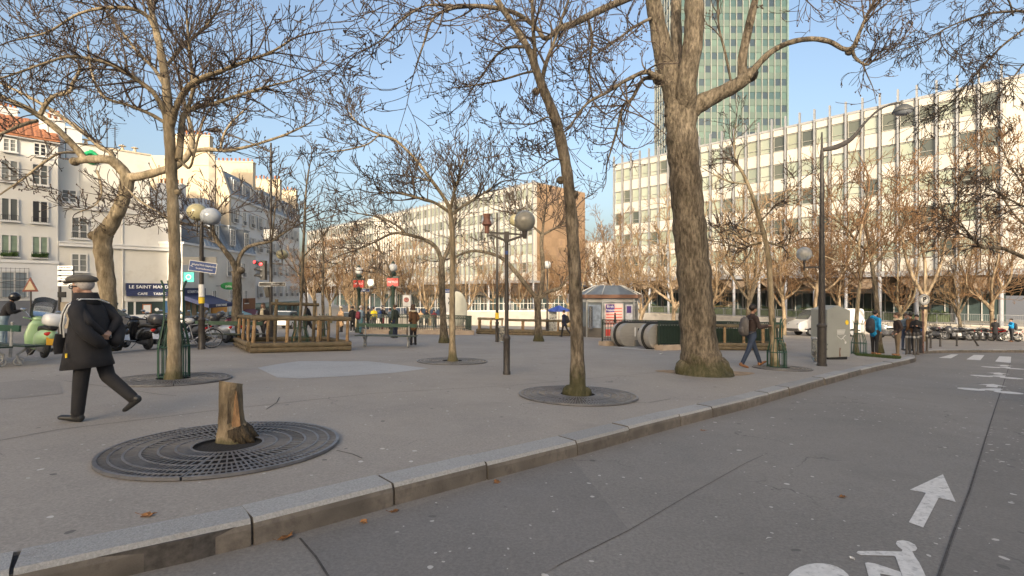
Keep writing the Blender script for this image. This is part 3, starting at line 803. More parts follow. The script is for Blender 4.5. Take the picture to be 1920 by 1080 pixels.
# glass tower
M_TGLASS = randmat('tower_glass', [(0.03, 0.07, 0.08), (0.05, 0.10, 0.10), (0.025, 0.05, 0.07), (0.04, 0.085, 0.09), (0.09, 0.15, 0.13), (0.02, 0.04, 0.06), (0.065, 0.12, 0.11)], 0.1, 0.6)
M_TSPAN = mat('tower_spandrel', (0.075, 0.118, 0.108), 0.3, 0.08, 0.3, rnd=0.06)
M_TFIN = mat('tower_fin', (0.22, 0.24, 0.235), 0.4, 0.08, 1)
def tower():
    r = frame_thing('glass_tower', 'tall green glass tower rising behind the big tree', 'building', (40.2, 124.0), 0.0)
    Wd, D, H = 28.6, 15.0, 89.0
    m = MB(); m.bb(0.1, Wd - 0.1, 0.3, D, -4, H); m.build('core_wall', mat('tower_core', (0.10, 0.14, 0.13), 0.3), r)
    nb = 18; pw = Wd / nb; fh = 3.3
    q = MB(); q.bb(-pw / 2 + 0.1, pw / 2 - 0.1, 0.14, 0.3, 0, 1.62); mw = q.mesh('window', M_TGLASS)
    q = MB(); q.bb(-pw / 2 + 0.05, pw / 2 - 0.05, 0.08, 0.29, 0, 1.6); ms = q.mesh('spandrel_panel', M_TSPAN)
    q = MB(); q.bb(-0.09, 0.09, -0.22, 0.12, 0, H + 1); mf = q.mesh('fin', M_TFIN)
    k0 = 11; rest = MB(); rest2 = MB()
    for k in range(int(H / fh)):
        for b in range(nb):
            x = (b + 0.5) * pw
            if k0 <= k < k0 + 13:
                link('window', mw, r, (x, 0, k * fh)); link('spandrel_panel', ms, r, (x, 0, k * fh + 1.66))
            else:
                rest.bb(x - pw / 2 + 0.1, x + pw / 2 - 0.1, 0.14, 0.3, k * fh, k * fh + 1.62)
                rest2.bb(x - pw / 2 + 0.05, x + pw / 2 - 0.05, 0.08, 0.29, k * fh + 1.66, k * fh + 3.26)
    tag(rest.build('other_windows', mat('tower_far_glass', (0.12, 0.18, 0.17), 0.1, 0.3, 0.2), r), None, None, None, 'stuff')
    tag(rest2.build('other_panels', M_TSPAN, r), None, None, None, 'stuff')
    for b in range(nb + 1): link('fin', mf, r, (b * pw, 0, 0))
    # the side that looks left: narrow bays
    q = MB(); q.bb(-0.25, 0.1, -0.14, 0.14, 0, H + 1); mg = q.mesh('side_fin', M_TFIN)
    for i in range(1, 8): link('side_fin', mg, r, (-0.02, i * D / 7, 0))
    m = MB()
    for k in range(int(H / fh)): m.bb(-0.1, 0.08, 0.3, D, k * fh + 1.66, k * fh + 3.2)
    m.build('side_panels', M_TSPAN, r)
    m = MB(); m.bb(Wd - 0.12, Wd + 0.25, -0.3, D, -4, H + 0.5); m.build('corner_pier', mat('tower_pier', (0.13, 0.2, 0.2), 0.3), r)
    return r
tower()

# terrace with low wall, hedge and railing in front of the right slab
M_TERR = mat('terrace_stone', (0.40, 0.37, 0.33), 0.8, 0.12, 1.5, 0.1, 30)
tr = thing('terrace', 'low stone terrace wall below the white slab', 'wall', (45.9, 46.5), atan2(0.727, -0.687), z=0)
m = MB(); m.bb(-14, 62, -16, 2.6, -4.6, -1.92); m.build('terrace_wall', M_TERR, tr)
q = MB(); q.bb(0, 1.96, -0.2, 0.1, 0, 0.14); me_c = q.mesh('coping_stone', mat('coping', (0.5, 0.46, 0.40), 0.8, 0.1, 2, rnd=0.08))
for i in range(38): link('coping_stone', me_c, tr, (-14 + i * 2, 2.55, -1.92))
M_RAIL = mat('railing_grey', (0.30, 0.31, 0.32), 0.5, 0.1, 2, metal=0.4)
for i in range(9):
    x0 = -12 + i * 6.2
    rr = thing('railing', '%s grey railing on the wall below the white slab, counted from the right' % ('first', 'second', 'third', 'fourth', 'fifth', 'sixth', 'seventh', 'eighth', 'ninth')[i], 'railing', (0, 0), 0, 'grey railings on the terrace wall', z=0)
    rr.location = (45.9 - 0.687 * x0 - 0.727 * 2.2, 46.5 + 0.727 * x0 - 0.687 * 2.2, -1.78); rr.rotation_euler = (0, 0, atan2(0.727, -0.687))
    m = MB(); m.bar((0, 0, 0.98), (6, 0, 0.98), 0.05, 0.05); m.bar((0, 0, 0.12), (6, 0, 0.12), 0.04, 0.04); m.build('rail', M_RAIL, rr)
    m = MB()
    for k in range(4): m.bar((k * 2, 0, 0), (k * 2, 0, 1.0), 0.06, 0.06)
    m.build('post', M_RAIL, rr)
    m = MB()
    for k in range(46): m.bar((0.07 + k * 0.128, 0, 0.12), (0.07 + k * 0.128, 0, 0.98), 0.018, 0.018)
    m.build('baluster_row', M_RAIL, rr)
def leaf_box(name, label, root_xy, ang, x0, x1, y0, y1, z0, h, n, m, cat='hedge', parent=None, seed=1):
    rng = random.Random(seed); mm = MB()
    for i in range(n):
        x = rng.uniform(x0, x1); y = rng.uniform(y0, y1); z = z0 + h * (0.75 + 0.25 * sin(x * 1.1 + y)) * rng.random() ** 0.6
        a = V((rng.gauss(0, 1), rng.gauss(0, 1), rng.gauss(0, 1))).normalized(); b = a.orthogonal().normalized() if a.length else V((1, 0, 0))
        s = rng.uniform(0.05, 0.11); c = V((x, y, z))
        mm.add([c - a * s, c + b * s * 0.6, c + a * s, c - b * s * 0.6], [(0, 1, 2, 3)])
    mm.bb(x0 + 0.1, x1 - 0.1, y0 + 0.1, y1 - 0.1, z0, z0 + h * 0.6)
    o = mm.build('foliage', m, parent, fix=False)
    return o
hd = thing('hedge', 'dark green clipped hedge under the white slab', 'hedge', (45.9, 46.5), atan2(0.727, -0.687), z=0)
leaf_box('hedge', '', None, 0, 4, 40, -5.6, -3.6, -1.9, 1.25, 9000, M_HEDGE, parent=hd)

# ------------------------------------------------------------------ old houses on the left
M_RENDER = mat('cream_render', (0.62, 0.61, 0.575), 0.85, 0.05, 0.5, 0.1, 20, dirt=((0.42, 0.38, 0.33), 0.35, 0.56, 0.55), stretch=(1, 1, 0.5))
M_RENDER2 = mat('warm_render', (0.62, 0.60, 0.545), 0.85, 0.06, 0.5, 0.1, 20, dirt=((0.40, 0.35, 0.28), 0.3, 0.55, 0.6))
M_WHITER = mat('white_render', (0.66, 0.66, 0.65), 0.85, 0.05, 0.5, 0.1, 20, dirt=((0.48, 0.45, 0.41), 0.4, 0.57, 0.5))
M_GREYB = mat('grey_plinth', (0.145, 0.155, 0.175), 0.8, 0.1, 1)
M_TILE = mat('orange_tiles', (0.33, 0.135, 0.065), 0.85, 0.25, 4, 0.3, 25, rnd=0.1)
M_ZINC = mat('zinc_roof', (0.22, 0.25, 0.29), 0.45, 0.2, 0.8, metal=0.25)
M_SLATE = mat('slate_roof', (0.23, 0.26, 0.30), 0.6, 0.2, 1.5)
M_PANE = randmat('house_pane', [(0.05, 0.055, 0.06), (0.13, 0.14, 0.145), (0.20, 0.21, 0.20), (0.03, 0.03, 0.035), (0.09, 0.10, 0.10)], 0.12, 0.35)
M_WOODW = mat('white_window_wood', (0.62, 0.61, 0.58), 0.6, 0.06, 3)
M_BLACKI = mat('black_iron', (0.02, 0.02, 0.022), 0.5, 0.1, 4)
M_POT = mat('chimney_pot', (0.40, 0.16, 0.075), 0.85, 0.15, 6, rnd=0.15)
M_CHIM = mat('chimney_render', (0.58, 0.49, 0.36), 0.9, 0.08, 0.7, 0.1, 20, dirt=((0.3, 0.25, 0.19), 0.6, 0.57, 0.6))
M_NAVY = mat('navy_awning', (0.018, 0.028, 0.085), 0.7, 0.15, 3)
M_LETTER = mat('white_lettering', (0.72, 0.72, 0.70), 0.6, 0.04, 5)
M_TEAL = mat('teal_front', (0.10, 0.20, 0.19), 0.6, 0.1, 2)
M_GREENP = mat('plant_green', (0.07, 0.12, 0.03), 0.8, 0.4, 10)

def house_window(parent, x, z, wd, ht, face='-y', y=0.0, cols=2, rail=False, shutters=False, sill=True, tint=None, flowers=False, bars=True):
    """a window part with frame, panes and sill below it as sub-parts; face '-y' (local) or '+x'"""
    m = MB(); m.bb(-wd / 2, wd / 2, 0.05, 0.09, 0, ht)
    o = m.build('window', tint or M_PANE, parent)
    f = MB(); t = 0.07
    f.bb(-wd / 2 - 0.03, -wd / 2 + t, -0.02, 0.10, 0, ht); f.bb(wd / 2 - t, wd / 2 + 0.03, -0.02, 0.10, 0, ht)
    f.bb(-wd / 2 + t, wd / 2 - t, -0.02, 0.10, ht - t, ht + 0.03); f.bb(-wd / 2 + t, wd / 2 - t, -0.02, 0.10, 0, t)
    for c in range(1, cols): f.bb(-wd / 2 + wd * c / cols - 0.055, -wd / 2 + wd * c / cols + 0.055, -0.01, 0.10, t, ht - t)
    if bars:
        for k in (1, 2): f.bb(-wd / 2 + t, wd / 2 - t, 0.0, 0.08, ht * k / 3 - 0.018, ht * k / 3 + 0.018)
    f.build('frame', M_WOODW, o)
    if sill:
        s = MB(); s.bb(-wd / 2 - 0.12, wd / 2 + 0.12, -0.14, 0.0, -0.10, -0.002); s.build('sill', M_WHITER, o)
    if rail:
        s = MB(); s.bar((-wd / 2, -0.12, 0.42), (wd / 2, -0.12, 0.42), 0.03, 0.03); s.bar((-wd / 2, -0.12, 0.08), (wd / 2, -0.12, 0.08), 0.02, 0.02)
        for k in range(9): s.bar((-wd / 2 + wd * k / 8, -0.12, 0.0), (-wd / 2 + wd * k / 8, -0.12, 0.42), 0.014, 0.014)
        s.build('railing', M_BLACKI, o)
    if shutters:
        for sg in (-1, 1):
            s = MB(); s.bb(sg * (wd / 2 + 0.06), sg * (wd / 2 + 0.42), -0.06, -0.01, 0, ht)
            for k in range(10): s.bb(sg * (wd / 2 + 0.09), sg * (wd / 2 + 0.39), -0.085, -0.06, 0.05 + ht * k / 10.2, 0.05 + ht * k / 10.2 + 0.06)
            s.build('shutter', mat('shutter_grey', (0.50, 0.50, 0.49), 0.7, 0.08, 3), o)
    if flowers:
        leaf_box('', '', None, 0, -wd / 2, wd / 2, -0.3, -0.1, 0.02, 0.4, 160, M_GREENP, parent=o, seed=int(x * 10 + z)).name = 'window_plants'
    if face == '-y': o.location = (x, y, z)
    else:
        o.location = (y, x, z); o.rotation_euler = (0, 0, pi / 2)
    return o

def chimney(parent, x0, x1, y0, y1, z0, z1, pots, along='x', m=None):
    q = MB(); q.bb(x0, x1, y0, y1, z0, z1); q.bb(x0 - 0.08, x1 + 0.08, y0 - 0.08, y1 + 0.08, z1, z1 + 0.14)
    o = q.build('chimney', m or M_CHIM, parent)
    p = MB(); p.lathe([(0.11, 0), (0.13, 0.08), (0.10, 0.1), (0.10, 0.42), (0.125, 0.44), (0.125, 0.5), (0.08, 0.5), (0.08, 0.3)], 9); me = p.mesh('chimney_pot', M_POT, True)
    rng = random.Random(int(x0 * 7 + z1 * 3))
    for i in range(pots):
        t = (i + 0.5) / pots
        l = (x0 + (x1 - x0) * t, (y0 + y1) / 2, z1 + 0.14) if along == 'x' else ((x0 + x1) / 2, y0 + (y1 - y0) * t, z1 + 0.14)
        c = link('chimney_pot', me, o, l); c.scale = (1, 1, rng.uniform(0.7, 1.25))
    return o

AO = (-36.6, 40.0); AD = atan2(1.0, 0.957)
# house A at the left edge: local x along the front (0 at its right corner), front looks to -y
HA = frame_thing('town_house', 'cream rendered house with orange tiled roof at the left edge', 'house', AO, AD)
zb = -1.75
m = MB(); m.bb(-16, 0, 0.12, 9, zb, 13.3); m.build('wall', M_RENDER, HA)
m = MB(); m.bb(-16, 0.03, -0.02, 0.11, zb, 0.62); m.build('plinth', M_GREYB, HA)
m = MB(); m.bb(-16, 0.06, -0.10, 0.13, 3.55, 3.78); m.build('cornice', M_WHITER, HA)
m = MB(); m.bb(-16, 0.02, 0.0, 0.115, 0.63, 3.54); m.build('ground_storey', M_WHITER, HA)
m = MB(); m.bb(-16, 0.1, -0.25, 0.2, 13.2, 13.42); m.build('eaves', M_WHITER, HA)
def tiled_roof(parent, x0, x1, y0, z0, y1, z1, nx, ny):
    """pantiles laid row by row on a slope, each one a piece"""
    run = sqrt((y1 - y0) ** 2 + (z1 - z0) ** 2); a = atan2(z1 - z0, y1 - y0)
    m = MB(); m.prism([(x0, y0, z0), (x0, y1, z1), (x0, y1, z1 - 0.3), (x0, y0, z0 - 0.15)], (x1 - x0, 0, 0))
    rf = m.build('roof', M_TILE, parent)
    tw = (x1 - x0) / nx; tl = run / ny
    q = MB(); q.prism([(0, 0, 0.0), (tw * 0.25, 0, 0.05), (tw * 0.75, 0, 0.05), (tw * 0.98, 0, 0.0), (tw * 0.7, 0, 0.02), (tw * 0.3, 0, 0.02)], (0, tl * 1.1, -0.02))
    me = q.mesh('roof_tile', M_TILE)
    for j in range(ny):
        for i in range(nx):
            o = link('roof_tile', me, rf, (x0 + i * tw, y0 + (y1 - y0) * j / ny, z0 + (z1 - z0) * j / ny + 0.03)); o.rotation_euler = (a, 0, 0)
    return rf
tiled_roof(HA, -16, 0.1, -0.3, 13.42, 4.5, 15.9, 32, 9)
for x in (-1.06, -2.75, -4.4, -6.1, -7.8, -9.5, -11.2, -12.9, -14.6):
    house_window(HA, x, 12.05, 0.75, 1.0, cols=2)
    house_window(HA, x, 9.75, 0.95, 1.65, cols=2)
    house_window(HA, x, 6.75, 0.95, 1.75, cols=2, rail=True, bars=False)
    house_window(HA, x, 4.0, 0.95, 1.7, cols=2, rail=True, bars=False, flowers=True, tint=mat('green_curtain', (0.20, 0.26, 0.19), 0.3, 0.15, 3))
for x in (-3.2, -6.8, -10.4, -14.0):
    o = house_window(HA, x, 0.85, 2.9, 2.0, y=-0.11, cols=4, sill=False, bars=True, tint=mat('blue_grey_pane', (0.22, 0.26, 0.29), 0.1))
    s = MB()
    for k in range(13): s.bar((-1.5 + k * 0.25, -0.22, 0.0), (-1.5 + k * 0.25, -0.22, 2.3), 0.02, 0.02)
    for zz in (0.05, 0.8, 1.5, 2.25): s.bar((-1.5, -0.22, zz), (1.5, -0.22, zz), 0.025, 0.025)
    s.bar((-1.5, -0.22, 0.8), (1.5, -0.22, 1.5), 0.02, 0.02); s.bar((-1.5, -0.22, 1.5), (1.5, -0.22, 0.8), 0.02, 0.02)
    s.build('window_grille', M_BLACKI, o)
chimney(HA, -1.0, 0.4, 2.0, 3.0, 13.5, 16.0, 3, 'x', M_WHITER)
chimney(HA, -3.3, -2.2, 5.0, 6.0, 15.0, 16.6, 4, 'x', M_WHITER)

# the next house of the row, beyond the left edge
HF = frame_thing('neighbour_house', 'white rendered house next in the row beyond the left edge', 'house', AO, AD)
m = MB(); m.bb(-34, -16.05, 0.05, 9, zb, 15.2); m.build('wall', M_WHITER, HF)
m = MB(); m.bb(-34, -16.05, -0.2, 0.3, 15.2, 15.45); m.build('cornice', M_RENDER, HF)
m = MB(); m.prism([(-34, 0.0, 15.45), (-34, 1.4, 18.2), (-34, 9, 18.6), (-34, 9, 15.45)], (17.9, 0, 0)); m.build('zinc_roof', M_ZINC, HF)
for i in range(7):
    for z in (-0.2, 3.6, 6.8, 9.9, 12.8): house_window(HF, -17.8 - i * 2.4, z, 1.05, 1.9, y=-0.07, rail=z > 1)

# house B: blank wall with the cafe under it
HB = frame_thing('corner_house', 'cream house with a nearly blank wall above the blue cafe sign', 'house', AO, AD)
m = MB(); m.bb(0.0, 7.7, 0.18, 3.5, zb, 5.2); m.build('wall', M_RENDER2, HB)
m = MB(); m.bb(0.0, 8.6, 0.62, 3.4, 5.2, 8.35); m.build('upper_wall', M_RENDER, HB)
m = MB(); m.bb(1.4, 6.3, 1.2, 3.3, 8.35, 13.75); m.build('attic_wall', M_RENDER2, HB)
m = MB(); m.bb(-0.05, 1.4, 1.15, 3.3, 8.35, 12.4); m.build('attic_side', M_RENDER, HB)
m = MB(); m.bb(0.02, 7.75, -0.08, 0.66, 5.02, 5.3); m.bb(0.02, 7.78, -0.16, 0.6, 5.3, 5.4); m.build('cornice', M_WHITER, HB)
m = MB(); m.bb(0.3, 8.65, 0.4, 1.22, 8.2, 8.44); m.bb(0.3, 8.68, 0.34, 1.2, 8.44, 8.52); m.build('upper_cornice', M_WHITER, HB)
m = MB(); m.bb(1.35, 6.38, 1.12, 3.35, 13.75, 13.87); m.build('parapet_cap', M_CHIM, HB)
m = MB(); m.prism([(6.3, 1.3, 8.4), (8.6, 1.3, 8.4), (6.9, 1.3, 10.6), (6.3, 1.3, 10.9)], (0, 2.0, 0)); m.build('slate_roof', M_SLATE, HB)
chimney(HB, -0.6, 0.5, 1.4, 2.6, 12.2, 15.4, 3, 'x', M_WHITER)
chimney(HB, 0.6, 1.6, 1.5, 2.5, 12.2, 15.0, 0, 'x', M_WHITER)
for x in (1.9, 2.7, 4.4, 5.3):
    p = MB(); p.lathe([(0.13, 0), (0.13, 0.35), (0.09, 0.4), (0.09, 0.5), (0.28, 0.52), (0.28, 0.56), (0.0, 0.66)], 10, (x, 2.0, 13.85)); p.build('flue_cap', M_CHIM, HB, True)
a_ = MB()
for x, h in ((3.35, 2.9), (3.9, 2.3)):
    a_.cyl((x, 2.2, 13.8), (x, 2.2, 13.8 + h), 0.035, n=6)
    for k in range(6): a_.bar((x - 0.4 + 0.05 * k, 2.2, 13.8 + h - 0.1 - k * 0.17), (x + 0.4 - 0.05 * k, 2.25, 13.8 + h - 0.08 - k * 0.17), 0.02, 0.02)
a_.build('aerial', M_BLACKI, HB)
a_ = MB(); a_.torus((2.15, 1.10, 12.75), 0.42, 0.16, 20, 6, 'Y'); a_.prism([(2.0, 1.05, 13.4), (2.3, 1.05, 13.4), (2.15, 1.05, 13.1)], (0, 0.1, 0)); o = a_.build('graffiti', mat('green_graffiti', (0.02, 0.42, 0.16), 0.7), HB); o.scale = (1, 1, 1)
for x, z, wd, ht, y in ((0.75, 8.75, 0.95, 1.05, 1.15), (1.35, 5.75, 1.05, 1.75, 0.62), (1.3, 2.95, 1.0, 1.5, 0.18)):
    house_window(HB, x, z, wd, ht, y=y - 0.11, cols=2, rail=(z == 5.75))
m = MB(); m.cyl((4.15, 0.1, zb), (4.15, 0.1, 5.0), 0.06, n=8); m.cyl((4.2, 0.55, 5.4), (4.2, 0.55, 8.2), 0.05, n=8); m.build('downpipe', M_RENDER, HB, True)
# the cafe front
cf = MB(); cf.bb(4.35, 7.72, -0.32, 0.15, 1.42, 2.05); o = cf.build('cafe_sign', M_NAVY, HB)
lettering('LE SAINT MANDÉ', 0.38, M_LETTER, HB, (6.05, -0.33, 1.72), FACE_MY, spacing=1.05, bold=0.008)
cf = MB(); cf.prism([(4.3, -0.35, 1.42), (4.3, -0.75, 1.30), (4.3, -0.75, 0.92), (4.3, -0.35, 0.95)], (3.45, 0, 0)); cf.build('awning', M_NAVY, HB)
lettering('CAFE     TABAC', 0.30, M_LETTER, HB, (6.1, -0.76, 1.11), FACE_MY, bold=0.006)
cf = MB(); cf.bb(4.25, 7.8, -0.3, 0.12, 0.5, 0.94); cf.build('white_band', M_WHITE, HB)
cf = MB(); cf.bb(4.35, 7.7, -0.22, 0.1, -1.75, -0.72); cf.build('shop_plinth', M_WHITER, HB)
cf = MB(); cf.bb(4.4, 7.7, -0.12, 0.16, -0.72, 0.5); cf.build('shop_window', M_GLASSD, HB)
cf = MB()
for x in (4.38, 4.95, 7.1, 7.68): cf.bb(x - 0.07, x + 0.07, -0.2, -0.1, -0.72, 0.5)
cf.bb(4.4, 7.7, -0.2, -0.1, 0.42, 0.5); cf.build('shop_frame', M_WHITE, HB)
cf = MB(); cf.bb(5.5, 6.15, -0.16, -0.13, -0.6, 0.2); cf.build('menu_board', M_POT, HB)
cf = MB(); cf.bb(5.57, 6.08, -0.175, -0.16, -0.52, 0.12); cf.build('menu_sheet', M_LETTER, HB)
cf = MB(); cf.bb(7.15, 7.65, -0.26, -0.2, -0.7, 0.45); cf.build('blue_panel', mat('blue_panel', (0.04, 0.10, 0.20), 0.5), HB)
cf = MB(); cf.lathe([(0.0, 0.0), (0.15, 0.0), (0.15, 0.03), (0.0, 0.03)], 16); o = cf.build('round_sticker', M_LETTER, HB); o.location = (6.55, -0.14, -0.3); o.rotation_euler = (pi / 2, 0, 0)

# house C: low mansard building along the side street; local y runs up the street, the front looks to +x
SA = atan2(0.995, -0.0995) - pi / 2
HC = frame_thing('mansard_house', 'low cream house with grey mansard roof above cafe awnings', 'house', (-30.3, 45.6), SA)
zc = -2.6
m = MB(); m.bb(-9, 0, 0.0, 16.2, zc, 5.75); m.build('wall', M_RENDER2, HC)
m = MB(); m.bb(-8.9, 0.15, -0.05, 16.25, 5.7, 5.9); m.build('cornice', M_WHITER, HC)
m = MB(); m.prism([(0.1, 4.0, 5.9), (0.1, 16.2, 5.9), (-1.1, 15.9, 8.8), (-1.1, 4.3, 8.8)], (-0.6, 0, 0)); m.prism([(-1.0, 4.3, 8.8), (-6, 4.3, 9.4), (-6, 4.3, 5.9), (-0.5, 4.3, 5.9)], (0, 11.6, 0)); mr_ = m.build('mansard_roof', M_ZINC, HC)
q = MB(); q.bar((0.13, 0, 5.95), (-1.08, 0, 8.82), 0.05, 0.05); ms_ = q.mesh('roof_seam', M_ZINC)
for i in range(15): link('roof_seam', ms_, mr_, (0.02, 4.6 + i * 0.8, 0))
for y in (6.2, 10.0, 13.6):
    m = MB(); m.bb(-1.3, -0.05, y - 0.75, y + 0.75, 6.3, 8.5); m.bb(-1.3, 0.05, y - 0.85, y + 0.85, 8.5, 8.62); m.build('dormer', M_ZINC, HC)
    house_window(HC, y, 6.45, 1.1, 1.8, face='+x', y=0.06, shutters=False, sill=False)
for y in (5.2, 9.0, 12.6):
    house_window(HC, y, 3.05, 0.85, 1.6, face='+x', y=0.11, rail=True); house_window(HC, y + 0.6, -0.05, 0.8, 1.5, face='+x', y=0.11, rail=True)
m = MB(); m.bb(-0.05, 0.12, 0.1, 3.9, 0.95, 1.65); m.build('cafe_sign', M_NAVY, HC)
lettering('LE SAINT MANDÉ', 0.36, M_LETTER, HC, (0.14, 2.0, 1.3), FACE_PX, bold=0.006)
m = MB(); m.prism([(0.1, 0, 0.95), (2.3, 0, 0.15), (2.3, 0, -0.2), (0.1, 0, 0.55)], (0, 4.9, 0)); m.build('awning', M_NAVY, HC)
lettering('LE SAINT MANDÉ', 0.28, M_LETTER, HC, (2.32, 2.4, 0.0), FACE_PX, bold=0.004)
m = MB(); m.bb(-0.1, 0.06, 0.2, 4.6, -2.5, 0.5); m.build('cafe_window', mat('warm_glass', (0.30, 0.22, 0.14), 0.15, 0.4, 1.0), HC)
m = MB()
for y in (0.2, 1.3, 2.4, 3.5, 4.6): m.bb(0.0, 0.12, y - 0.07, y + 0.07, -2.6, 0.5)
m.build('cafe_frame', M_TEAL, HC)
m = MB(); m.bb(-0.02, 0.14, 5.2, 8.4, -0.9, 0.4); m.build('orange_sign', mat('orange_sign', (0.60, 0.28, 0.05), 0.6, 0.15, 1), HC)
m = MB(); m.bb(-0.02, 0.10, 5.4, 8.2, -2.6, -0.9); m.build('shop_window', mat('shop_cream', (0.42, 0.38, 0.28), 0.4, 0.3, 1.5), HC)
m = MB(); m.bb(-0.02, 0.14, 8.9, 12.2, -0.9, 0.6); m.build('white_sign', M_WHITE, HC)
lettering('OPTICIEN', 0.6, mat('sign_blue', (0.05, 0.13, 0.22), 0.6), HC, (0.15, 10.5, 0.0), FACE_PX, bold=0.01)
m = MB(); m.prism([(0.1, 8.9, -0.9), (1.2, 8.9, -1.3), (1.2, 8.9, -1.5), (0.1, 8.9, -1.2)], (0, 3.2, 0)); m.build('blue_awning', mat('pale_blue_awning', (0.25, 0.42, 0.45), 0.7), HC)
m = MB(); m.bb(-0.02, 0.1, 9.0, 12.0, -2.8, -1.3); m.build('shop_window', M_GLASSD, HC)
m = MB(); m.bb(-0.02, 0.14, 12.6, 15.8, -0.8, 0.5); m.build('brown_sign', mat('brown_sign', (0.22, 0.09, 0.04), 0.6), HC)
m = MB(); m.prism([(0.1, 12.6, -0.8), (1.2, 12.6, -1.5), (1.2, 12.6, -1.8), (0.1, 12.6, -1.2)], (0, 3.0, 0)); m.build('maroon_awning', mat('maroon_awning', (0.12, 0.03, 0.045), 0.7), HC)
m = MB(); m.bb(-0.02, 0.1, 12.7, 15.6, -3.0, -0.8); m.build('shop_window', M_GLASSD, HC)
# hanging green oval sign
m = MB(); m.ell((1.3, 6.3, 1.9), (0.9, 0.06, 0.4), 18, 8); m.build('oval_sign', mat('green_sign', (0.02, 0.22, 0.06), 0.5), HC, True)
m = MB(); m.bar((0, 6.3, 1.9), (0.6, 6.3, 1.9), 0.05, 0.05); m.build('sign_bracket', M_BLACKI, HC)
lettering('pmu', 0.4, M_LETTER, HC, (1.3, 6.23, 1.87), FACE_MY)
# tobacco lozenge / teal square sign on the corner
m = MB(); m.bb(0.1, 1.0, 0.0, 0.1, 2.2, 3.1); m.build('teal_sign', mat('teal_sign', (0.03, 0.42, 0.38), 0.5), HC)
m = MB(); m.torus((0.55, -0.02, 2.65), 0.2, 0.05, 14, 6, 'Y'); m.build('sign_ring', M_LETTER, HC)

# house D: tall white house behind, receding up the street
HD = frame_thing('apartment_house', 'tall white apartment house with slate roof receding up the left street', 'house', (-32.4, 56.5), SA)
zd = -3.6
m = MB(); m.bb(-12, 0, 0.0, 25, zd, 12.3); m.build('wall', M_WHITER, HD)
m = MB(); m.bb(-12, 0.22, -0.04, 25.05, 12.25, 12.5); m.build('cornice', M_WHITER, HD)
m = MB(); m.prism([(0.12, 0.5, 12.5), (0.12, 25, 12.5), (-0.9, 25, 15.3), (-0.9, 0.5, 15.3)], (-0.4, 0, 0)); m.prism([(-0.9, 0.5, 15.3), (-6, 0.5, 16.6), (-11, 0.5, 15.3), (-11, 0.5, 12.5), (-0.5, 0.5, 12.5)], (0, 24.5, 0)); m.build('slate_roof', M_SLATE, HD)
m = MB(); m.prism([(0.2, -0.05, zd), (0.2, -0.05, 12.6), (-0.8, -0.05, 15.6), (-4.2, -0.05, 16.6), (-12, -0.05, 16.6), (-12, -0.05, zd)], (0, 0.5, 0)); m.build('gable_wall', M_CHIM, HD)
chimney(HD, -5.6, -1.9, -0.12, 0.75, 15.6, 18.9, 9, 'x')
chimney(HD, -1.2, -0.2, 9.4, 9.9, 14.6, 15.0, 0)
chimney(HD, -5.4, -0.7, 8.6, 9.5, 13.2, 18.2, 9, 'x')
chimney(HD, -4.8, -0.5, 17.6, 18.5, 13.2, 17.9, 8, 'x')
chimney(HD, -4.8, -0.3, 24.2, 25.1, 12.6, 17.6, 8, 'x')
m = MB(); m.bb(-1.9, -1.25, -0.28, -0.06, 3.0, 16.8); m.build('flue', mat('flue_grey', (0.34, 0.30, 0.25), 0.9, 0.2, 1.5), HD)
q = MB(); q.bb(-0.15, 0.3, -0.6, 0.6, 0, 1.7); md_ = q.mesh('dormer', M_ZINC)
for i in range(10):
    y = 1.8 + i * 2.4
    link('dormer', md_, HD, (-0.35, y, 12.9)); o = house_window(HD, y, 13.05, 0.8, 1.35, face='+x', y=0.06, sill=False)
    for k, z in enumerate((9.4, 6.5, 3.6, 0.6)):
        if k > 1 and y < 6.0: continue
        house_window(HD, y, z, 0.85, 1.6, face='+x', y=0.11, shutters=(i % 3 != 1), rail=True)
m = MB(); m.bb(0.0, 0.12, 6.5, 24.5, -3.5, -0.2); m.build('shop_front', M_TEAL, HD)
m = MB()
for y in (7.5, 10.3, 13.1, 15.9, 18.7, 21.5): m.bb(0.1, 0.18, y, y + 2.0, -3.2, -0.9)
m.build('shop_window', M_GLASSD, HD)
m = MB(); m.bb(0.1, 0.2, 7.0, 24, -0.75, -0.3); m.build('shop_sign', mat('pale_sign', (0.35, 0.42, 0.36), 0.6, 0.3, 2), HD)
# low grey wing and chimneys showing between B and D
HE = frame_thing('rear_wing', 'small cream rear building with chimney pots between the corner house and the tall one', 'house', (-36.5, 51.0), 0.1)
m = MB(); m.bb(-7, 4.6, 0, 3.5, -2, 9.6); m.build('wall', M_WHITER, HE)
m = MB(); m.prism([(-7, -0.02, 9.6), (4.6, -0.02, 9.6), (4.0, 1.2, 11.2), (-6.5, 1.2, 11.2)], (0, 2.2, 0)); m.build('zinc_roof', M_ZINC, HE)
house_window(HE, 2.9, 7.6, 0.8, 1.5, y=-0.11)
chimney(HE, -0.2, 2.2, 0.3, 1.2, 9.6, 12.4, 6, 'x', M_WHITER)

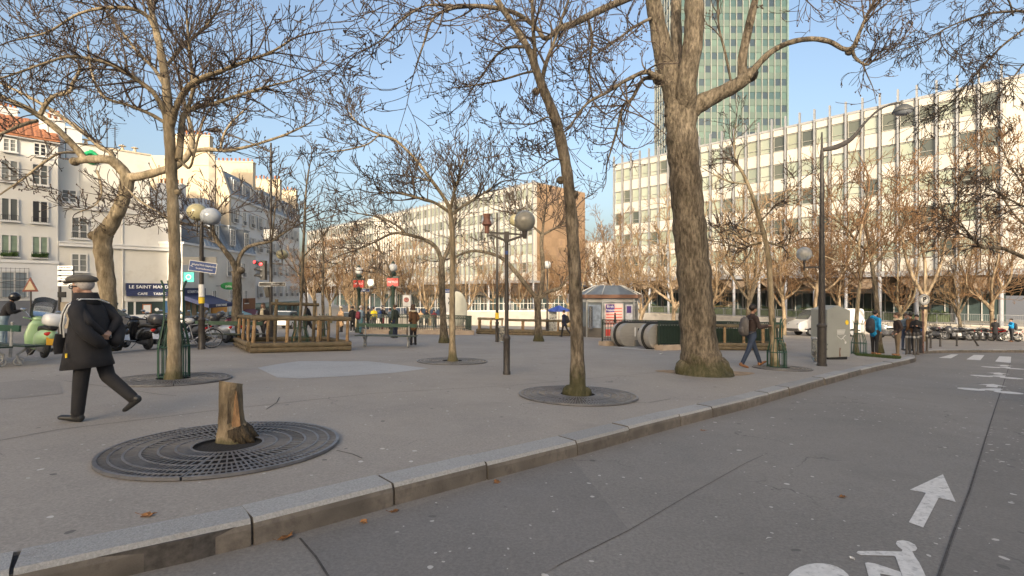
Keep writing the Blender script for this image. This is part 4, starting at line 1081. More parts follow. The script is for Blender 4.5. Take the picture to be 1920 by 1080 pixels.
# houses behind the viewer: they throw the long shadow that lies over the square
def rear_house(label, x0, x1, y0, y1, h):
    r = frame_thing('apartment_house', label, 'house', ((x0 + x1) / 2, (y0 + y1) / 2), 0, z=0, group='houses behind the viewer')
    wx, wy = (x1 - x0) / 2, (y1 - y0) / 2
    m = MB(); m.bb(-wx, wx, -wy, wy, -1, h); m.build('wall', M_WHITER, r)
    m = MB(); m.prism([(-wx, -wy, h), (-wx, wy, h), (-wx, wy - 1.2, h + 2.6), (-wx, -wy + 1.2, h + 2.6)], (2 * wx, 0, 0)); m.build('mansard_roof', M_ZINC, r)
    q = MB(); q.bb(-0.55, 0.55, 0, 0.05, 0, 1.9); mw = q.mesh('window', M_PANE)
    for k in range(int(h / 3.2)):
        for i in range(int(2 * wx / 2.6)): link('window', mw, r, (-wx + 1.5 + i * 2.6, wy, 0.8 + k * 3.2))
    return r
REAR = True
# ================================================================== trees
BARK_T = bark('bark_tan', (0.15, 0.115, 0.07), (0.38, 0.31, 0.21), 0.35, 15, 0.6)
BARK_D = bark('bark_grey_brown', (0.035, 0.027, 0.018), (0.245, 0.20, 0.145), 0.25, 20, 1.0, foot=0.9)
BARK_P = bark('bark_plane', (0.17, 0.125, 0.08), (0.36, 0.28, 0.19), 0.35, 5, 0.3, (0.20, 0.17, 0.09))
TWIG_D = mat('twig_dark', (0.085, 0.062, 0.046), 0.85, 0.35, 3)
TWIG_B = mat('twig_brown', (0.20, 0.118, 0.060), 0.85, 0.35, 2)
TWIG_L = mat('twig_tan', (0.27, 0.185, 0.105), 0.85, 0.3, 2)
POD = mat('seed_pod', (0.055, 0.033, 0.022), 0.8, 0.3, 20)

def np_mesh(name, verts, quads, m, smooth=True):
    me = bpy.data.meshes.new(name)
    nv, nq = len(verts), len(quads)
    me.vertices.add(nv); me.vertices.foreach_set('co', np.asarray(verts, dtype=np.float32).ravel())
    me.loops.add(nq * 4); me.loops.foreach_set('vertex_index', np.asarray(quads, dtype=np.int32).ravel())
    me.polygons.add(nq); me.polygons.foreach_set('loop_start', np.arange(0, nq * 4, 4, dtype=np.int32))
    me.polygons.foreach_set('use_smooth', np.ones(nq, dtype=bool) if smooth else np.zeros(nq, dtype=bool))
    me.materials.append(m)
    me.update(calc_edges=True); me.validate()
    return me
def unit(a):
    return a / np.maximum(np.linalg.norm(a, axis=-1, keepdims=True), 1e-9)
def tubes(P, R, k):
    """P (N, n, 3) paths, R (N, n) radii -> vertices and quads of k-sided tubes"""
    N, n, _ = P.shape
    T = np.empty_like(P); T[:, 1:-1] = P[:, 2:] - P[:, :-2]; T[:, 0] = P[:, 1] - P[:, 0]; T[:, -1] = P[:, -1] - P[:, -2]
    T = unit(T); ref = np.array([0.31, 0.53, 0.27]); A = unit(np.cross(T, ref)); B = np.cross(T, A)
    q = np.arange(k) * 2 * pi / k
    Vt = P[:, :, None, :] + R[:, :, None, None] * (A[:, :, None, :] * np.cos(q)[None, None, :, None] + B[:, :, None, :] * np.sin(q)[None, None, :, None])
    idx = np.arange(N * n * k).reshape(N, n, k)
    a = idx[:, :-1, :]; b = np.roll(idx, -1, axis=2)[:, :-1, :]; c = np.roll(idx, -1, axis=2)[:, 1:, :]; d = idx[:, 1:, :]
    Q = np.stack([a, b, c, d], axis=-1).reshape(-1, 4)
    return Vt.reshape(-1, 3), Q
def grow(P0, D0, L0, R0, levels, rng, rmin):
    """branches by generation; levels: (nseg, wiggle, uplift, children, length ratio, spread, sides)"""
    out = []; tips = []
    P, D, L, R = P0, unit(D0), L0, R0
    for li, (ns, wig, upl, nch, lr, spread, sides) in enumerate(levels):
        N = len(P)
        if N == 0: break
        pts = np.empty((N, ns + 1, 3)); pts[:, 0] = P; d = D.copy(); dirs = np.empty((N, ns + 1, 3)); dirs[:, 0] = d
        cur = unit(rng.normal(size=(N, 3))) * wig
        for s in range(ns):
            cur = 0.82 * cur + 0.5 * wig * rng.normal(size=(N, 3))
            d = unit(d + cur + np.array([0, 0, upl * (0.4 + s / ns)]))
            pts[:, s + 1] = pts[:, s] + d * (L / ns)[:, None]; dirs[:, s + 1] = d
        t = np.linspace(0, 1, ns + 1)
        rr = np.maximum(R[:, None] * (1 - 0.72 * t)[None, :], rmin)
        out.append((pts, rr, sides)); tips.append(pts[:, -1])
        if nch <= 0: break
        cnt = np.maximum(0, np.floor(nch * (0.6 + 0.8 * rng.random(N)) + rng.random(N))).astype(int)
        par = np.repeat(np.arange(N), cnt); M = len(par)
        tt = 0.15 + 0.85 * rng.random(M) ** 0.8
        f = tt * ns; i0 = np.minimum(f.astype(int), ns - 1); fr = (f - i0)[:, None]
        newP = pts[par, i0] * (1 - fr) + pts[par, i0 + 1] * fr
        pd = dirs[par, i0]
        rv = rng.normal(size=(M, 3)); perp = unit(rv - pd * np.sum(rv * pd, axis=1, keepdims=True))
        sp = spread * (0.6 + 0.8 * rng.random((M, 1)))
        newD = unit(pd * np.cos(sp) + perp * np.sin(sp) + np.array([0, 0, 0.18]))
        newL = L[par] * lr * (0.55 + 0.75 * rng.random(M)) * (1.15 - 0.45 * tt)
        newR = np.maximum(rr[par, i0] * 0.6, rmin)
        P, D, L, R = newP, newD, newL, newR
    return out, tips
def crown_mesh(name, branches, m):
    vs = []; qs = []; b = 0
    for P, R, k in branches:
        if len(P) == 0: continue
        v, q = tubes(P, R, k); vs.append(v); qs.append(q + b); b += len(v)
    return np_mesh(name, np.concatenate(vs), np.concatenate(qs), m)
def catmull(pts, n):
    out = []
    P = [pts[0]] + list(pts) + [pts[-1]]
    for i in range(1, len(P) - 2):
        p0, p1, p2, p3 = [np.array(P[j], dtype=float) for j in (i - 1, i, i + 1, i + 2)]
        for s in range(n):
            t = s / n
            out.append(0.5 * (2 * p1 + (p2 - p0) * t + (2 * p0 - 5 * p1 + 4 * p2 - p3) * t * t + (3 * p1 - p0 - 3 * p2 + p3) * t ** 3))
    out.append(np.array(P[-2], dtype=float))
    return out

def photo_tree(label, base_px, limbs, trunk_mat, twig_mat, seed, twig_n, twig_len, levels, rmin_k=0.0007, flare=None, pods=0, depth_spread=1.0, group=None, Y0=None, name='bare_tree', knots=()):
    """limbs: lists of (px, py, width px[, metres nearer]) at the tree's own distance; the first is the trunk.
       A limb whose options hold 't0' sends out branches from that fraction on."""
    rng = np.random.default_rng(seed)
    bx, by = gp(*base_px) if Y0 is None else ((base_px[0] - CX) / FPX * Y0, Y0)
    Yt = by if Y0 is None else Y0
    root = thing(name, label, 'tree', (bx, by), 0, group)
    org = np.array(root.location)
    tm = MB(); SP, SD, SL, SR = [], [], [], []
    for li, limb in enumerate(limbs):
        path, opt = limb
        dy = 0.0; W = []
        for q in path:
            d = q[3] if len(q) > 3 else None
            y = Yt - (d if d is not None else 0.0)
            p = at(q[0], q[1], y); W.append((p.x, p.y, p.z, q[2] / 2 / FPX * y / sqrt(1 + (p.x / y) ** 2)))
        C = catmull(W, 6 if li == 0 else 5)
        pts = [c[:3] - org for c in C]; rad = [max(c[3], 0.004) for c in C]
        if li == 0 and flare:
            pts[0][2] = -0.05
            for i, p in enumerate(pts):
                h = max(0, p[2]); rad[i] *= 1 + (flare - 1) * math.exp(-h / 0.16)
        rad = [r * (1 + 0.04 * sin(i * 1.7 + li) + 0.03 * sin(i * 0.9 + 2 * li)) for i, r in enumerate(rad)]
        tm.tube(pts, rad, 14 if li == 0 else 8)
        if opt.get('t0') is not None:
            n = opt.get('n', twig_n); ts = rng.uniform(opt['t0'], 1.0, n)
            for t in ts:
                f = t * (len(pts) - 1); i = min(int(f), len(pts) - 2)
                p = pts[i] + (pts[i + 1] - pts[i]) * (f - i); tg = pts[i + 1] - pts[i]; tg = tg / max(1e-6, np.linalg.norm(tg))
                rv = rng.normal(size=3) * np.array([1, opt.get('dy', 1.3), 1]); pp = rv - tg * rv.dot(tg); pp /= np.linalg.norm(pp)
                a = rng.uniform(0.5, 1.25)
                SP.append(p); SD.append(tg * cos(a) + pp * sin(a) + np.array([0, 0, opt.get('up', 0.25)])); SL.append(opt.get('len', twig_len) * rng.uniform(0.5, 1.25)); SR.append(min(rad[i] * 0.55, opt.get('r', 0.022)))
            # the limb's own end goes on as a branch
            tg = pts[-1] - pts[-2]; SP.append(pts[-1]); SD.append(tg); SL.append(opt.get('len', twig_len)); SR.append(rad[-1])
    for (kx, ky, kr) in knots:
        p = at(kx, ky, Yt); tm.ell(np.array(p) - org, (kr, kr * 1.1, kr), 8, 6)
    tr = tm.build('trunk', trunk_mat, root, 'all')
    if SP:
        br, tips = grow(np.array(SP), np.array(SD), np.array(SL), np.array(SR), levels, rng, rmin_k * Yt)
        link('crown', crown_mesh('crown', br, twig_mat), root)
        if pods:
            T = np.concatenate(tips[1:]) if len(tips) > 1 else tips[0]
            T = T[rng.permutation(len(T))[:pods]]
            s = 0.0016 * Yt; o8 = np.array([[1, 0, 0], [-1, 0, 0], [0, 1, 0], [0, -1, 0], [0, 0, 1.3], [0, 0, -1.3]]) * s
            vs = (T[:, None, :] + o8[None]).reshape(-1, 3); base = (np.arange(len(T)) * 6)[:, None, None]
            qd = np.array([[0, 2, 4, 4], [2, 1, 4, 4], [1, 3, 4, 4], [3, 0, 4, 4], [2, 0, 5, 5], [1, 2, 5, 5], [3, 1, 5, 5], [0, 3, 5, 5]])
            me = bpy.data.meshes.new('seed_pods'); me.from_pydata(vs.tolist(), [], (base + qd[None, :, :3]).reshape(-1, 3).tolist()); me.materials.append(POD)
            tag(link('seed_pods', me, root), None, None, None, 'stuff')
    return root
# generations of twigs: (segments, wiggle, uplift, children, length ratio, spread, sides)
LV_NEAR = [(9, 0.12, 0.03, 3.6, 0.6, 0.8, 4), (7, 0.12, 0.06, 2.0, 0.66, 0.62, 3), (5, 0.12, 0.10, 0.65, 0.7, 0.55, 3), (4, 0.13, 0.15, 0, 0, 0, 3)]
LV_MID = [(8, 0.13, 0.05, 4.0, 0.58, 0.8, 4), (6, 0.14, 0.08, 2.3, 0.6, 0.7, 3), (4, 0.14, 0.12, 0, 0, 0, 3)]

photo_tree('twisted tree with a thick elbow at the left, behind the walking man', (205, 655), [
    ([(206, 657, 40), (205, 620, 36), (203, 560, 35), (198, 510, 36), (193, 465, 38), (194, 440, 40), (205, 425, 34), (222, 395, 30), (235, 360, 28), (240, 328, 30)], {}),
    ([(241, 335, 26), (226, 315, 24, 0.1), (205, 300, 22, 0.3), (170, 299, 20, 0.4), (143, 302, 15, 0.5)], {}),
    ([(158, 298, 18, 0.4), (140, 275, 16, 0.5), (108, 243, 15, 0.8), (72, 216, 15, 1.0), (45, 200, 14, 1.3), (0, 180, 12, 1.6), (-60, 150, 8, 2.0)], {'t0': 0.5, 'n': 10}),
    ([(214, 306, 14, 0.3), (207, 285, 12, 0.0), (190, 277, 12, -0.2), (165, 255, 11, -0.4), (110, 215, 10, -0.7), (55, 182, 8, -1.0), (0, 155, 6, -1.4)], {'t0': 0.35, 'n': 16}),
    ([(75, 216, 11, 1.0), (88, 192, 11, 1.1), (102, 180, 10, 1.2), (130, 172, 9, 1.4), (137, 155, 8, 1.5), (150, 125, 6, 1.7), (125, 100, 4, 1.9)], {'t0': 0.3, 'n': 14}),
    ([(70, 226, 9, 1.0), (40, 235, 9, 1.5), (0, 252, 8, 2.0), (-50, 270, 6, 2.5)], {'t0': 0.3, 'n': 8}),
    ([(140, 286, 6, 0.5), (110, 288, 6, 0.9), (75, 310, 6, 1.2), (40, 338, 5, 1.5), (0, 365, 4, 1.8), (-40, 400, 3, 2.0)], {'t0': 0.15, 'n': 14, 'len': 0.8}),
    ([(243, 333, 22), (265, 330, 20, 0.1), (300, 321, 18, 0.2), (330, 311, 16, 0.0), (350, 294, 14, -0.2), (360, 270, 12, -0.4), (357, 235, 10, -0.6), (348, 205, 8, -0.8), (340, 160, 6, -1.0)], {'t0': 0.55, 'n': 12}),
    ([(358, 284, 10, -0.3), (390, 280, 9, -0.3), (425, 282, 8, -0.2), (465, 275, 6, 0.0), (520, 258, 5, 0.2), (550, 246, 4, 0.4), (572, 235, 3, 0.5)], {'t0': 0.12, 'n': 20, 'len': 1.0}),
    ([(414, 281, 5, -0.2), (418, 258, 5, -0.3), (432, 232, 4, -0.4), (460, 205, 3, -0.4)], {'t0': 0.3, 'n': 12, 'len': 1.2}),
    ([(182, 320, 5, 0.2), (188, 340, 5, 0.3), (190, 365, 4, 0.4), (178, 385, 3, 0.5), (150, 397, 3, 0.6)], {'t0': 0.2, 'n': 14, 'len': 0.7}),
    ([(236, 350, 4, 0.3), (260, 375, 4, 0.5), (300, 400, 3, 0.7), (330, 420, 3, 0.8)], {'t0': 0.1, 'n': 14, 'len': 0.8})],
    BARK_T, TWIG_D, 11, 12, 1.8, LV_NEAR, 0.0006, 1.15, 700, knots=[(176, 442, 0.16), (140, 303, 0.14)])

photo_tree('straight pale tree inside the tall green guard at the left', (325, 712), [
    ([(325, 714, 30), (327, 660, 27), (326, 600, 25), (327, 540, 24), (328, 480, 23), (325, 400, 23), (322, 330, 23), (318, 260, 22), (315, 215, 22), (312, 165, 18), (303, 105, 16), (291, 50, 14), (280, 0, 11), (272, -50, 8)], {'t0': 0.86, 'n': 14, 'len': 1.2}),
    ([(311, 222, 12), (305, 203, 12, 0.1), (287, 173, 11, 0.2), (250, 145, 10, 0.4), (213, 123, 9, 0.6), (167, 110, 8, 0.8), (125, 107, 7, 1.0), (80, 120, 6, 1.2), (0, 147, 5, 1.5), (-50, 150, 4, 1.6)], {'t0': 0.25, 'n': 26}),
    ([(309, 230, 8), (280, 213, 8, -0.2), (240, 197, 7, -0.4), (193, 180, 6, -0.6), (172, 135, 5, -0.8), (165, 85, 4, -1.0)], {'t0': 0.2, 'n': 22}),
    ([(322, 235, 15), (331, 200, 14, 0.2), (347, 170, 12, 0.3), (370, 150, 11, 0.5), (417, 132, 9, 0.8), (467, 113, 7, 1.0), (510, 97, 5, 1.2), (545, 75, 4, 1.3)], {'t0': 0.22, 'n': 30}),
    ([(335, 300, 15), (340, 250, 14, -0.2), (345, 215, 12, -0.4), (370, 201, 10, -0.5), (405, 193, 8, -0.6), (450, 178, 7, -0.7), (500, 163, 5, -0.7), (550, 150, 3, -0.7)], {'t0': 0.35, 'n': 30}),
    ([(352, 205, 9, -0.5), (362, 165, 8, -0.4), (358, 117, 7, -0.3), (353, 67, 5, -0.2), (350, 20, 4, 0)], {'t0': 0.2, 'n': 22}),
    ([(296, 65, 10), (270, 25, 9, 0.2), (215, 14, 8, 0.5), (150, 25, 6, 0.7), (90, 60, 5, 0.9), (30, 75, 4, 1.0)], {'t0': 0.15, 'n': 26}),
    ([(316, 175, 9), (290, 130, 8, -0.6), (260, 100, 7, -1.0), (225, 55, 6, -1.3), (190, 10, 4, -1.6)], {'t0': 0.15, 'n': 22}),
    ([(308, 130, 8), (340, 90, 7, -0.8), (385, 50, 6, -1.2), (410, 15, 4, -1.5)], {'t0': 0.2, 'n': 22}),
    ([(337, 300, 7), (355, 315, 5, 0.2), (365, 285, 5, 0.3), (380, 230, 4, 0.3), (395, 205, 3, 0.3)], {'t0': 0.4, 'n': 10, 'len': 0.6})],
    BARK_T, TWIG_D, 12, 20, 1.1, LV_NEAR, 0.00062, 1.25, 800, knots=[(318, 270, 0.07), (333, 360, 0.06), (318, 300, 0.08)])

photo_tree('dark forked tree beside the log fence, in front of the white houses', (443, 641), [
    ([(442, 643, 24), (443, 600, 20), (445, 560, 18), (444, 525, 18), (444, 508, 20)], {}),
    ([(443, 510, 12), (436, 490, 12, 0.1), (420, 468, 11, 0.2), (405, 448, 10, 0.3), (398, 425, 8, 0.4), (402, 405, 6, 0.5)], {'t0': 0.5, 'n': 12, 'len': 1.6}),
    ([(400, 432, 6, 0.4), (385, 425, 5, 0.6), (350, 420, 4, 0.9), (310, 405, 3, 1.2), (270, 398, 2, 1.5)], {'t0': 0.1, 'n': 18, 'len': 1.7}),
    ([(446, 508, 10), (448, 485, 9, -0.1), (462, 465, 8, -0.2), (485, 457, 7, -0.3), (508, 452, 6, -0.3), (535, 435, 4, -0.4), (562, 420, 3, -0.5)], {'t0': 0.5, 'n': 16, 'len': 1.8}),
    ([(510, 450, 4, -0.3), (515, 400, 3, -0.4), (520, 350, 3, -0.5)], {'t0': 0.4, 'n': 8, 'len': 1.3})],
    BARK_D, TWIG_D, 13, 12, 1.7, LV_MID, 0.0006, 1.2, 120, knots=[(452, 507, 0.16)])

photo_tree('slender straight tree rising from its grate in the middle of the square', (848, 679), [
    ([(849, 681, 16), (848, 640, 12), (848, 560, 11), (849, 470, 10), (847, 420, 10), (843, 388, 9)], {}),
    ([(843, 390, 8), (830, 367, 7), (800, 326, 6, 0.2), (774, 293, 5, 0.3), (741, 263, 5, 0.5), (711, 252, 4, 0.7), (674, 233, 3, 0.9), (655, 211, 2, 1.0)], {'t0': 0.62, 'n': 14, 'len': 1.1}),
    ([(711, 252, 3, 0.7), (690, 270, 3, 0.8), (655, 280, 3, 0.9), (620, 285, 2, 1.0)], {'t0': 0.1, 'n': 10, 'len': 0.8}),
    ([(842, 398, 6), (815, 380, 6, 0.2), (780, 370, 5, 0.4), (745, 362, 4, 0.6), (715, 362, 3, 0.8)], {'t0': 0.25, 'n': 24, 'len': 1.3, 'up': 0.5}),
    ([(848, 402, 6), (870, 385, 5, -0.3), (895, 370, 4, -0.5), (925, 350, 3, -0.7)], {'t0': 0.2, 'n': 20, 'len': 1.2, 'up': 0.5}),
    ([(845, 392, 6), (852, 360, 5, 0.4), (862, 325, 4, 0.6), (870, 300, 3, 0.8)], {'t0': 0.15, 'n': 20, 'len': 1.1}),
    ([(838, 380, 5), (815, 345, 4, -0.6), (790, 335, 3, -0.9), (760, 330, 3, -1.1)], {'t0': 0.2, 'n': 18, 'len': 1.1, 'up': 0.4})],
    BARK_T, TWIG_D, 14, 12, 1.2, LV_MID, 0.0006, 1.4, 120)

photo_tree('forked tree behind the metal railing left of the slender tree', (833, 643), [
    ([(833, 644, 18), (831, 600, 13), (829, 550, 12), (828, 500, 12), (829, 482, 13)], {}),
    ([(828, 490, 9), (818, 465, 8), (798, 450, 7, 0.3), (765, 440, 6, 0.5), (735, 438, 5, 0.7), (700, 455, 4, 0.9), (665, 470, 3, 1.1)], {'t0': 0.25, 'n': 26, 'len': 2.0}),
    ([(831, 488, 9), (842, 462, 7, -0.2), (850, 430, 6, -0.3), (855, 390, 5, -0.4), (850, 350, 3, -0.5)], {'t0': 0.3, 'n': 20, 'len': 2.0}),
    ([(762, 440, 5, 0.5), (740, 420, 4, 0.8), (700, 405, 3, 1.0), (670, 400, 2, 1.2)], {'t0': 0.2, 'n': 14, 'len': 1.7}),
    ([(705, 455, 4, 0.9), (735, 520, 3, 1.2), (700, 500, 2, 1.0)], {'t0': 0.5, 'n': 8, 'len': 1.2})],
    BARK_D, TWIG_D, 15, 14, 2.0, LV_MID, 0.0005, 1.3, 80)

photo_tree('low forked tree with a long bent arm left of the blue umbrella', (1010, 640), [
    ([(1010, 641, 17), (1009, 610, 13), (1008, 580, 12), (1008, 556, 15)], {}),
    ([(1006, 560, 9), (992, 542, 8), (968, 512, 8, 0.2), (945, 487, 7, 0.3), (918, 475, 6, 0.5), (885, 471, 5, 0.7), (850, 482, 3, 0.9)], {'t0': 0.5, 'n': 14, 'len': 1.7}),
    ([(1010, 560, 9), (1016, 535, 8), (1018, 500, 8, -0.1), (1015, 460, 7, -0.2), (1017, 436, 7, -0.2)], {}),
    ([(1017, 440, 5, -0.2), (1000, 425, 4, 0.1), (985, 410, 3, 0.3), (960, 400, 3, 0.5)], {'t0': 0.2, 'n': 18, 'len': 1.9}),
    ([(1018, 440, 5, -0.2), (1040, 428, 4, -0.5), (1062, 415, 3, -0.7), (1080, 390, 3, -0.9)], {'t0': 0.2, 'n': 18, 'len': 1.9}),
    ([(1017, 438, 5, -0.2), (1020, 410, 4, 0), (1025, 380, 3, 0.2)], {'t0': 0.2, 'n': 12, 'len': 1.6}),
    ([(1012, 560, 8), (1028, 547, 7, 0.2), (1048, 541, 6, 0.4), (1058, 530, 4, 0.5), (1070, 510, 3, 0.6)], {'t0': 0.5, 'n': 8, 'len': 1.2})],
    BARK_D, TWIG_D, 16, 14, 1.9, LV_MID, 0.0005, 1.3, 60)

photo_tree('leaning dark tree rising past the globe lamp near the kerb', (1083, 741), [
    ([(1083, 744, 32), (1083, 725, 29), (1082, 640, 25), (1078, 520, 24), (1071, 400, 22), (1064, 330, 21), (1055, 280, 21), (1043, 228, 20), (1026, 185, 18), (1010, 145, 16), (992, 95, 13), (965, 50, 12), (935, 5, 11), (905, -50, 9)], {}),
    ([(1016, 160, 8), (1022, 125, 8, -0.2), (1040, 75, 6, -0.4), (1055, 30, 5, -0.5), (1070, -10, 4, -0.6)], {'t0': 0.25, 'n': 14}),
    ([(1005, 120, 8), (1000, 60, 7, 0.2), (998, 0, 6, 0.4)], {'t0': 0.3, 'n': 8}),
    ([(1004, 133, 5), (980, 138, 4, -0.3), (940, 150, 4, -0.5), (890, 160, 3, -0.7), (850, 165, 2, -0.9)], {'t0': 0.15, 'n': 18, 'len': 0.7}),
    ([(1050, 250, 4), (1030, 220, 3, 0.2), (1000, 232, 3, 0.4), (965, 232, 2, 0.5)], {'t0': 0.15, 'n': 12, 'len': 0.55}),
    ([(1060, 300, 4), (1035, 300, 3, 0.2), (1005, 320, 2, 0.3), (985, 325, 2, 0.4)], {'t0': 0.15, 'n': 12, 'len': 0.5}),
    ([(985, 88, 6), (950, 90, 5, -0.5), (925, 110, 4, -0.8), (905, 140, 3, -1.0), (880, 175, 2, -1.1)], {'t0': 0.15, 'n': 18, 'len': 0.7})],
    BARK_D, TWIG_D, 17, 14, 1.0, LV_NEAR, 0.0006, 1.35, 300, knots=[(1051, 338, 0.07), (1076, 365, 0.08), (1005, 172, 0.07), (1068, 735, 0.13), (1098, 737, 0.11)])

photo_tree('huge old tree with mossy foot and three great limbs near the kerb', (1315, 702), [
    ([(1317, 707, 92), (1315, 680, 78), (1310, 640, 71), (1305, 570, 66), (1300, 500, 64), (1293, 430, 63), (1287, 360, 61), (1281, 290, 60), (1277, 235, 60), (1277, 195, 64)], {}),
    ([(1268, 215, 46), (1262, 170, 42, 0.1), (1249, 120, 40, 0.2), (1238, 70, 36, 0.3), (1226, 10, 30, 0.4), (1214, -50, 24, 0.5)], {}),
    ([(1285, 220, 46), (1287, 160, 40, 0.4), (1297, 100, 38, 0.5), (1302, 40, 40, 0.6), (1300, 0, 36, 0.6), (1290, -60, 30, 0.6)], {}),
    ([(1270, 190, 24), (1270, 120, 22, -0.4), (1268, 60, 22, -0.6), (1268, 0, 20, -0.8), (1272, -50, 18, -1.0)], {}),
    ([(1288, 215, 40), (1312, 195, 36, 0.1), (1345, 178, 31, 0.2), (1380, 160, 28, 0.4), (1400, 145, 28, 0.5)], {}),
    ([(1393, 152, 22, 0.4), (1392, 110, 19, 0.4), (1402, 60, 18, 0.5), (1416, 0, 15, 0.6), (1430, -60, 12, 0.8)], {}),
    ([(1402, 146, 15, 0.5), (1418, 125, 14, 0.5), (1445, 98, 12, 0.6), (1480, 80, 11, 0.7), (1520, 73, 11, 0.8), (1555, 78, 11, 0.9), (1582, 92, 10, 1.0), (1600, 88, 11, 1.1), (1612, 60, 8, 1.2), (1626, 28, 7, 1.3), (1645, -10, 5, 1.4)], {'t0': 0.82, 'n': 12, 'len': 1.1}),
    ([(1598, 92, 8, 1.1), (1602, 106, 7, 1.1), (1614, 117, 6, 1.2), (1628, 121, 5, 1.2), (1645, 105, 3, 1.3)], {'t0': 0.5, 'n': 12, 'len': 0.9}),
    ([(1372, 160, 5, 0.3), (1360, 100, 5, 0.3), (1348, 50, 4, 0.4), (1346, -10, 4, 0.4)], {'t0': 0.5, 'n': 4, 'len': 0.8}),
    ([(1252, 150, 14, 0.2), (1228, 143, 13, 0.3), (1210, 135, 9, 0.5), (1175, 150, 7, 0.8), (1140, 172, 6, 1.1), (1100, 195, 5, 1.4), (1070, 235, 4, 1.6), (1055, 250, 3, 1.7)], {'t0': 0.2, 'n': 22, 'len': 1.2, 'up': 0.1}),
    ([(1226, 146, 9, 0.3), (1205, 150, 8, 0.2), (1185, 185, 7, 0.1), (1168, 200, 6, 0.0), (1155, 250, 5, -0.1), (1140, 300, 3, -0.2)], {'t0': 0.2, 'n': 16, 'len': 1.2, 'up': 0.1}),
    ([(1222, -20, 14, 0.4), (1165, 2, 13, 0.8), (1120, 22, 13, 1.2), (1080, 42, 12, 1.5), (1050, 53, 11, 1.7), (1023, 72, 9, 1.9), (1005, 52, 8, 2.0), (965, 24, 8, 2.2), (905, 12, 8, 2.5), (850, 15, 7, 2.8), (812, 35, 5, 3.0), (795, 80, 4, 3.1), (780, 125, 3, 3.2)], {'t0': 0.3, 'n': 22, 'len': 1.3, 'up': 0.05}),
    ([(850, 15, 5, 2.8), (800, 10, 4, 3.0), (750, 40, 4, 3.2), (715, 75, 3, 3.4), (690, 90, 2, 3.5)], {'t0': 0.1, 'n': 13, 'len': 1.2, 'up': 0.3}),
    ([(1100, 30, 6, 1.3), (1110, 70, 5, 1.2), (1105, 130, 4, 1.1), (1110, 180, 3, 1.0)], {'t0': 0.2, 'n': 18, 'len': 0.9, 'up': 0.1}),
    ([(1290, -40, 10, 0.6), (1380, -60, 9, 1.5), (1480, -30, 7, 2.0), (1560, -10, 5, 2.3)], {'t0': 0.4, 'n': 16, 'len': 1.0, 'up': -0.3}),
    ([(1230, 30, 6, 0.4), (1190, 50, 5, 0.7), (1150, 80, 4, 0.9), (1120, 100, 3, 1.1)], {'t0': 0.2, 'n': 16, 'len': 0.9})],
    BARK_D, TWIG_D, 18, 14, 1.4, LV_NEAR, 0.00055, 1.25, 900, knots=[(1236, 145, 0.18), (1408, 140, 0.17), (1346, 690, 0.3), (1285, 692, 0.26), (1360, 700, 0.2), (1593, 96, 0.1)])

photo_tree('thin curved tree inside a green guard right of the huge tree', (1452, 690), [
    ([(1453, 691, 17), (1450, 640, 13), (1447, 590, 12), (1444, 530, 11), (1441, 480, 10), (1431, 435, 9), (1420, 395, 8), (1405, 352, 7), (1390, 320, 6), (1378, 306, 5)], {'t0': 0.9, 'n': 5, 'len': 0.7}),
    ([(1432, 438, 6), (1412, 437, 5, 0.2), (1392, 444, 4, 0.3), (1370, 432, 3, 0.4), (1355, 435, 2, 0.5)], {'t0': 0.15, 'n': 12, 'len': 0.7}),
    ([(1428, 455, 6), (1405, 460, 5, -0.2), (1388, 465, 4, -0.3), (1360, 455, 3, -0.4), (1335, 452, 2, -0.5)], {'t0': 0.15, 'n': 12, 'len': 0.7}),
    ([(1441, 455, 5), (1462, 460, 4, 0.3), (1480, 458, 3, 0.4), (1490, 453, 2, 0.5)], {'t0': 0.2, 'n': 7, 'len': 0.4}),
    ([(1425, 415, 4), (1445, 395, 3, 0.3), (1470, 370, 2, 0.5), (1500, 340, 2, 0.7)], {'t0': 0.2, 'n': 9, 'len': 0.8}),
    ([(1380, 308, 4), (1376, 270, 3, 0.1), (1380, 230, 2, 0.2)], {'t0': 0.3, 'n': 6, 'len': 0.7}),
    ([(1400, 345, 3), (1365, 340, 3, -0.2), (1335, 325, 2, -0.4)], {'t0': 0.2, 'n': 8, 'len': 0.7})],
    BARK_T, TWIG_D, 19, 8, 0.7, LV_MID, 0.0005, 1.3, 60)

LV_BUSH = [(7, 0.17, 0.08, 5, 0.58, 0.85, 3), (6, 0.18, 0.1, 3.5, 0.58, 0.8, 3), (4, 0.18, 0.1, 1.6, 0.6, 0.75, 3), (3, 0.16, 0.1, 0, 0, 0, 3)]
photo_tree('slim tree with rusty twigs beside the grey cabinet', (1607, 663), [
    ([(1605, 664, 11), (1605, 620, 8), (1608, 570, 8), (1613, 520, 7), (1610, 470, 6), (1616, 420, 5)], {'t0': 0.5, 'n': 8}),
    ([(1612, 530, 5), (1595, 505, 4, 0.3), (1570, 490, 3, 0.5), (1545, 480, 3, 0.7)], {'t0': 0.15, 'n': 12}),
    ([(1612, 510, 5), (1635, 480, 4, -0.3), (1655, 440, 3, -0.5), (1670, 400, 2, -0.7)], {'t0': 0.15, 'n': 12}),
    ([(1611, 480, 5), (1590, 440, 4, -0.3), (1570, 400, 3, -0.5), (1555, 360, 2, -0.7)], {'t0': 0.15, 'n': 12})],
    BARK_T, TWIG_B, 20, 10, 1.7, LV_MID, 0.00055, 1.3, 0)
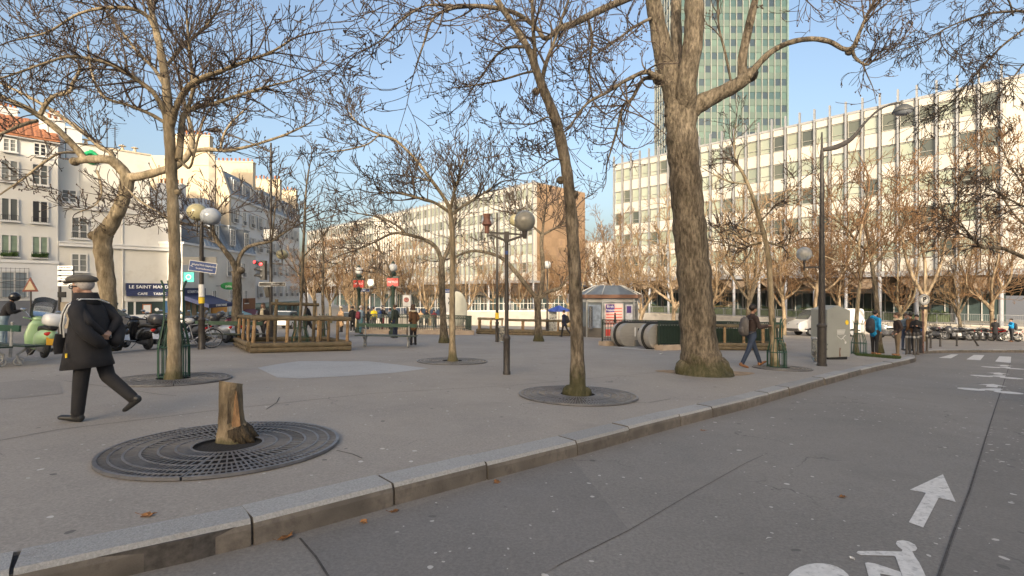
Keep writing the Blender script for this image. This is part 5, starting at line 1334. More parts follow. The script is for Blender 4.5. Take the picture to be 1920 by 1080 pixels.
photo_tree('slim leaning tree behind the person in the blue jacket', (1650, 662), [
    ([(1651, 663, 13), (1647, 620, 11), (1643, 560, 10), (1637, 510, 9), (1630, 460, 8), (1622, 410, 6), (1628, 360, 5)], {'t0': 0.55, 'n': 10}),
    ([(1636, 505, 5), (1660, 470, 4, 0.4), (1690, 430, 3, 0.7), (1700, 380, 2, 0.9)], {'t0': 0.15, 'n': 14}),
    ([(1633, 480, 5), (1605, 450, 4, 0.4), (1580, 420, 3, 0.6), (1560, 410, 2, 0.8)], {'t0': 0.15, 'n': 12})],
    BARK_D, TWIG_B, 21, 10, 1.8, LV_MID, 0.00055, 1.3, 0)
photo_tree('pale forked tree with the round parking sign in front', (1730, 640), [
    ([(1729, 641, 14), (1732, 600, 13), (1733, 570, 13), (1734, 553, 14)], {}),
    ([(1732, 556, 8), (1712, 520, 8, 0.2), (1698, 480, 7, 0.4), (1690, 430, 5, 0.6), (1680, 380, 3, 0.8)], {'t0': 0.35, 'n': 16}),
    ([(1734, 555, 8), (1735, 500, 7, -0.2), (1728, 450, 5, -0.3), (1735, 400, 3, -0.5)], {'t0': 0.35, 'n': 14}),
    ([(1736, 555, 8), (1752, 525, 7, 0.3), (1765, 490, 6, 0.5), (1775, 440, 5, 0.6), (1790, 390, 4, 0.8), (1800, 340, 3, 1.0)], {'t0': 0.3, 'n': 20})],
    BARK_P, TWIG_B, 22, 12, 2.6, LV_BUSH, 0.0005, 1.2, 0)

# tree out of the picture on the right: its hanging twigs and one crooked limb come in
LV_HANG = [(8, 0.16, -0.05, 5, 0.5, 0.7, 3), (6, 0.2, -0.12, 4, 0.5, 0.7, 3), (5, 0.15, -0.3, 0, 0, 0, 3)]
photo_tree('tree beyond the right edge with hanging catkin twigs at the top right', (2060, 700), [
    ([(2060, 790, 60), (2055, 600, 46), (2050, 480, 42), (2045, 300, 38), (2030, 100, 34), (2020, -60, 26)], {}),
    ([(2035, 130, 10), (1980, 60, 9, 0.2), (1930, 25, 8, 0.3), (1890, 22, 6, 0.4), (1840, 28, 5, 0.5), (1780, 50, 4, 0.7), (1730, 80, 3, 0.9), (1680, 95, 2, 1.0)], {'t0': 0.3, 'n': 26, 'up': -0.3}),
    ([(2035, 120, 8), (1960, 40, 7, -0.2), (1900, 70, 6, -0.3), (1860, 105, 5, -0.4), (1820, 150, 4, -0.5), (1785, 190, 3, -0.6), (1760, 205, 2, -0.7)], {'t0': 0.3, 'n': 22, 'up': -0.3}),
    ([(2042, 250, 7), (1980, 180, 6, 0.2), (1930, 120, 5, 0.4), (1900, 145, 4, 0.5), (1870, 180, 3, 0.6)], {'t0': 0.4, 'n': 14, 'up': -0.3}),
    ([(2050, 560, 16), (1990, 520, 13, 0.2), (1930, 488, 11, 0.4), (1880, 466, 9, 0.5), (1845, 464, 8, 0.6), (1828, 452, 6, 0.6), (1810, 430, 4, 0.7), (1790, 400, 3, 0.7)], {'t0': 0.55, 'n': 18, 'len': 0.8, 'up': 0.5}),
    ([(2045, 420, 9), (1990, 400, 7, -0.3), (1930, 390, 5, -0.5), (1885, 370, 4, -0.6), (1850, 350, 3, -0.7)], {'t0': 0.3, 'n': 22, 'len': 0.8, 'up': 0.2}),
    ([(1900, 30, 4, 0.4), (1880, -10, 4, 0.5), (1800, -10, 3, 0.7), (1720, 0, 2, 0.9)], {'t0': 0.2, 'n': 14, 'up': -0.4})],
    BARK_D, TWIG_D, 23, 12, 0.75, LV_HANG, 0.00055, 1.2, 0, Y0=8.5)
photo_tree('thin young tree with rusty leaves hanging at the right edge', (1990, 668), [
    ([(1990, 690, 12), (1985, 600, 10), (1980, 520, 9), (1975, 420, 8), (1970, 330, 6)], {'t0': 0.3, 'n': 14}),
    ([(1978, 500, 6), (1940, 440, 5, 0.3), (1900, 400, 4, 0.5), (1870, 350, 3, 0.7)], {'t0': 0.1, 'n': 18}),
    ([(1976, 430, 6), (1935, 370, 5, -0.3), (1900, 320, 4, -0.5), (1880, 280, 3, -0.7)], {'t0': 0.1, 'n': 18})],
    BARK_D, TWIG_B, 24, 14, 1.4, LV_BUSH, 0.00055, 1.2, 0)

# plane trees standing farther off, in front of the long slabs: three grown trees, then copies
def plane_proto(seed, h, spread, nl, lv, tw, bk=None):
    bk = bk or BARK_P
    rng = np.random.default_rng(seed)
    root = thing('plane_tree', 'x', 'tree', (0, 0), z=0)
    m = MB(); th = h * rng.uniform(0.2, 0.42)
    tp = [np.array([0, 0, -0.1]), np.array([0.05, 0.02, th * 0.5]), np.array([rng.uniform(-.2, .2), rng.uniform(-.2, .2), th])]
    tc = catmull([(*p, r) for p, r in zip(tp, (0.17, 0.125, 0.12))], 5)
    m.tube([c[:3] for c in tc], [c[3] for c in tc], 9)
    SP, SD, SL, SR = [], [], [], []
    for i in range(nl):
        a = 2 * pi * (i + rng.uniform(-.25, .25)) / nl; s = spread * rng.uniform(0.2, 1.0); hh = h * rng.uniform(0.6, 1.0)
        p0 = tp[2] + np.array([0, 0, -rng.uniform(0, 0.35) * th]); p3 = np.array([cos(a) * s, sin(a) * s, hh]); p1 = p0 + np.array([cos(a) * s * 0.45, sin(a) * s * 0.45, (hh - th) * 0.25]); p2 = p0 + np.array([cos(a) * s * 0.75, sin(a) * s * 0.75, (hh - th) * 0.62]) + rng.normal(size=3) * 0.25
        c = catmull([(*p0, .085), (*p1, .07), (*p2, .045), (*p3, .02)], 5)
        m.tube([q[:3] for q in c], [q[3] for q in c], 6)
        for t in rng.uniform(0.15, 1.0, 14):
            f = t * (len(c) - 1); k = min(int(f), len(c) - 2); tg = unit((c[k + 1] - c[k])[:3]); rv = unit(np.cross(tg, rng.normal(size=3)))
            an = rng.uniform(0.4, 1.1); SP.append(c[k][:3]); SD.append(tg * cos(an) + rv * sin(an) + np.array([0, 0, 0.2])); SL.append(rng.uniform(1.0, 2.4) * (1.15 - 0.5 * t) * h / 9); SR.append(0.03)
    m.build('trunk', bk, root, 'all')
    br, tips = grow(np.array(SP), np.array(SD), np.array(SL), np.array(SR), lv, rng, 0.011)
    link('crown', crown_mesh('crown', br, tw), root)
    return root
LV_FAR = [(6, 0.15, 0.08, 5, 0.55, 0.8, 3), (5, 0.16, 0.1, 3, 0.55, 0.7, 3), (3, 0.15, 0.1, 0, 0, 0, 3)]
protos = [plane_proto(31, 9.5, 3.4, 6, LV_FAR, TWIG_B), plane_proto(32, 8.5, 3.0, 5, LV_FAR, TWIG_L), plane_proto(33, 10.5, 3.0, 7, LV_FAR, TWIG_B), plane_proto(34, 7.0, 2.4, 5, LV_FAR, TWIG_L), plane_proto(35, 9.0, 3.6, 4, LV_FAR, TWIG_B, BARK_T), plane_proto(36, 9.8, 2.6, 5, LV_FAR, TWIG_L, BARK_D), plane_proto(37, 10.2, 3.9, 8, LV_FAR, TWIG_B)]
used = set()
FAR = [  # px of the trunk, distance, prototype, scale, turn, label
    (1262, 42, 1, 1.35, 0.4, 'sunlit pale plane tree just left of the huge trunk'),
    (1202, 45, 3, 1.42, 1.4, 'slim sunlit plane tree right of the kiosk roof'),
    (1160, 58, 2, 1.35, 2.0, 'tall rusty plane tree behind the kiosk'),
    (1118, 66, 0, 1.49, 0.0, 'wide rusty plane tree between kiosk and painted wall'),
    (1066, 60, 4, 1.20, 3.0, 'gnarled plane tree behind the blue umbrella'),
    (1030, 70, 6, 1.08, 1.1, 'plane tree before the brown painted wall, its left half'),
    (1405, 41, 5, 1.49, 2.5, 'sunlit slim plane tree behind the thin guarded tree'),
    (1328, 44, 1, 1.28, 5.0, 'sunlit forked plane tree just right of the huge trunk'),
    (1470, 44, 2, 1.22, 0.7, 'plane tree behind the white van bonnet'),
    (1528, 42, 0, 1.22, 3.6, 'rusty plane tree behind the grey cabinet'),
    (1575, 46, 6, 1.15, 4.2, 'rusty plane tree behind the white van'),
    (1690, 44, 4, 1.15, 1.9, 'plane tree behind the standing group by the bollards'),
    (1800, 42, 5, 1.01, 0.2, 'plane tree behind the parked motorcycles'),
    (1862, 41, 2, 1.15, 2.2, 'rusty plane tree near the stairs at the right edge'),
    (875, 62, 1, 1.26, 0.9, 'pale sunlit plane tree behind the white disc'),
    (925, 75, 0, 1.20, 1.7, 'plane tree behind the left lamp pole, in front of the far slab'),
    (975, 80, 2, 1.08, 2.9, 'plane tree before the far slab, right of the globe lamp'),
    (806, 56, 3, 1.32, 4.4, 'slim bare tree behind the people on the terrace'),
    (765, 70, 6, 1.26, 5.2, 'bare tree before the far slab, right of the metro lamp'),
    (720, 62, 5, 1.20, 0.5, 'dense bare tree between the two metro lamps'),
    (688, 75, 0, 1.26, 3.3, 'dense bare tree behind the left metro lamp'),
    (655, 60, 2, 1.14, 1.2, 'dense bare tree left of the metro lamps'),
    (620, 66, 4, 1.32, 2.7, 'dense bare tree at the mouth of the side street'),
    (592, 58, 6, 1.08, 4.9, 'dense bare tree beside the thin upright tree'),
    (668, 48, 3, 0.84, 0.8, 'crooked pale tree behind the metro railing')]
for px, y, k, s, rz, lab in FAR:
    pr = protos[k]
    r = pr if k not in used else copy_tree(pr)
    used.add(k)
    x = (px - CX) / FPX * y
    r.location = (x, y, G(x, y) if y < 55 else max(G(x, y), -3.6)); r.rotation_euler = (0, 0, rz); r.scale = (s, s, s)
    tag(r, lab, 'tree', 'plane trees beyond the square')
# two thin upright trees by the log fence
photo_tree('thin upright young tree standing inside the log fence', (562, 655), [
    ([(562, 653, 6), (563, 600, 6), (566, 540, 6), (568, 480, 5), (571, 420, 5), (573, 370, 4), (577, 330, 3), (583, 300, 2)], {'t0': 0.45, 'n': 16}),
    ([(567, 520, 3), (545, 500, 2, 0.2), (530, 480, 2, 0.3)], {'t0': 0.2, 'n': 4}),
    ([(570, 480, 3), (595, 455, 2, 0.2), (615, 430, 2, 0.3)], {'t0': 0.2, 'n': 5})],
    BARK_D, TWIG_D, 41, 12, 1.1, [(7, 0.16, 0.12, 3, 0.5, 0.7, 3), (5, 0.2, 0.12, 2, 0.5, 0.7, 3), (3, 0.2, 0.1, 0, 0, 0, 3)], 0.00055, 1.2, 0, Y0=17.2)
photo_tree('young thin tree in a small guard beyond the log fence', (607, 632), [
    ([(607, 632, 6), (606, 590, 6), (605, 540, 5), (606, 490, 4), (604, 440, 3)], {'t0': 0.4, 'n': 12})],
    BARK_D, TWIG_D, 42, 12, 1.6, [(7, 0.16, 0.12, 4, 0.5, 0.7, 3), (5, 0.2, 0.12, 2, 0.5, 0.7, 3), (3, 0.2, 0.1, 0, 0, 0, 3)], 0.0005, 1.2, 0)
photo_tree('dark sapling bending at the left edge of the log fence', (575, 640), [
    ([(576, 641, 7), (570, 600, 5), (575, 560, 4), (565, 500, 3)], {'t0': 0.5, 'n': 6})],
    BARK_D, TWIG_D, 43, 6, 0.9, LV_MID[1:], 0.0005, 1.2, 0)

# the sawn stump
def stump():
    x, y = gp(436, 826)
    r = thing('tree_stump', 'sawn tree stump with split bark in the middle of the large grate', 'stump', (x, y), 0)
    rng = random.Random(4); m = MB(); n = 22
    rows = [(-0.03, 0.16), (0.03, 0.14), (0.10, 0.127), (0.2, 0.12), (0.32, 0.113), (0.44, 0.11), (0.56, 0.108), (0.60, 0.105)]
    vs = []; fs = []
    for k, (z, rad) in enumerate(rows):
        for j in range(n):
            q = 2 * pi * j / n; rr = rad * (1 + 0.06 * sin(3 * q + k * 0.7) + rng.uniform(-.03, .03))
            if -1.15 < (q - 2 * pi if q > pi else q) < -0.25 and 0.1 < z < 0.56: rr *= 0.72
            if z < 0.12: rr *= 1 + 0.35 * max(0, cos(q - 5.9)) + 0.12 * sin(5 * q)
            vs.append((rr * cos(q) - 0.015 * z / 0.6, rr * sin(q), z + (0.03 * cos(q + 2) if k == len(rows) - 1 else 0)))
    for k in range(len(rows) - 1):
        for j in range(n): fs.append((k * n + j, k * n + (j + 1) % n, (k + 1) * n + (j + 1) % n, (k + 1) * n + j))
    m.add(vs, fs, 0); m.add([vs[(len(rows) - 1) * n + j] for j in range(n)], [tuple(range(n))], 1)
    m.build('trunk', [bark('bark_stump', (0.12, 0.09, 0.055), (0.32, 0.25, 0.165), 0.3, 18, 0.9, foot=0.12), mat('cut_wood', (0.36, 0.25, 0.14), 0.8, 0.25, 12, 0.2, 60)], r, True)
    m = MB()   # torn wood showing in the split
    m.prism([(0.045, -0.098, 0.13), (0.118, -0.06, 0.15), (0.095, -0.062, 0.40), (0.08, -0.072, 0.53), (0.072, -0.085, 0.34)], (-0.03, 0.03, 0)); m.build('split_wood', mat('torn_wood', (0.27, 0.155, 0.075), 0.85, 0.5, 25, 0.6, 60, stretch=(1, 1, 0.3)), r)
    m = MB()
    for k in range(9):
        q = -1.0 + k * 0.3; L_ = 0.06 + 0.10 * ((k * 7) % 5) / 4
        m.tube([(0.10 * cos(q), 0.10 * sin(q), 0.13), ((0.10 + L_ * 0.5) * cos(q), (0.10 + L_ * 0.5) * sin(q), 0.07), ((0.12 + L_) * cos(q + 0.15), (0.12 + L_) * sin(q + 0.15), -0.02)], [0.055, 0.05, 0.02], 8)
    m.build('root', bark('mossy_root', (0.035, 0.026, 0.018), (0.10, 0.075, 0.045), 0.4, 22, 1.0, foot=0.01), r, 'all')
stump()
# ================================================================== street furniture
M_GREEN = mat('green_paint', (0.018, 0.062, 0.038), 0.5, 0.2, 6)
M_DKGREEN = mat('dark_green_paint', (0.02, 0.036, 0.024), 0.5, 0.2, 5)
M_POLE = mat('brown_black_pole', (0.040, 0.034, 0.030), 0.5, 0.3, 8, dirt=((0.12, 0.10, 0.085), 14.0, 0.6, 0.7))
M_LOG = mat('weathered_log', (0.27, 0.175, 0.09), 0.85, 0.3, 7, 0.4, 30, dirt=((0.11, 0.085, 0.05), 2.5, 0.52, 0.8), rnd=0.15)
M_LOG2 = mat('mossy_log', (0.13, 0.10, 0.06), 0.9, 0.35, 6, 0.5, 30, dirt=((0.06, 0.065, 0.03), 3.0, 0.52, 0.7), rnd=0.15)
M_STEEL = mat('brushed_steel', (0.46, 0.43, 0.38), 0.38, 0.1, 3, metal=0.45, stretch=(1, 1, 12))
M_RUBBER = mat('black_rubber', (0.018, 0.018, 0.018), 0.7, 0.2, 10)
M_CHROME = mat('chrome', (0.6, 0.6, 0.6), 0.15, 0.05, 5, metal=1.0)
M_CASTLEG = mat('grey_cast_leg', (0.32, 0.32, 0.31), 0.55, 0.2, 8)
M_OLIVE = mat('olive_globe', (0.30, 0.27, 0.16), 0.25, 0.08, 4, spec=0.6)
M_PALEG = mat('pale_globe', (0.29, 0.31, 0.34), 0.2, 0.15, 4, spec=0.6)
M_SMOKEG = mat('smoky_globe', (0.26, 0.245, 0.20), 0.22, 0.12, 5, spec=0.6)
M_WHITEG = mat('white_globe', (0.55, 0.55, 0.53), 0.2, 0.04, 3)
M_RED = mat('red_enamel', (0.55, 0.035, 0.025), 0.4, 0.08, 4)
M_BLUES = mat('blue_sign', (0.018, 0.055, 0.20), 0.45, 0.1, 4)
M_GREYBOX = mat('grey_cabinet', (0.27, 0.275, 0.25), 0.5, 0.06, 1.2, dirt=((0.20, 0.19, 0.16), 2.0, 0.6, 0.4))
M_GREYBOX2 = mat('grey_cabinet_side', (0.27, 0.275, 0.25), 0.5, 0.06, 1.2)
M_YEL = mat('yellow_sticker', (0.75, 0.52, 0.03), 0.6)
M_CLEAR = mat('clear_bag', (0.5, 0.5, 0.47), 0.2, 0.3, 14, trans=0.75)
M_BLACK = mat('black_plastic', (0.017, 0.017, 0.018), 0.4, 0.2, 6)

# --- tree guards
def guard(label, px, py, h, r0, r1, nb=8, m=None):
    x, y = gp(px, py)
    r = thing('tree_guard', label, 'tree guard', (x, y), 0.3, 'green tree guards')
    mm = m or M_GREEN
    q = MB(); q.tube([(r0, 0, 0), (r0, 0, h * 0.34), (r1, 0, h * 0.62), (r1, 0, h * 0.95), (r1 + 0.05, 0, h * 1.03)], 0.012, 5); me = q.mesh('bar', mm)
    q2 = MB(); q2.tube([(r0 - 0.02, 0, 0), (r0 - 0.02, 0, h * 0.34), (r1 - 0.02, 0, h * 0.58)], 0.012, 5); me2 = q2.mesh('bar', mm)
    for i in range(nb):
        link('bar', me, r, (0, 0, 0), 2 * pi * i / nb); link('bar', me2, r, (0, 0, 0), 2 * pi * (i + 0.5) / nb)
    for z, rr in ((0.06, r0), (h * 0.34, r0), (h * 0.62, r1), (h * 0.92, r1)):
        q = MB(); q.torus((0, 0, z), rr - 0.008, 0.013, 20, 5, 'Z'); q.build('ring', mm, r)
    return r
guard('tall green iron guard around the pale tree behind the walking man', 326, 709, 1.85, 0.27, 0.17)
guard('green iron guard around the thin curved tree at the right', 1456, 690, 1.35, 0.25, 0.15, 7)
guard('green iron guard on the slim tree beside the grey cabinet', 1610, 664, 1.35, 0.27, 0.18, 7)
guard('small green guard around the young tree beyond the log fence', 607, 632, 1.2, 0.28, 0.2, 7)
guard('small green guard around the young tree inside the log fence', 563, 653, 1.2, 0.30, 0.2, 7)

# --- fences of round logs
def log(r, p0, p1, rad, m=None):
    mb = MB(); a, b = V(p0), V(p1); n = 5; rng = random.Random(int((a.x + b.y + a.z) * 1000))
    mb.tube([a.lerp(b, i / n) + V((rng.uniform(-.006, .006), rng.uniform(-.006, .006), rng.uniform(-.006, .006))) for i in range(n + 1)], [rad * rng.uniform(0.94, 1.06) for i in range(n + 1)], 9)
    return mb.build('log', m or M_LOG, r, True)
def post(r, x, y, h, rad=0.055, m=None):
    o = log(r, (x, y, -0.05), (x, y, h), rad, m); o.name = 'post'; return o
def log_fence(label, o, ang, L, D, npl, npd, h=1.1, base=True, gap=None):
    r = thing('log_fence', label, 'fence', o, ang, 'fences of round logs', tilt=True)
    for i in range(npl + 1):
        post(r, L * i / npl, 0, h); post(r, L * i / npl, D, h)
    for i in range(1, npd):
        post(r, 0, D * i / npd, h); post(r, L, D * i / npd, h)
    for z, q in ((h, M_LOG2), (0.24, M_LOG2), (0.09, M_LOG2)):
        rad = 0.075 if z == h else 0.085
        if z < h and not base: continue
        e = 0.1
        k = 0.0 if z == h else 0.11
        log(r, (-e, -k, z), (L + e, -k, z), rad, q); log(r, (-e, D + k, z), (L + e, D + k, z), rad, q)
        log(r, (-k, -e + 0.2, z + 0.02), (-k, D + e - 0.2, z + 0.02), rad, q); log(r, (L + k, -e + 0.2, z + 0.02), (L + k, D + e - 0.2, z + 0.02), rad, q)
    if base:
        m = MB(); m.bb(0, L, 0, D, 0.0, 0.15); m.build('soil_bed', M_SOIL, r)
    return r
lf = log_fence('square fence of round logs around a young tree, left of the bench', (-8.2, 15.7), atan2(1.7, 2.4), 2.95, 3.6, 3, 3)
for x in (0.9, 2.2):
    post(lf, x, 1.6, 1.75, 0.06, M_LOG2)
log(lf, (0.75, 1.6, 1.6), (2.35, 1.6, 1.6), 0.06, M_LOG2)
log_fence('log fence with a sapling behind the walking man at the right', (8.3, 21.3), 0.15, 3.6, 2.4, 4, 2, 1.05)
log_fence('long low log fence left of the blue umbrella', (-0.4, 33.5), 0.02, 7.0, 2.4, 6, 2, 1.0)
log_fence('log fence beside the metro railing, right of the white disc', (-2.3, 34.2), 0.02, 1.6, 2.4, 2, 2, 1.05)

# --- double benches with green slats and cast legs
def bench(label, x, y, rz, L=2.3, grp='double benches'):
    r = thing('bench', label, 'bench', (x, y), rz, grp, tilt=True)
    for s in (-1, 1):
        for k in range(2):
            m = MB(); m.bb(-L / 2, L / 2, s * (0.10 + k * 0.20), s * (0.28 + k * 0.20), 0.43, 0.465); m.build('seat_slat', M_DKGREEN, r)
    m = MB(); m.bb(-L / 2, L / 2, -0.02, 0.02, 0.78, 0.92); m.build('back_slat', M_GREEN, r)
    for sx in (-1, 1):
        x0 = sx * (L / 2 - 0.3); m = MB()
        for s in (-1, 1):
            m.tube([(x0, s * 0.48, 0.42), (x0, s * 0.30, 0.40), (x0, s * 0.12, 0.26), (x0, s * 0.14, 0.14), (x0, s * 0.22, 0.02)], 0.028, 6)
            m.torus((x0, s * 0.15, 0.10), 0.08, 0.02, 12, 5, 'X')
        m.tube([(x0, 0, 0.2), (x0, 0, 0.95)], [0.03, 0.022], 6); m.ell((x0, 0, 0.97), 0.035, 8, 6)
        m.build('leg', M_CASTLEG, r, True)
    return r
bench('green double bench with grey legs in front of the metro railing', -4.95, 19.6, 0.06)
bench('green bench cut by the left edge, beside the mint scooter', -12.0, 11.35, -0.35)
bench('bench half hidden behind the parked bicycle', -10.7, 18.7, 0.25)

# --- lamps and poles
def pole_parts(r, h, r0, r1, hb, rb):
    m = MB(); m.lathe([(rb * 1.15, 0), (rb * 1.15, 0.06), (rb, 0.08), (rb, hb), (rb * 1.15, hb + 0.02), (rb * 1.15, hb + 0.07), (rb * 0.85, hb + 0.1), (r0, hb + 0.13)], 14); m.build('base', M_POLE, r, True)
    m = MB(); m.tube([(0, 0, hb + 0.1), (0, 0, h)], [r0, r1], 12); m.build('pole', M_POLE, r, True)
def globe(r, c, rad, m, flat=1.0, neck=0.1):
    q = MB(); q.ell(c, (rad, rad, rad * flat), 24, 16); o = q.build('globe', m, r, 'all')
    q = MB(); q.lathe([(0.03, -neck - rad * flat), (0.035, -rad * flat * 0.98), (rad * 0.42, -rad * flat * 0.90), (rad * 0.30, -rad * flat * 0.82)], 12, c); q.build('collar', M_POLE, o, True)
    return o
x, y = gp(950, 702)
r = thing('street_lamp', 'dark lamp post with one smoky globe and one broken arm in the middle', 'lamp post', (x, y), 0)
pole_parts(r, 3.22, 0.045, 0.04, 0.78, 0.075)
m = MB()
m.bar((0, 0, 3.02), (0.36, 0, 3.14), 0.06, 0.05); m.bar((0, 0, 3.20), (0.36, 0, 3.17), 0.05, 0.035); m.bar((0, 0, 3.02), (-0.36, 0, 3.17), 0.06, 0.05); m.bar((0, 0, 3.20), (-0.42, 0, 3.22), 0.05, 0.035)
m.cyl((0.41, 0, 3.08), (0.41, 0, 3.25), 0.045, 0.06); m.box((0, 0, 3.12), (0.11, 0.09, 0.24)); m.build('arm', M_POLE, r)
globe(r, (0.41, 0, 3.48), 0.24, M_SMOKEG, 1.0, 0.02)
m = MB(); m.lathe([(0.05, 3.2), (0.055, 3.36), (0.11, 3.40), (0.10, 3.46), (0.08, 3.50), (0.075, 3.56), (0.085, 3.6), (0.085, 3.64), (0, 3.65)], 14, (-0.45, 0, 0)); m.build('broken_lamp', mat('rusty_lamp', (0.20, 0.09, 0.06), 0.6, 0.4, 12), r, True)
m = MB(); m.bb(-0.03, 0.03, -0.052, -0.045, 2.72, 2.80); m.build('sticker', M_BLUES, r)
# tall thin pole behind it
x, y = gp(932, 641)
r = thing('street_lamp', 'thin black lamp pole with a side globe left of the smoky globe lamp', 'lamp post', (x, y), 0)
pole_parts(r, 6.4, 0.07, 0.05, 0.9, 0.085)
m = MB(); m.bar((0.1, 0, 5.35), (-0.5, 0, 5.35), 0.05, 0.05); m.cyl((-0.48, 0, 5.2), (-0.48, 0, 5.7), 0.03); m.bar((0, 0, 5.35), (0.9, 0, 5.35), 0.04, 0.04); m.build('arm', M_POLE, r)
globe(r, (-0.48, 0, 6.0), 0.3, M_PALEG)
m = MB(); m.bb(-0.09, 0.09, -0.1, -0.085, 1.15, 1.45); m.build('sticker', M_YEL, r)
globe(r, (0.9, 0, 6.05), 0.3, M_OLIVE); m = MB(); m.cyl((0.9, 0, 5.3), (0.9, 0, 5.75), 0.03); m.build('stem', M_POLE, r)
# twin lamp behind the bicycle
x, y = gp(378, 655)
r = thing('street_lamp', 'brown lamp post with an olive and a pale globe, blue street sign below', 'lamp post', (x, y), 0)
TW = r; Yt = y
zt = at(378, 415, y).z - r.location.z
pole_parts(r, zt, 0.075, 0.06, 0.95, 0.10)
for px, py, mm in ((370, 398, M_OLIVE), (395, 406, M_PALEG)):
    p = at(px, py, y) - r.location
    globe(r, (p.x, 0.0, p.z), 0.32, mm, 0.92)
    m = MB(); m.cyl((p.x, 0, p.z - 0.8), (p.x, 0, p.z - 0.28), 0.025); m.bar((0, 0, p.z - 0.72), (p.x, 0, p.z - 0.72), 0.045, 0.045); m.build('arm', M_POLE, r)
p = at(384, 501, y) - r.location
m = MB(); m.box((p.x, -0.10, p.z), (0.9, 0.03, 0.32), rot=Matrix.Rotation(0.14, 3, 'Y')); o = m.build('street_sign', M_BLUES, r)
m = MB(); m.box((p.x, -0.097, p.z), (0.94, 0.03, 0.36), rot=Matrix.Rotation(0.14, 3, 'Y')); m.build('sign_border', M_WHITE, r)
lettering('Hôpital Pitié-Salpêtrière', 0.085, M_LETTER, r, (p.x + 0.05, -0.12, p.z + 0.05), FACE_MY @ Matrix.Rotation(-0.14, 3, 'Z'))
lettering('5e arrondissement', 0.075, M_LETTER, r, (p.x + 0.05, -0.12, p.z - 0.07), FACE_MY @ Matrix.Rotation(-0.14, 3, 'Z'))
lettering('<', 0.16, M_LETTER, r, (p.x - 0.36, -0.12, p.z + 0.04), FACE_MY)
p = at(371, 489, y) - r.location
m = MB(); m.box((p.x, 0.10, p.z), (1.15, 0.03, 0.26)); m.build('sign_back', mat('sign_back_grey', (0.25, 0.25, 0.24), 0.5), r)
p = at(380, 562, y) - r.location
m = MB(); m.lathe([(0.085, 0), (0.09, 0.0), (0.09, 0.42), (0.085, 0.42)], 12, (0, 0, p.z + 0.1)); m.build('poster', M_LETTER, r)
m = MB(); m.lathe([(0.086, 0), (0.091, 0.0), (0.091, 0.2), (0.086, 0.2)], 12, (0, 0, p.z - 0.12)); m.build('sticker', M_YEL, r)
# tall mast with traffic light
x, y = gp(508, 634)
r = thing('signal_mast', 'tall mast carrying traffic lights, two clock frames and a side globe by the left street', 'mast', (x, y), 0)
def loc(px, py): return at(px, py, y) - r.location
pole_parts(r, loc(507, 268).z, 0.085, 0.045, 1.0, 0.13)
m = MB(); m.tube([loc(507, 284), loc(480, 272), loc(440, 256), loc(410, 247)], [0.05, 0.045, 0.04, 0.035], 7); m.ell(loc(402, 244), (0.42, 0.18, 0.10), 12, 8); m.build('lamp_arm', M_POLE, r, True)
p = loc(491, 507); m = MB(); m.box((p.x + 0.1, -0.02, p.z), (0.22, 0.24, 0.95)); tl = m.build('signal_head', M_BLACK, r)
for k, mm in enumerate((mat('red_lens', (0.9, 0.04, 0.04), 0.3, emit=2.2), M_BLACK, M_BLACK)):
    q = MB(); q.lathe([(0, 0.02), (0.08, 0.0), (0.0, -0.02)], 12); o = q.build('lens', mm, tl, True); o.location = (p.x + 0.02, -0.16, p.z + 0.3 - k * 0.3); o.rotation_euler = (pi / 2, 0, 0)
    q = MB(); q.tube([(p.x - 0.02, -0.12, p.z + 0.33 - k * 0.3), (p.x - 0.18, -0.16, p.z + 0.37 - k * 0.3), (p.x - 0.3, -0.16, p.z + 0.33 - k * 0.3)], [(0.03, 0.09), (0.03, 0.08), (0.015, 0.04)], 7); q.build('visor', M_BLACK, tl)
q = MB(); q.ell((p.x - 0.28, -0.15, p.z + 0.40), 0.07, 8, 6); q.build('repeater', MATS['red_lens'], tl)
for px in (502, 516):
    p = loc(px, 440); m = MB(); m.box((p.x, -0.04, p.z), (0.40, 0.10, 0.62)); o = m.build('clock_frame', M_BLACK, r); bevel(o, 0.08, 3)
    m = MB(); m.box((p.x, -0.10, p.z), (0.30, 0.03, 0.50)); o = m.build('clock_face', M_WHITEG, r); bevel(o, 0.05, 2)
    m = MB(); rg = random.Random(px)
    for k in range(10): m.box((p.x + 0.1 * cos(k * 0.63), -0.118, p.z + 0.19 * sin(k * 0.63)), (0.03, 0.006, 0.05))
    m.build('clock_marks', M_BLACK, r)
p = loc(529, 477); globe(r, (p.x, 0, p.z), 0.28, M_OLIVE, 0.9); m = MB(); m.cyl((p.x, 0, p.z - 0.55), (p.x, 0, p.z - 0.2), 0.03); m.bar((0, 0, p.z - 0.45), (p.x, 0, p.z - 0.45), 0.06, 0.06); m.build('arm', M_POLE, r)
p = loc(513, 533); m = MB(); m.box((p.x, -0.14, p.z), (1.25, 0.03, 0.16)); m.build('direction_sign', M_BLACK, r); m = MB(); m.box((p.x, -0.136, p.z), (1.3, 0.03, 0.20)); m.build('sign_border', M_WHITE, r)
lettering('Mosquée', 0.11, M_LETTER, r, (p.x + 0.15, -0.157, p.z), FACE_MY); lettering('→', 0.16, M_LETTER, r, (p.x + 0.52, -0.157, p.z), FACE_MY)
p = loc(503, 548); m = MB(); m.prism([(p.x - 0.2, -0.1, p.z + 0.25), (p.x + 0.05, -0.1, p.z + 0.25), (p.x + 0.1, -0.1, p.z - 0.25), (p.x - 0.08, -0.1, p.z - 0.25)], (0, 0.2, 0)); m.build('signal_back', M_BLACK, r)
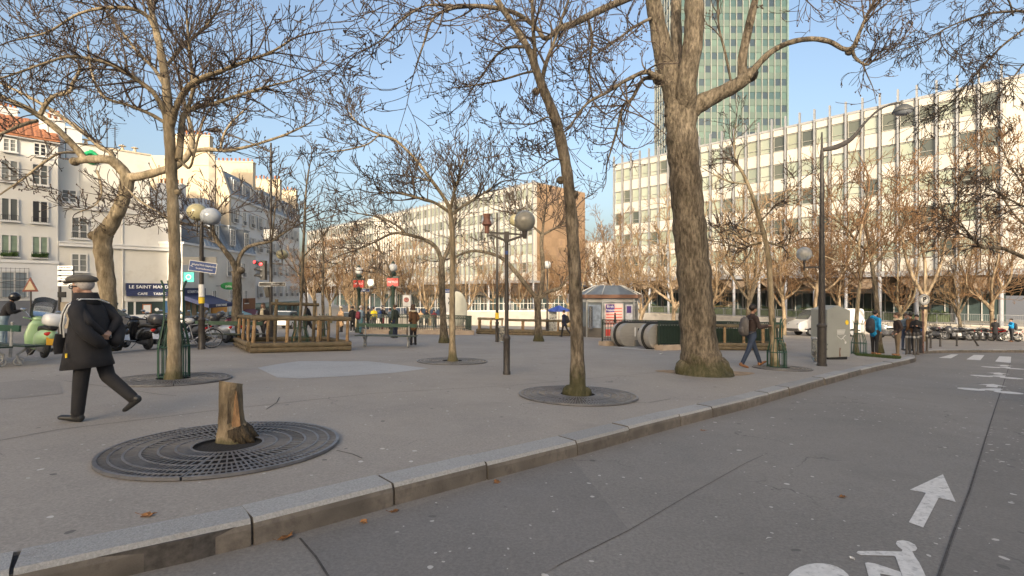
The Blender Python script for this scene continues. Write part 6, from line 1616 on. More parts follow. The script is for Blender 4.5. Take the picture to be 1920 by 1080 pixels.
# tall curved lamp at the right
x, y = gp(1541, 686)
r = thing('street_lamp', 'tall dark lamp mast with a curved arm and hooded lamp at the right', 'lamp post', (x, y), 0)
pole_parts(r, loc(1541, 282).z, 0.095, 0.045, 1.15, 0.12)
m = MB(); m.cyl(loc(1541, 290), loc(1541, 248), 0.04, 0.02); m.build('finial', M_POLE, r, True)
arm = [loc(1543, 281), loc(1570, 275), loc(1597, 260), loc(1620, 232), loc(1645, 208), loc(1670, 196), loc(1690, 192)]
m = MB(); C_ = catmull([(*p, q) for p, q in zip(arm, (0.06, 0.075, 0.06, 0.035, 0.03, 0.028, 0.026))], 5)
m.tube([c[:3] for c in C_], [(c[3] * 0.6, c[3]) for c in C_], 8); m.build('arm', M_POLE, r, True)
p = loc(1693, 206); m = MB(); m.lathe([(0.0, 0.17), (0.10, 0.15), (0.22, 0.06), (0.27, -0.03), (0.27, -0.06)], 18, p); m.cyl(p + V((-0.03, 0, 0.14)), p + V((-0.03, 0, 0.28)), 0.035); m.build('hood', mat('hood_grey', (0.09, 0.09, 0.085), 0.5), r, True)
m = MB(); m.lathe([(0.25, -0.05), (0.2, -0.12), (0.1, -0.16), (0, -0.17)], 18, p); m.build('lamp_glass', M_PALEG, r, True)
p = loc(1508, 476); globe(r, p, 0.21, mat('clear_globe', (0.50, 0.50, 0.47), 0.15, 0.05, 3, trans=0.45)); m = MB(); m.cyl(p - V((0, 0, 0.5)), p - V((0, 0, 0.15)), 0.025); m.bar((0, 0, p.z - 0.40), (p.x, 0, p.z - 0.40), 0.05, 0.05); m.build('arm', M_POLE, r)
# thin pole near the umbrella
x, y = gp(1026, 628)
r = thing('street_lamp', 'thin black lamp pole just left of the blue umbrella', 'lamp post', (x, y), 0)
pole_parts(r, 4.6, 0.06, 0.05, 1.0, 0.11); globe(r, (0, 0, 4.9), 0.28, M_WHITEG)

# --- metro candelabra with red plates
def metro_lamp(label, px, pgl, Y):
    x = (px - CX) / FPX * Y
    r = thing('metro_lamp', label, 'lamp post', (x, Y), 0, 'green metro lamps')
    zg = at(px, pgl, Y).z - r.location.z
    m = MB(); m.lathe([(0.26, 0), (0.26, 0.25), (0.18, 0.32), (0.14, 1.0), (0.11, 1.2), (0.10, zg - 1.35), (0.16, zg - 1.25), (0.2, zg - 1.15), (0.12, zg - 1.0), (0.1, zg - 0.55), (0.17, zg - 0.45), (0.2, zg - 0.35), (0.14, zg - 0.24)], 14); m.build('pole', M_DKGREEN, r, True)
    m = MB(); m.bb(-0.33, 0.33, -0.13, 0.13, zg - 1.1, zg - 0.62); m.build('plate', M_RED, r)
    m = MB(); m.bb(-0.36, 0.36, -0.11, 0.11, zg - 0.62, zg - 0.5); m.build('plate_cap', M_DKGREEN, r)
    lettering('METRO', 0.17, M_LETTER, r, (0, -0.138, zg - 0.86), FACE_MY)
    globe(r, (0, 0, zg), 0.25, M_WHITEG)
    m = MB(); m.lathe([(0.1, 0.24), (0.12, 0.28), (0.05, 0.36), (0.0, 0.44)], 10, (0, 0, zg)); m.build('finial', M_DKGREEN, r, True)
metro_lamp('left one of the two metro lamps with red plates', 673, 508, 33.0)
metro_lamp('right metro lamp with red plate, above the people at the stairs', 737, 502, 29.5)

# --- railings of the metro stairs
def iron_railing(r, p0, p1, h=1.0, n=None, m=None, curl=True):
    """top and bottom rail, uprights with arches between; a part of its own"""
    m = m or M_DKGREEN
    a, b = V(p0), V(p1); L = (b - a).length; n = n or int(L / 0.14); q = MB()
    q.bar(a + V((0, 0, h)), b + V((0, 0, h)), 0.06, 0.045); q.bar(a + V((0, 0, h - 0.2)), b + V((0, 0, h - 0.2)), 0.03, 0.03); q.bar(a + V((0, 0, 0.1)), b + V((0, 0, 0.1)), 0.035, 0.035)
    for i in range(n + 1):
        p = a.lerp(b, i / n); w_ = 0.045 if i % 8 == 0 else 0.022
        q.bar(p, p + V((0, 0, h)), w_, w_)
        if i < n and curl:
            c = a.lerp(b, (i + 0.5) / n); d = (b - a).normalized() * 0.05
            q.bar(c - d + V((0, 0, h - 0.19)), c + V((0, 0, h - 0.05)), 0.018, 0.018); q.bar(c + d + V((0, 0, h - 0.19)), c + V((0, 0, h - 0.05)), 0.018, 0.018)
    return q.build('railing', m, r)
r = thing('metro_entrance', 'metro stairs with green railing on a stone plinth behind the bench', 'metro entrance', (-9.6, 31.5), 0.17, tilt=True)
for a, b in (((0, 0, 0), (7.0, 0, 0)), ((0, 5, 0), (7.0, 5, 0)), ((7.0, 0, 0), (7.0, 5, 0))):
    av, bv = V(a), V(b); m = MB(); m.bar(av + V((0, 0, 0.13)), bv + V((0, 0, 0.13)), 0.42, 0.3); m.build('plinth', M_STONE, r)
    iron_railing(r, av + V((0, 0, 0.28)), bv + V((0, 0, 0.28)), 0.95)
m = MB(); m.bb(0.2, 6.9, 0.2, 4.8, 0.005, 0.01); m.build('stair_well_shade', M_BLACK, r)  # flat black sheet painting in the darkness of the open stairs
r = thing('escalator_entrance', 'metro escalator with steel ends, green railing and stone plinth', 'metro entrance', (4.2, 23.1), atan2(0.5, 0.86), tilt=True)
for a, b in (((0.0, 0, 0), (9.0, 0, 0)), ((0.4, -3.1, 0), (9.0, -3.1, 0)), ((9.0, -3.1, 0), (9.0, 0, 0))):
    av, bv = V(a), V(b); m = MB(); m.bar(av + V((0, 0, 0.07)), bv + V((0, 0, 0.07)), 0.5, 0.3); m.build('plinth', M_STONE, r)
    iron_railing(r, av + V((0, 0, 0.2)), bv + V((0, 0, 0.2)), 1.0, int((bv - av).length / 0.17))
m = MB(); m.bb(0.5, 3.9, -2.98, -2.92, 0.22, 1.0); m.build('green_panel', M_DKGREEN, r)
m = MB(); m.bb(4.0, 8.9, -3.0, -2.94, 0.22, 0.9); m.build('mesh_panel', mat('dark_mesh', (0.03, 0.05, 0.03), 0.7), r)
def escal(yc, wd, name='balustrade'):
    n = 14; prof = [(0.55 - 0.52 * cos(pi * i / n - pi / 2) , 0.55 + 0.52 * sin(pi * i / n - pi / 2)) for i in range(n + 1)]
    poly = [V((px_, yc, pz_)) for px_, pz_ in prof] + [V((5.5, yc, 1.07)), V((5.5, yc, 0.03))]
    m = MB(); m.prism(poly, (0, wd, 0)); o = m.build(name, M_STEEL, r, True)
    h = MB(); pts = [V((a[0] - 0.02 * (1 if i < n else 0), yc + wd / 2, a[1])) for i, a in enumerate(prof)] + [V((5.5, yc + wd / 2, 1.09))]
    h.tube(pts, [(0.045, wd * 0.16)] * len(pts), 8, flat=(0, 1, 0)); h2 = h.build('handrail', M_RUBBER, o)
    return o
escal(-1.15, 0.62); escal(-2.86, 0.62)
m = MB(); m.bb(0.2, 5.4, -2.2, -1.2, 0.005, 0.03); m.build('comb_plate', mat('comb_steel', (0.42, 0.44, 0.45), 0.4, 0.1, 4, metal=0.7), r)
m = MB(); m.bb(0.9, 5.5, -1.24, -1.17, 0.0, 0.32); m.build('skirt', mat('skirt_grey', (0.24, 0.24, 0.23), 0.4, metal=0.5), r)
m = MB(); m.box((1.25, -1.16, 0.68), (0.26, 0.03, 0.32)); o = m.build('control_panel', M_BLACK, r)
m = MB(); m.box((1.27, -1.18, 0.70), (0.07, 0.02, 0.07)); m.build('red_light', MATS['red_lens'], r)
m = MB(); m.box((0.95, -1.16, 0.68), (0.06, 0.02, 0.42)); m.build('pictograms', M_LETTER, r)
m = MB(); m.bb(-0.3, 1.6, -2.9, -0.9, 0.004, 0.008); m.build('landing_plate', mat('landing_grey', (0.45, 0.45, 0.44), 0.6, 0.1, 2), r)

# --- newsstand
def kiosk():
    x, y = gp(1140, 633)
    r = thing('newsstand', 'round-cornered newsstand with posters and a ribbed grey roof', 'kiosk', (x + 0.3, y + 1.3), 0.32, tilt=False)
    def ring(a, b, ch): return [(-a + ch, -b), (a - ch, -b), (a, -b + ch), (a, b - ch), (a - ch, b), (-a + ch, b), (-a, b - ch), (-a, -b + ch)]
    B = ring(1.9, 1.25, 0.75)
    def shell(name, rg, z0, z1, m_, top=None, ztop=None):
        q = MB(); t = top or rg; n = len(rg)
        q.add([(a, b, z0) for a, b in rg] + [(a, b, z1) for a, b in t], [(i, (i + 1) % n, n + (i + 1) % n, n + i) for i in range(n)] + [tuple(range(n, 2 * n)), tuple(reversed(range(n)))])
        return q.build(name, m_, r)
    M_KB = mat('kiosk_brown', (0.10, 0.09, 0.08), 0.5, 0.15, 3); M_KG = mat('kiosk_glass', (0.16, 0.18, 0.19), 0.12, 0.25, 1.2, spec=0.7); M_KS = mat('kiosk_grey', (0.33, 0.33, 0.32), 0.5, 0.1, 2)
    shell('base', B, -0.1, 0.75, M_KB); shell('wall', ring(1.86, 1.21, 0.74), 0.75, 2.35, M_KG); shell('frieze', ring(1.92, 1.27, 0.76), 2.35, 2.62, M_KS)
    shell('eaves', ring(2.1, 1.45, 0.8), 2.62, 2.85, mat('kiosk_copper', (0.16, 0.085, 0.055), 0.6), ring(2.12, 1.47, 0.8))
    rt = shell('roof', ring(2.02, 1.37, 0.78), 2.85, 3.45, mat('kiosk_roof', (0.11, 0.125, 0.14), 0.45, 0.15, 2), ring(0.9, 0.5, 0.35))
    T0, T1 = ring(2.1, 1.45, 0.8), ring(0.9, 0.5, 0.35)
    for i in range(8):
        q = MB(); q.bar((*T0[i], 2.87), (*T1[i], 3.48), 0.05, 0.05); q.build('roof_rib', M_KS, rt)
        q = MB(); q.bar((*B[i], 0.0), (*B[i], 2.62), 0.07, 0.07); q.build('post', M_KS, r)
    def poster(name, i, j, t0, t1, z0, z1, m_, off=0.05):
        a, b = V((*B[i], 0)), V((*B[j], 0)); d = (b - a).normalized(); nrm = V((d.y, -d.x, 0)); p, q_ = a.lerp(b, t0) + nrm * off, a.lerp(b, t1) + nrm * off
        q = MB(); q.prism([p + V((0, 0, z0)), q_ + V((0, 0, z0)), q_ + V((0, 0, z1)), p + V((0, 0, z1))], -nrm * 0.03); o = q.build(name, m_, r)
        return o, p, q_, d, nrm
    M_PP = mat('poster_pink', (0.62, 0.42, 0.38), 0.5, 0.1, 4); M_PR = mat('poster_red', (0.50, 0.06, 0.045), 0.5, 0.1, 4); M_PV = mat('poster_violet', (0.09, 0.05, 0.22), 0.5, 0.1, 4)
    fr, *_ = poster('poster_frame', 0, 1, 0.04, 0.66, 0.12, 2.3, M_KS, 0.03)
    o, p, q_, d, nn = poster('poster', 0, 1, 0.08, 0.62, 0.78, 2.25, M_PP, 0.06)
    R3 = rot_xyz(d, (0, 0, 1), nn)
    for k in range(6): poster('poster_stripe', 0, 1, 0.10, 0.60, 0.95 + k * 0.19, 1.04 + k * 0.19, mat('poster_stripe', (0.55, 0.15, 0.12), 0.5, 0.3, 30), 0.066)
    poster('poster_block', 0, 1, 0.09, 0.36, 1.72, 2.22, M_PV, 0.07)
    lettering('Birth', 0.24, M_LETTER, r, p.lerp(q_, 0.27) + nn * 0.02 + V((0, 0, 2.08)), R3); lettering('Nation', 0.22, M_LETTER, r, p.lerp(q_, 0.27) + nn * 0.02 + V((0, 0, 1.85)), R3)
    q = MB(); c = p.lerp(q_, 0.55) + nn * 0.012; q.bar(c + V((0, 0, 1.0)), c + V((0, 0, 1.55)), 0.14, 0.012); q.ell(c + V((0, 0, 1.62)), (0.06, 0.02, 0.07), 8, 6); q.build('poster_figure', M_BLACK, r)
    for k, mm in enumerate((M_PR, mat('poster_gold', (0.40, 0.33, 0.14), 0.5, 0.4, 9), M_PR)): poster('small_poster', 0, 1, 0.09 + k * 0.18, 0.24 + k * 0.18, 0.2, 0.62, mm, 0.06)
    poster('side_poster', 0, 1, 0.72, 0.95, 0.8, 2.2, mat('poster_white', (0.55, 0.55, 0.58), 0.5, 0.25, 6), 0.05)
    poster('side_poster_top', 0, 1, 0.76, 0.9, 1.65, 2.1, M_PV, 0.06)
    poster('window', 1, 2, 0.12, 0.9, 0.75, 2.25, mat('photo_poster', (0.16, 0.16, 0.16), 0.35, 0.9, 3), 0.05)
    o, p, q_, d, nn = poster('magazine_poster', 2, 3, 0.05, 0.95, 0.75, 2.25, M_PR, 0.05); R3 = rot_xyz(d, (0, 0, 1), nn)
    lettering('le Point', 0.42, M_LETTER, r, p.lerp(q_, 0.5) + nn * 0.012 + V((0, 0, 2.0)), R3, bold=0.01)
    poster('poster_band', 2, 3, 0.1, 0.9, 1.55, 1.75, M_YEL, 0.06); poster('poster_band', 2, 3, 0.1, 0.9, 1.3, 1.45, M_YEL, 0.06); poster('poster_photo', 2, 3, 0.1, 0.9, 0.78, 1.2, mat('poster_dark', (0.12, 0.06, 0.05), 0.5, 0.6, 6), 0.06)
    poster('display', 7, 0, 0.12, 0.9, 0.7, 2.2, mat('blue_display', (0.20, 0.24, 0.30), 0.25, 0.3, 3), 0.04)
    q = MB(); q.cyl((-1.85, -1.0, 0.65), (-1.85, -1.0, 2.1), 0.13, n=12); q.build('column', M_CHROME, r, True)
kiosk()

# --- grey cabinet, litter bags, bollards, signs
x, y = gp(1560, 673)
r = thing('utility_cabinet', 'big grey metal cabinet with peaked top and yellow sticker', 'cabinet', (x, y), 0.26); r.scale = (0.84, 0.9, 1.0)
m = MB(); m.prism([(-0.60, -0.3, 0.1), (0.60, -0.3, 0.1), (0.60, -0.3, 1.72), (-0.05, -0.3, 1.90), (-0.60, -0.3, 1.76)], (0, 0.75, 0)); o = m.build('body', M_GREYBOX, r); bevel(o, 0.015, 2)
m = MB(); m.bb(-0.5, 0.5, -0.25, 0.4, 0.0, 0.1); m.build('plinth', M_BLACK, r)
m = MB(); m.lathe([(0.0, 0.0), (0.085, 0.0), (0.085, 0.012), (0.0, 0.012)], 12); o = m.build('sticker', M_YEL, r); o.location = (0.42, -0.30, 1.30); o.rotation_euler = (pi / 2, 0, 0)
m = MB()
for k in range(4): m.bb(-0.1, 0.33 - 0.02 * k, -0.312, -0.302, 1.03 - k * 0.045, 1.05 - k * 0.045)
C_ = [(-0.1, 0.85), (0.0, 0.78), (0.12, 0.72), (0.2, 0.76), (0.28, 0.82), (0.36, 0.86)]
m.tube([V((a, -0.305, b)) for a, b in C_], 0.012, 5); m.tube([V((0.2, -0.305, 0.76)), V((0.3, -0.305, 0.68)), V((0.34, -0.305, 0.62))], 0.013, 5); m.ell((0.34, -0.305, 0.60), (0.05, 0.01, 0.05), 8, 5); m.build('graffiti', M_WHITE, r)
m = MB(); m.tube([V((0.05, -0.306, 0.12)), V((0.04, -0.306, 0.3)), V((0.06, -0.306, 0.42))], [0.03, 0.02, 0.025], 5); m.build('stain', mat('brown_stain', (0.16, 0.09, 0.07), 0.7), r)
def litter_bag(label, px, py, Y=None):
    x, y = gp(px, py); r = thing('litter_bag', label, 'litter bag', (x, y), 0, 'clear litter bags on hoops')
    m = MB(); m.lathe([(0.0, 0.02), (0.14, 0.03), (0.19, 0.12), (0.185, 0.4), (0.19, 0.7), (0.2, 0.78)], 14); o = m.build('bag', M_CLEAR, r, True)
    m = MB(); m.torus((0, 0, 0.78), 0.205, 0.022, 18, 6, 'Z'); m.torus((0, 0, 0.73), 0.2, 0.012, 18, 5, 'Z'); m.bar((0.2, 0, 0.0), (0.2, 0, 0.85), 0.04, 0.04); m.build('hoop', M_POLE if Y else M_CASTLEG, r, True)
    rg = random.Random(px); m = MB()
    for k in range(16): m.ell((rg.uniform(-.11, .11), rg.uniform(-.11, .11), rg.uniform(.08, .4)), (rg.uniform(.03, .07), rg.uniform(.03, .06), rg.uniform(.02, .06)), 6, 5)
    m.build('rubbish', mat('rubbish', (0.22, 0.18, 0.14), 0.7, 0.7, 25), r)
    lettering('VIGILANCE', 0.07, M_BLACK, r, (0, -0.2, 0.6), FACE_MY); lettering('PROPRETE', 0.07, M_BLACK, r, (0, -0.2, 0.45), FACE_MY)
litter_bag('clear litter bag hanging at the foot of the tall curved lamp', 1535, 680)
litter_bag('clear litter bag beside the thin black pole in the middle', 942, 642)
q = MB(); q.lathe([(0.055, 0), (0.055, 0.06), (0.045, 0.08), (0.045, 0.82), (0.055, 0.83), (0.055, 0.88), (0.03, 0.93), (0, 0.94)], 10); BOL = q.mesh('bollard_post', M_POLE, True)
q = MB(); q.lathe([(0.047, 0.70), (0.05, 0.70), (0.05, 0.78), (0.047, 0.78)], 10); BOLB = q.mesh('band', M_CASTLEG, True)
bl = [(1700, 665, 'first bollard from the left in the row at the bend'), (1706, 665, 'second bollard from the left in the row at the bend'), (1714, 666, 'third bollard from the left, in front of the standing group'), (1721, 665, 'fourth bollard from the left in the row at the bend'), (1727, 661.5, 'fifth bollard from the left, at the foot of the parking sign'), (1738, 659, 'bollard just right of the parking sign pole'), (1745, 653, 'taller-looking bollard second to the right of the parking sign'), (1763, 650, 'bollard in front of the parked motorcycles, left one'), (1794, 649, 'bollard in front of the parked motorcycles, right one'), (1834, 649, 'bollard leaning over to the left at the far kerb')]
for i, (px, py, lab) in enumerate(bl):
    x, y = gp(px, py); r = thing('bollard', lab, 'bollard', (x, y), 0, 'dark bollards at the bend')
    link('bollard_post', BOL, r); link('band', BOLB, r)
    if i == 9: r.rotation_euler = (0, -0.55, 0)
x, y = gp(1731, 662)
r = thing('parking_sign', 'round sign with a P on a striped pole among the bollards', 'sign', (x, y), 0)
m = MB(); m.cyl((0, 0, 0), (0, 0, 2.6), 0.035); m.build('pole', mat('striped_pole', (0.13, 0.07, 0.055), 0.6, 0.7, 9), r, True)
m = MB(); m.torus((0, -0.05, 2.35), 0.2, 0.05, 18, 6, 'Y'); o = m.build('sign_ring', M_CASTLEG, r)
m = MB(); m.cyl((0, -0.03, 2.35), (0, -0.06, 2.35), 0.2, n=18); m.build('sign_plate', M_WHITE, r)
lettering('P', 0.3, M_BLACK, r, (0, -0.075, 2.35), FACE_MY, bold=0.01)
m = MB(); m.bb(-0.2, 0.15, -0.08, 0.0, 1.92, 2.04); m.build('small_plate', M_POLE, r)
# signs on the left
x, y = gp(112, 668); x, y = at(112, 560, 24).x, 24.0
r = thing('finger_post', 'post with a stack of white direction boards behind the walking man', 'sign', (x, y), 0)
m = MB(); m.cyl((0, 0, 0), (0, 0, at(112, 498, 24).z - r.location.z), 0.06); m.cyl((0.55, 0.1, 0), (0.55, 0.1, at(112, 498, 24).z - r.location.z), 0.05); m.build('pole', M_POLE, r, True)
for i, (py, tx) in enumerate(((502, 'Jardin des Plantes'), (512, 'Arènes de Lutèce'), (522, 'Gare Austerlitz'), (533, 'Institut'))):
    z = at(112, py, 24).z - r.location.z; m = MB(); m.bb(-0.02, 0.72, -0.1, -0.07, z - 0.09, z + 0.09); m.build('direction_board', M_WHITE, r); lettering(tx, 0.08, M_BLACK, r, (0.35, -0.104, z), FACE_MY)
z = at(112, 553, 24).z - r.location.z; m = MB(); m.bb(-0.02, 0.36, -0.1, -0.04, z - 0.12, z + 0.15); m.build('box', M_BLACK, r)
z = at(104, 572, 24).z - r.location.z; m = MB(); m.bb(-0.35, -0.1, -0.1, -0.06, z - 0.16, z + 0.16); m.build('notice', M_WHITE, r)
m = MB(); m.bb(0.05, 0.5, -0.02, 0.08, 0.3, z + 0.15); m.build('panel', mat('worn_panel', (0.30, 0.26, 0.20), 0.7, 0.2, 3), r)
y = 22.0; x = at(58, 535, y).x
r = thing('warning_sign', 'red triangular warning sign seen in front of the cream house', 'sign', (x, y), 0)
z = at(58, 535, y).z - r.location.z
m = MB(); m.cyl((0, 0, 0), (0, 0, z + 0.2), 0.03); m.build('pole', M_POLE, r, True)
m = MB(); m.prism([(-0.36, -0.04, z - 0.28), (0.36, -0.04, z - 0.28), (0, -0.04, z + 0.36)], (0, 0.03, 0)); m.build('triangle', mat('faded_red', (0.16, 0.05, 0.035), 0.6, 0.2, 6), r)
m = MB(); m.prism([(-0.23, -0.05, z - 0.2), (0.23, -0.05, z - 0.2), (0, -0.05, z + 0.2)], (0, 0.008, 0)); m.build('sign_face', mat('sign_cream', (0.42, 0.38, 0.27), 0.6), r)
# notice boards by the metro
def board(label, px, pyc, Y, wd, ht, m_, cat='sign', poles=1):
    x = (px - CX) / FPX * Y; r = thing('notice_board', label, cat, (x, Y), 0); z = at(px, pyc, Y).z - r.location.z
    for s in ([0] if poles == 1 else [-wd / 2 + 0.05, wd / 2 - 0.05]):
        m = MB(); m.cyl((s, 0.04, 0), (s, 0.04, z + ht / 2), 0.035); m.build('pole', M_POLE, r)
    m = MB(); m.bb(-wd / 2 - 0.03, wd / 2 + 0.03, 0, 0.05, z - ht / 2 - 0.03, z + ht / 2 + 0.03); m.build('frame', M_CASTLEG, r)
    m = MB(); m.bb(-wd / 2, wd / 2, -0.01, 0.0, z - ht / 2, z + ht / 2); m.build('board_face', m_, r)
    return r, z
r, z = board('white poster board on a pole right of the metro lamp', 763, 564, 27.0, 0.43, 0.6, M_WHITE)
m = MB(); m.ell((-0.03, -0.013, z + 0.05), (0.15, 0.004, 0.14), 10, 6); m.build('poster_picture', mat('poster_car', (0.35, 0.12, 0.10), 0.5, 0.5, 10), r)
r, z = board('white metro map board behind the slender tree', 838, 566, 34.0, 0.75, 1.7, M_WHITE, 'sign', 2)
m = MB(); m.bb(-0.38, 0.38, -0.03, -0.012, z + 0.62, z + 0.88); m.build('header', M_BLUES, r)
lettering('Jussieu', 0.17, M_LETTER, r, (0, -0.035, z + 0.75), FACE_MY)
m = MB(); m.tube([V((0.1, -0.015, z + 0.3)), V((0.2, -0.015, z + 0.1)), V((0.1, -0.015, z - 0.1)), V((0.2, -0.015, z - 0.2))], 0.03, 5); m.build('map_line', M_BLACK, r)
r, z = board('blue station sign JUSSIEU beside the left metro lamp', 683, 544, 35.0, 0.72, 0.2, M_BLUES)
lettering('Jussieu', 0.15, M_LETTER, r, (0, -0.015, z), FACE_MY)
r, z = board('green and white round sign between the two metro lamps', 695, 530, 40.0, 0.4, 0.5, M_TEAL)
m = MB(); m.cyl((0, -0.02, z + 0.02), (0, -0.04, z + 0.02), 0.26, n=16); m.build('disc', M_WHITE, r)
# the big pale disc sculpture
Y = 44.0; x = (857 - CX) / FPX * Y
r = thing('disc_sculpture', 'large pale disc standing upright behind the metro railing', 'sculpture', (x, Y), 0.4, z=G(x, Y))
zc = at(882, 580, Y).z - r.location.z
m = MB(); m.ell((0, 0, zc), (0.95, 0.25, 1.6), 26, 18); m.build('disc', mat('pale_concrete', (0.36, 0.355, 0.30), 0.6, 0.08, 1.5), r, 'all')
m = MB(); m.ell((-0.5, -0.2, zc + 0.6), (0.22, 0.1, 0.35), 12, 8); m.build('hole_shade', M_BLACK, r, 'all')  # solid black lump; its colour paints the dark inside a hole
m = MB(); m.bb(-0.6, 0.6, -0.4, 0.4, 0, 0.3); m.build('base', M_STONE, r)
# low pale walls and steps beyond the square
for lab, x0, x1, yy, h in (('pale stone wall with rails beyond the log fences', -6, 16, 62, 1.9), ('low cream wall behind the metro stairs', -16, -7, 58, 1.0)):
    r = thing('stone_wall', lab, 'wall', ((x0 + x1) / 2, yy), 0); w2 = (x1 - x0) / 2
    m = MB(); m.bb(-w2, w2, -0.2, 0.2, -0.3, h); m.build('wall', M_TERR, r)
    m = MB(); m.bb(-w2 - 0.05, w2 + 0.05, -0.26, 0.26, h, h + 0.12); m.build('coping', M_WHITE, r)
    m = MB()
    for k in range(int(w2 * 2)): m.bar((-w2 + k, 0, h), (-w2 + k, 0, h + 1.0), 0.05, 0.05)
    m.bar((-w2, 0, h + 1.0), (w2, 0, h + 1.0), 0.05, 0.05); m.build('rail', M_WHITE, r)
# ================================================================== vehicles
M_MINT = mat('mint_paint', (0.34, 0.50, 0.27), 0.3, 0.03, 2, coat=0.5)
M_BLKP = mat('black_paint', (0.015, 0.015, 0.017), 0.25, 0.2, 5, coat=0.5)
M_DGREYP = mat('dark_grey_paint', (0.055, 0.055, 0.06), 0.3, 0.15, 5, coat=0.4)
M_MAROON = mat('maroon_paint', (0.10, 0.015, 0.03), 0.25, 0.1, 5, coat=0.5)
M_SILVER = mat('silver_paint', (0.42, 0.43, 0.45), 0.3, 0.06, 5, metal=0.4, coat=0.4)
M_WHITEP = mat('white_car_paint', (0.70, 0.70, 0.69), 0.3, 0.03, 2, coat=0.5)
M_SEATB = mat('black_seat', (0.02, 0.02, 0.02), 0.6, 0.2, 12)
M_TAILR = mat('tail_lamp', (0.45, 0.02, 0.015), 0.2)
M_AMBER = mat('amber_lamp', (0.7, 0.25, 0.03), 0.3)
M_PLATEW = mat('plate_white', (0.60, 0.62, 0.66), 0.4, 0.2, 40)
M_PLATEY = mat('plate_yellow', (0.75, 0.38, 0.02), 0.4)
M_SCREEN = mat('windscreen', (0.55, 0.58, 0.62), 0.05, 0.05, 2, trans=0.9)
M_ENGINE = mat('engine_metal', (0.16, 0.16, 0.165), 0.45, 0.4, 14, metal=0.6)
M_CGLASS = mat('car_glass', (0.05, 0.06, 0.065), 0.05, 0.2, 1, spec=0.7)

def bike_wheel(r, x, R, w_, spokes=6, hub=0.09, rim_m=None, z=None):
    z = R if z is None else z
    q = MB(); q.torus((0, 0, 0), R - w_ * 0.5, w_ * 0.5, 26, 8, 'Y'); t = q.build('wheel', M_RUBBER, r, True); t.location = (x, 0, z)
    q = MB(); q.torus((0, 0, 0), R - w_ * 1.05, w_ * 0.16, 24, 5, 'Y'); q.tube([(0, -w_ * 0.45, 0), (0, w_ * 0.45, 0)], hub, 12)
    for i in range(spokes):
        a = 2 * pi * i / spokes; q.bar((hub * 0.8 * cos(a), 0, hub * 0.8 * sin(a)), ((R - w_ * 1.0) * cos(a), 0, (R - w_ * 1.0) * sin(a)), 0.03 if spokes < 12 else 0.006, 0.025 if spokes < 12 else 0.006, up=(0, 1, 0))
    q.build('rim', rim_m or M_ENGINE, t, True)
    return t
def loftx(m, secs, n=12, mi=None):
    """body lofted along x: sections (x, y half width, z low, z high, squareness)"""
    vs = []; fs = []
    for x, hw, z0, z1, sq in secs:
        zc, hz = (z0 + z1) / 2, (z1 - z0) / 2
        for j in range(n):
            a = 2 * pi * j / n; c, s = cos(a), sin(a)
            e = 2.0 / sq
            vs.append((x, hw * (abs(c) ** e) * (1 if c >= 0 else -1), zc + hz * (abs(s) ** e) * (1 if s >= 0 else -1)))
    k = len(secs)
    for i in range(k - 1):
        for j in range(n): fs.append((i * n + j, i * n + (j + 1) % n, (i + 1) * n + (j + 1) % n, (i + 1) * n + j))
    fs.append(tuple(reversed(range(n)))); fs.append(tuple((k - 1) * n + j for j in range(n)))
    m.add(vs, fs, mi)
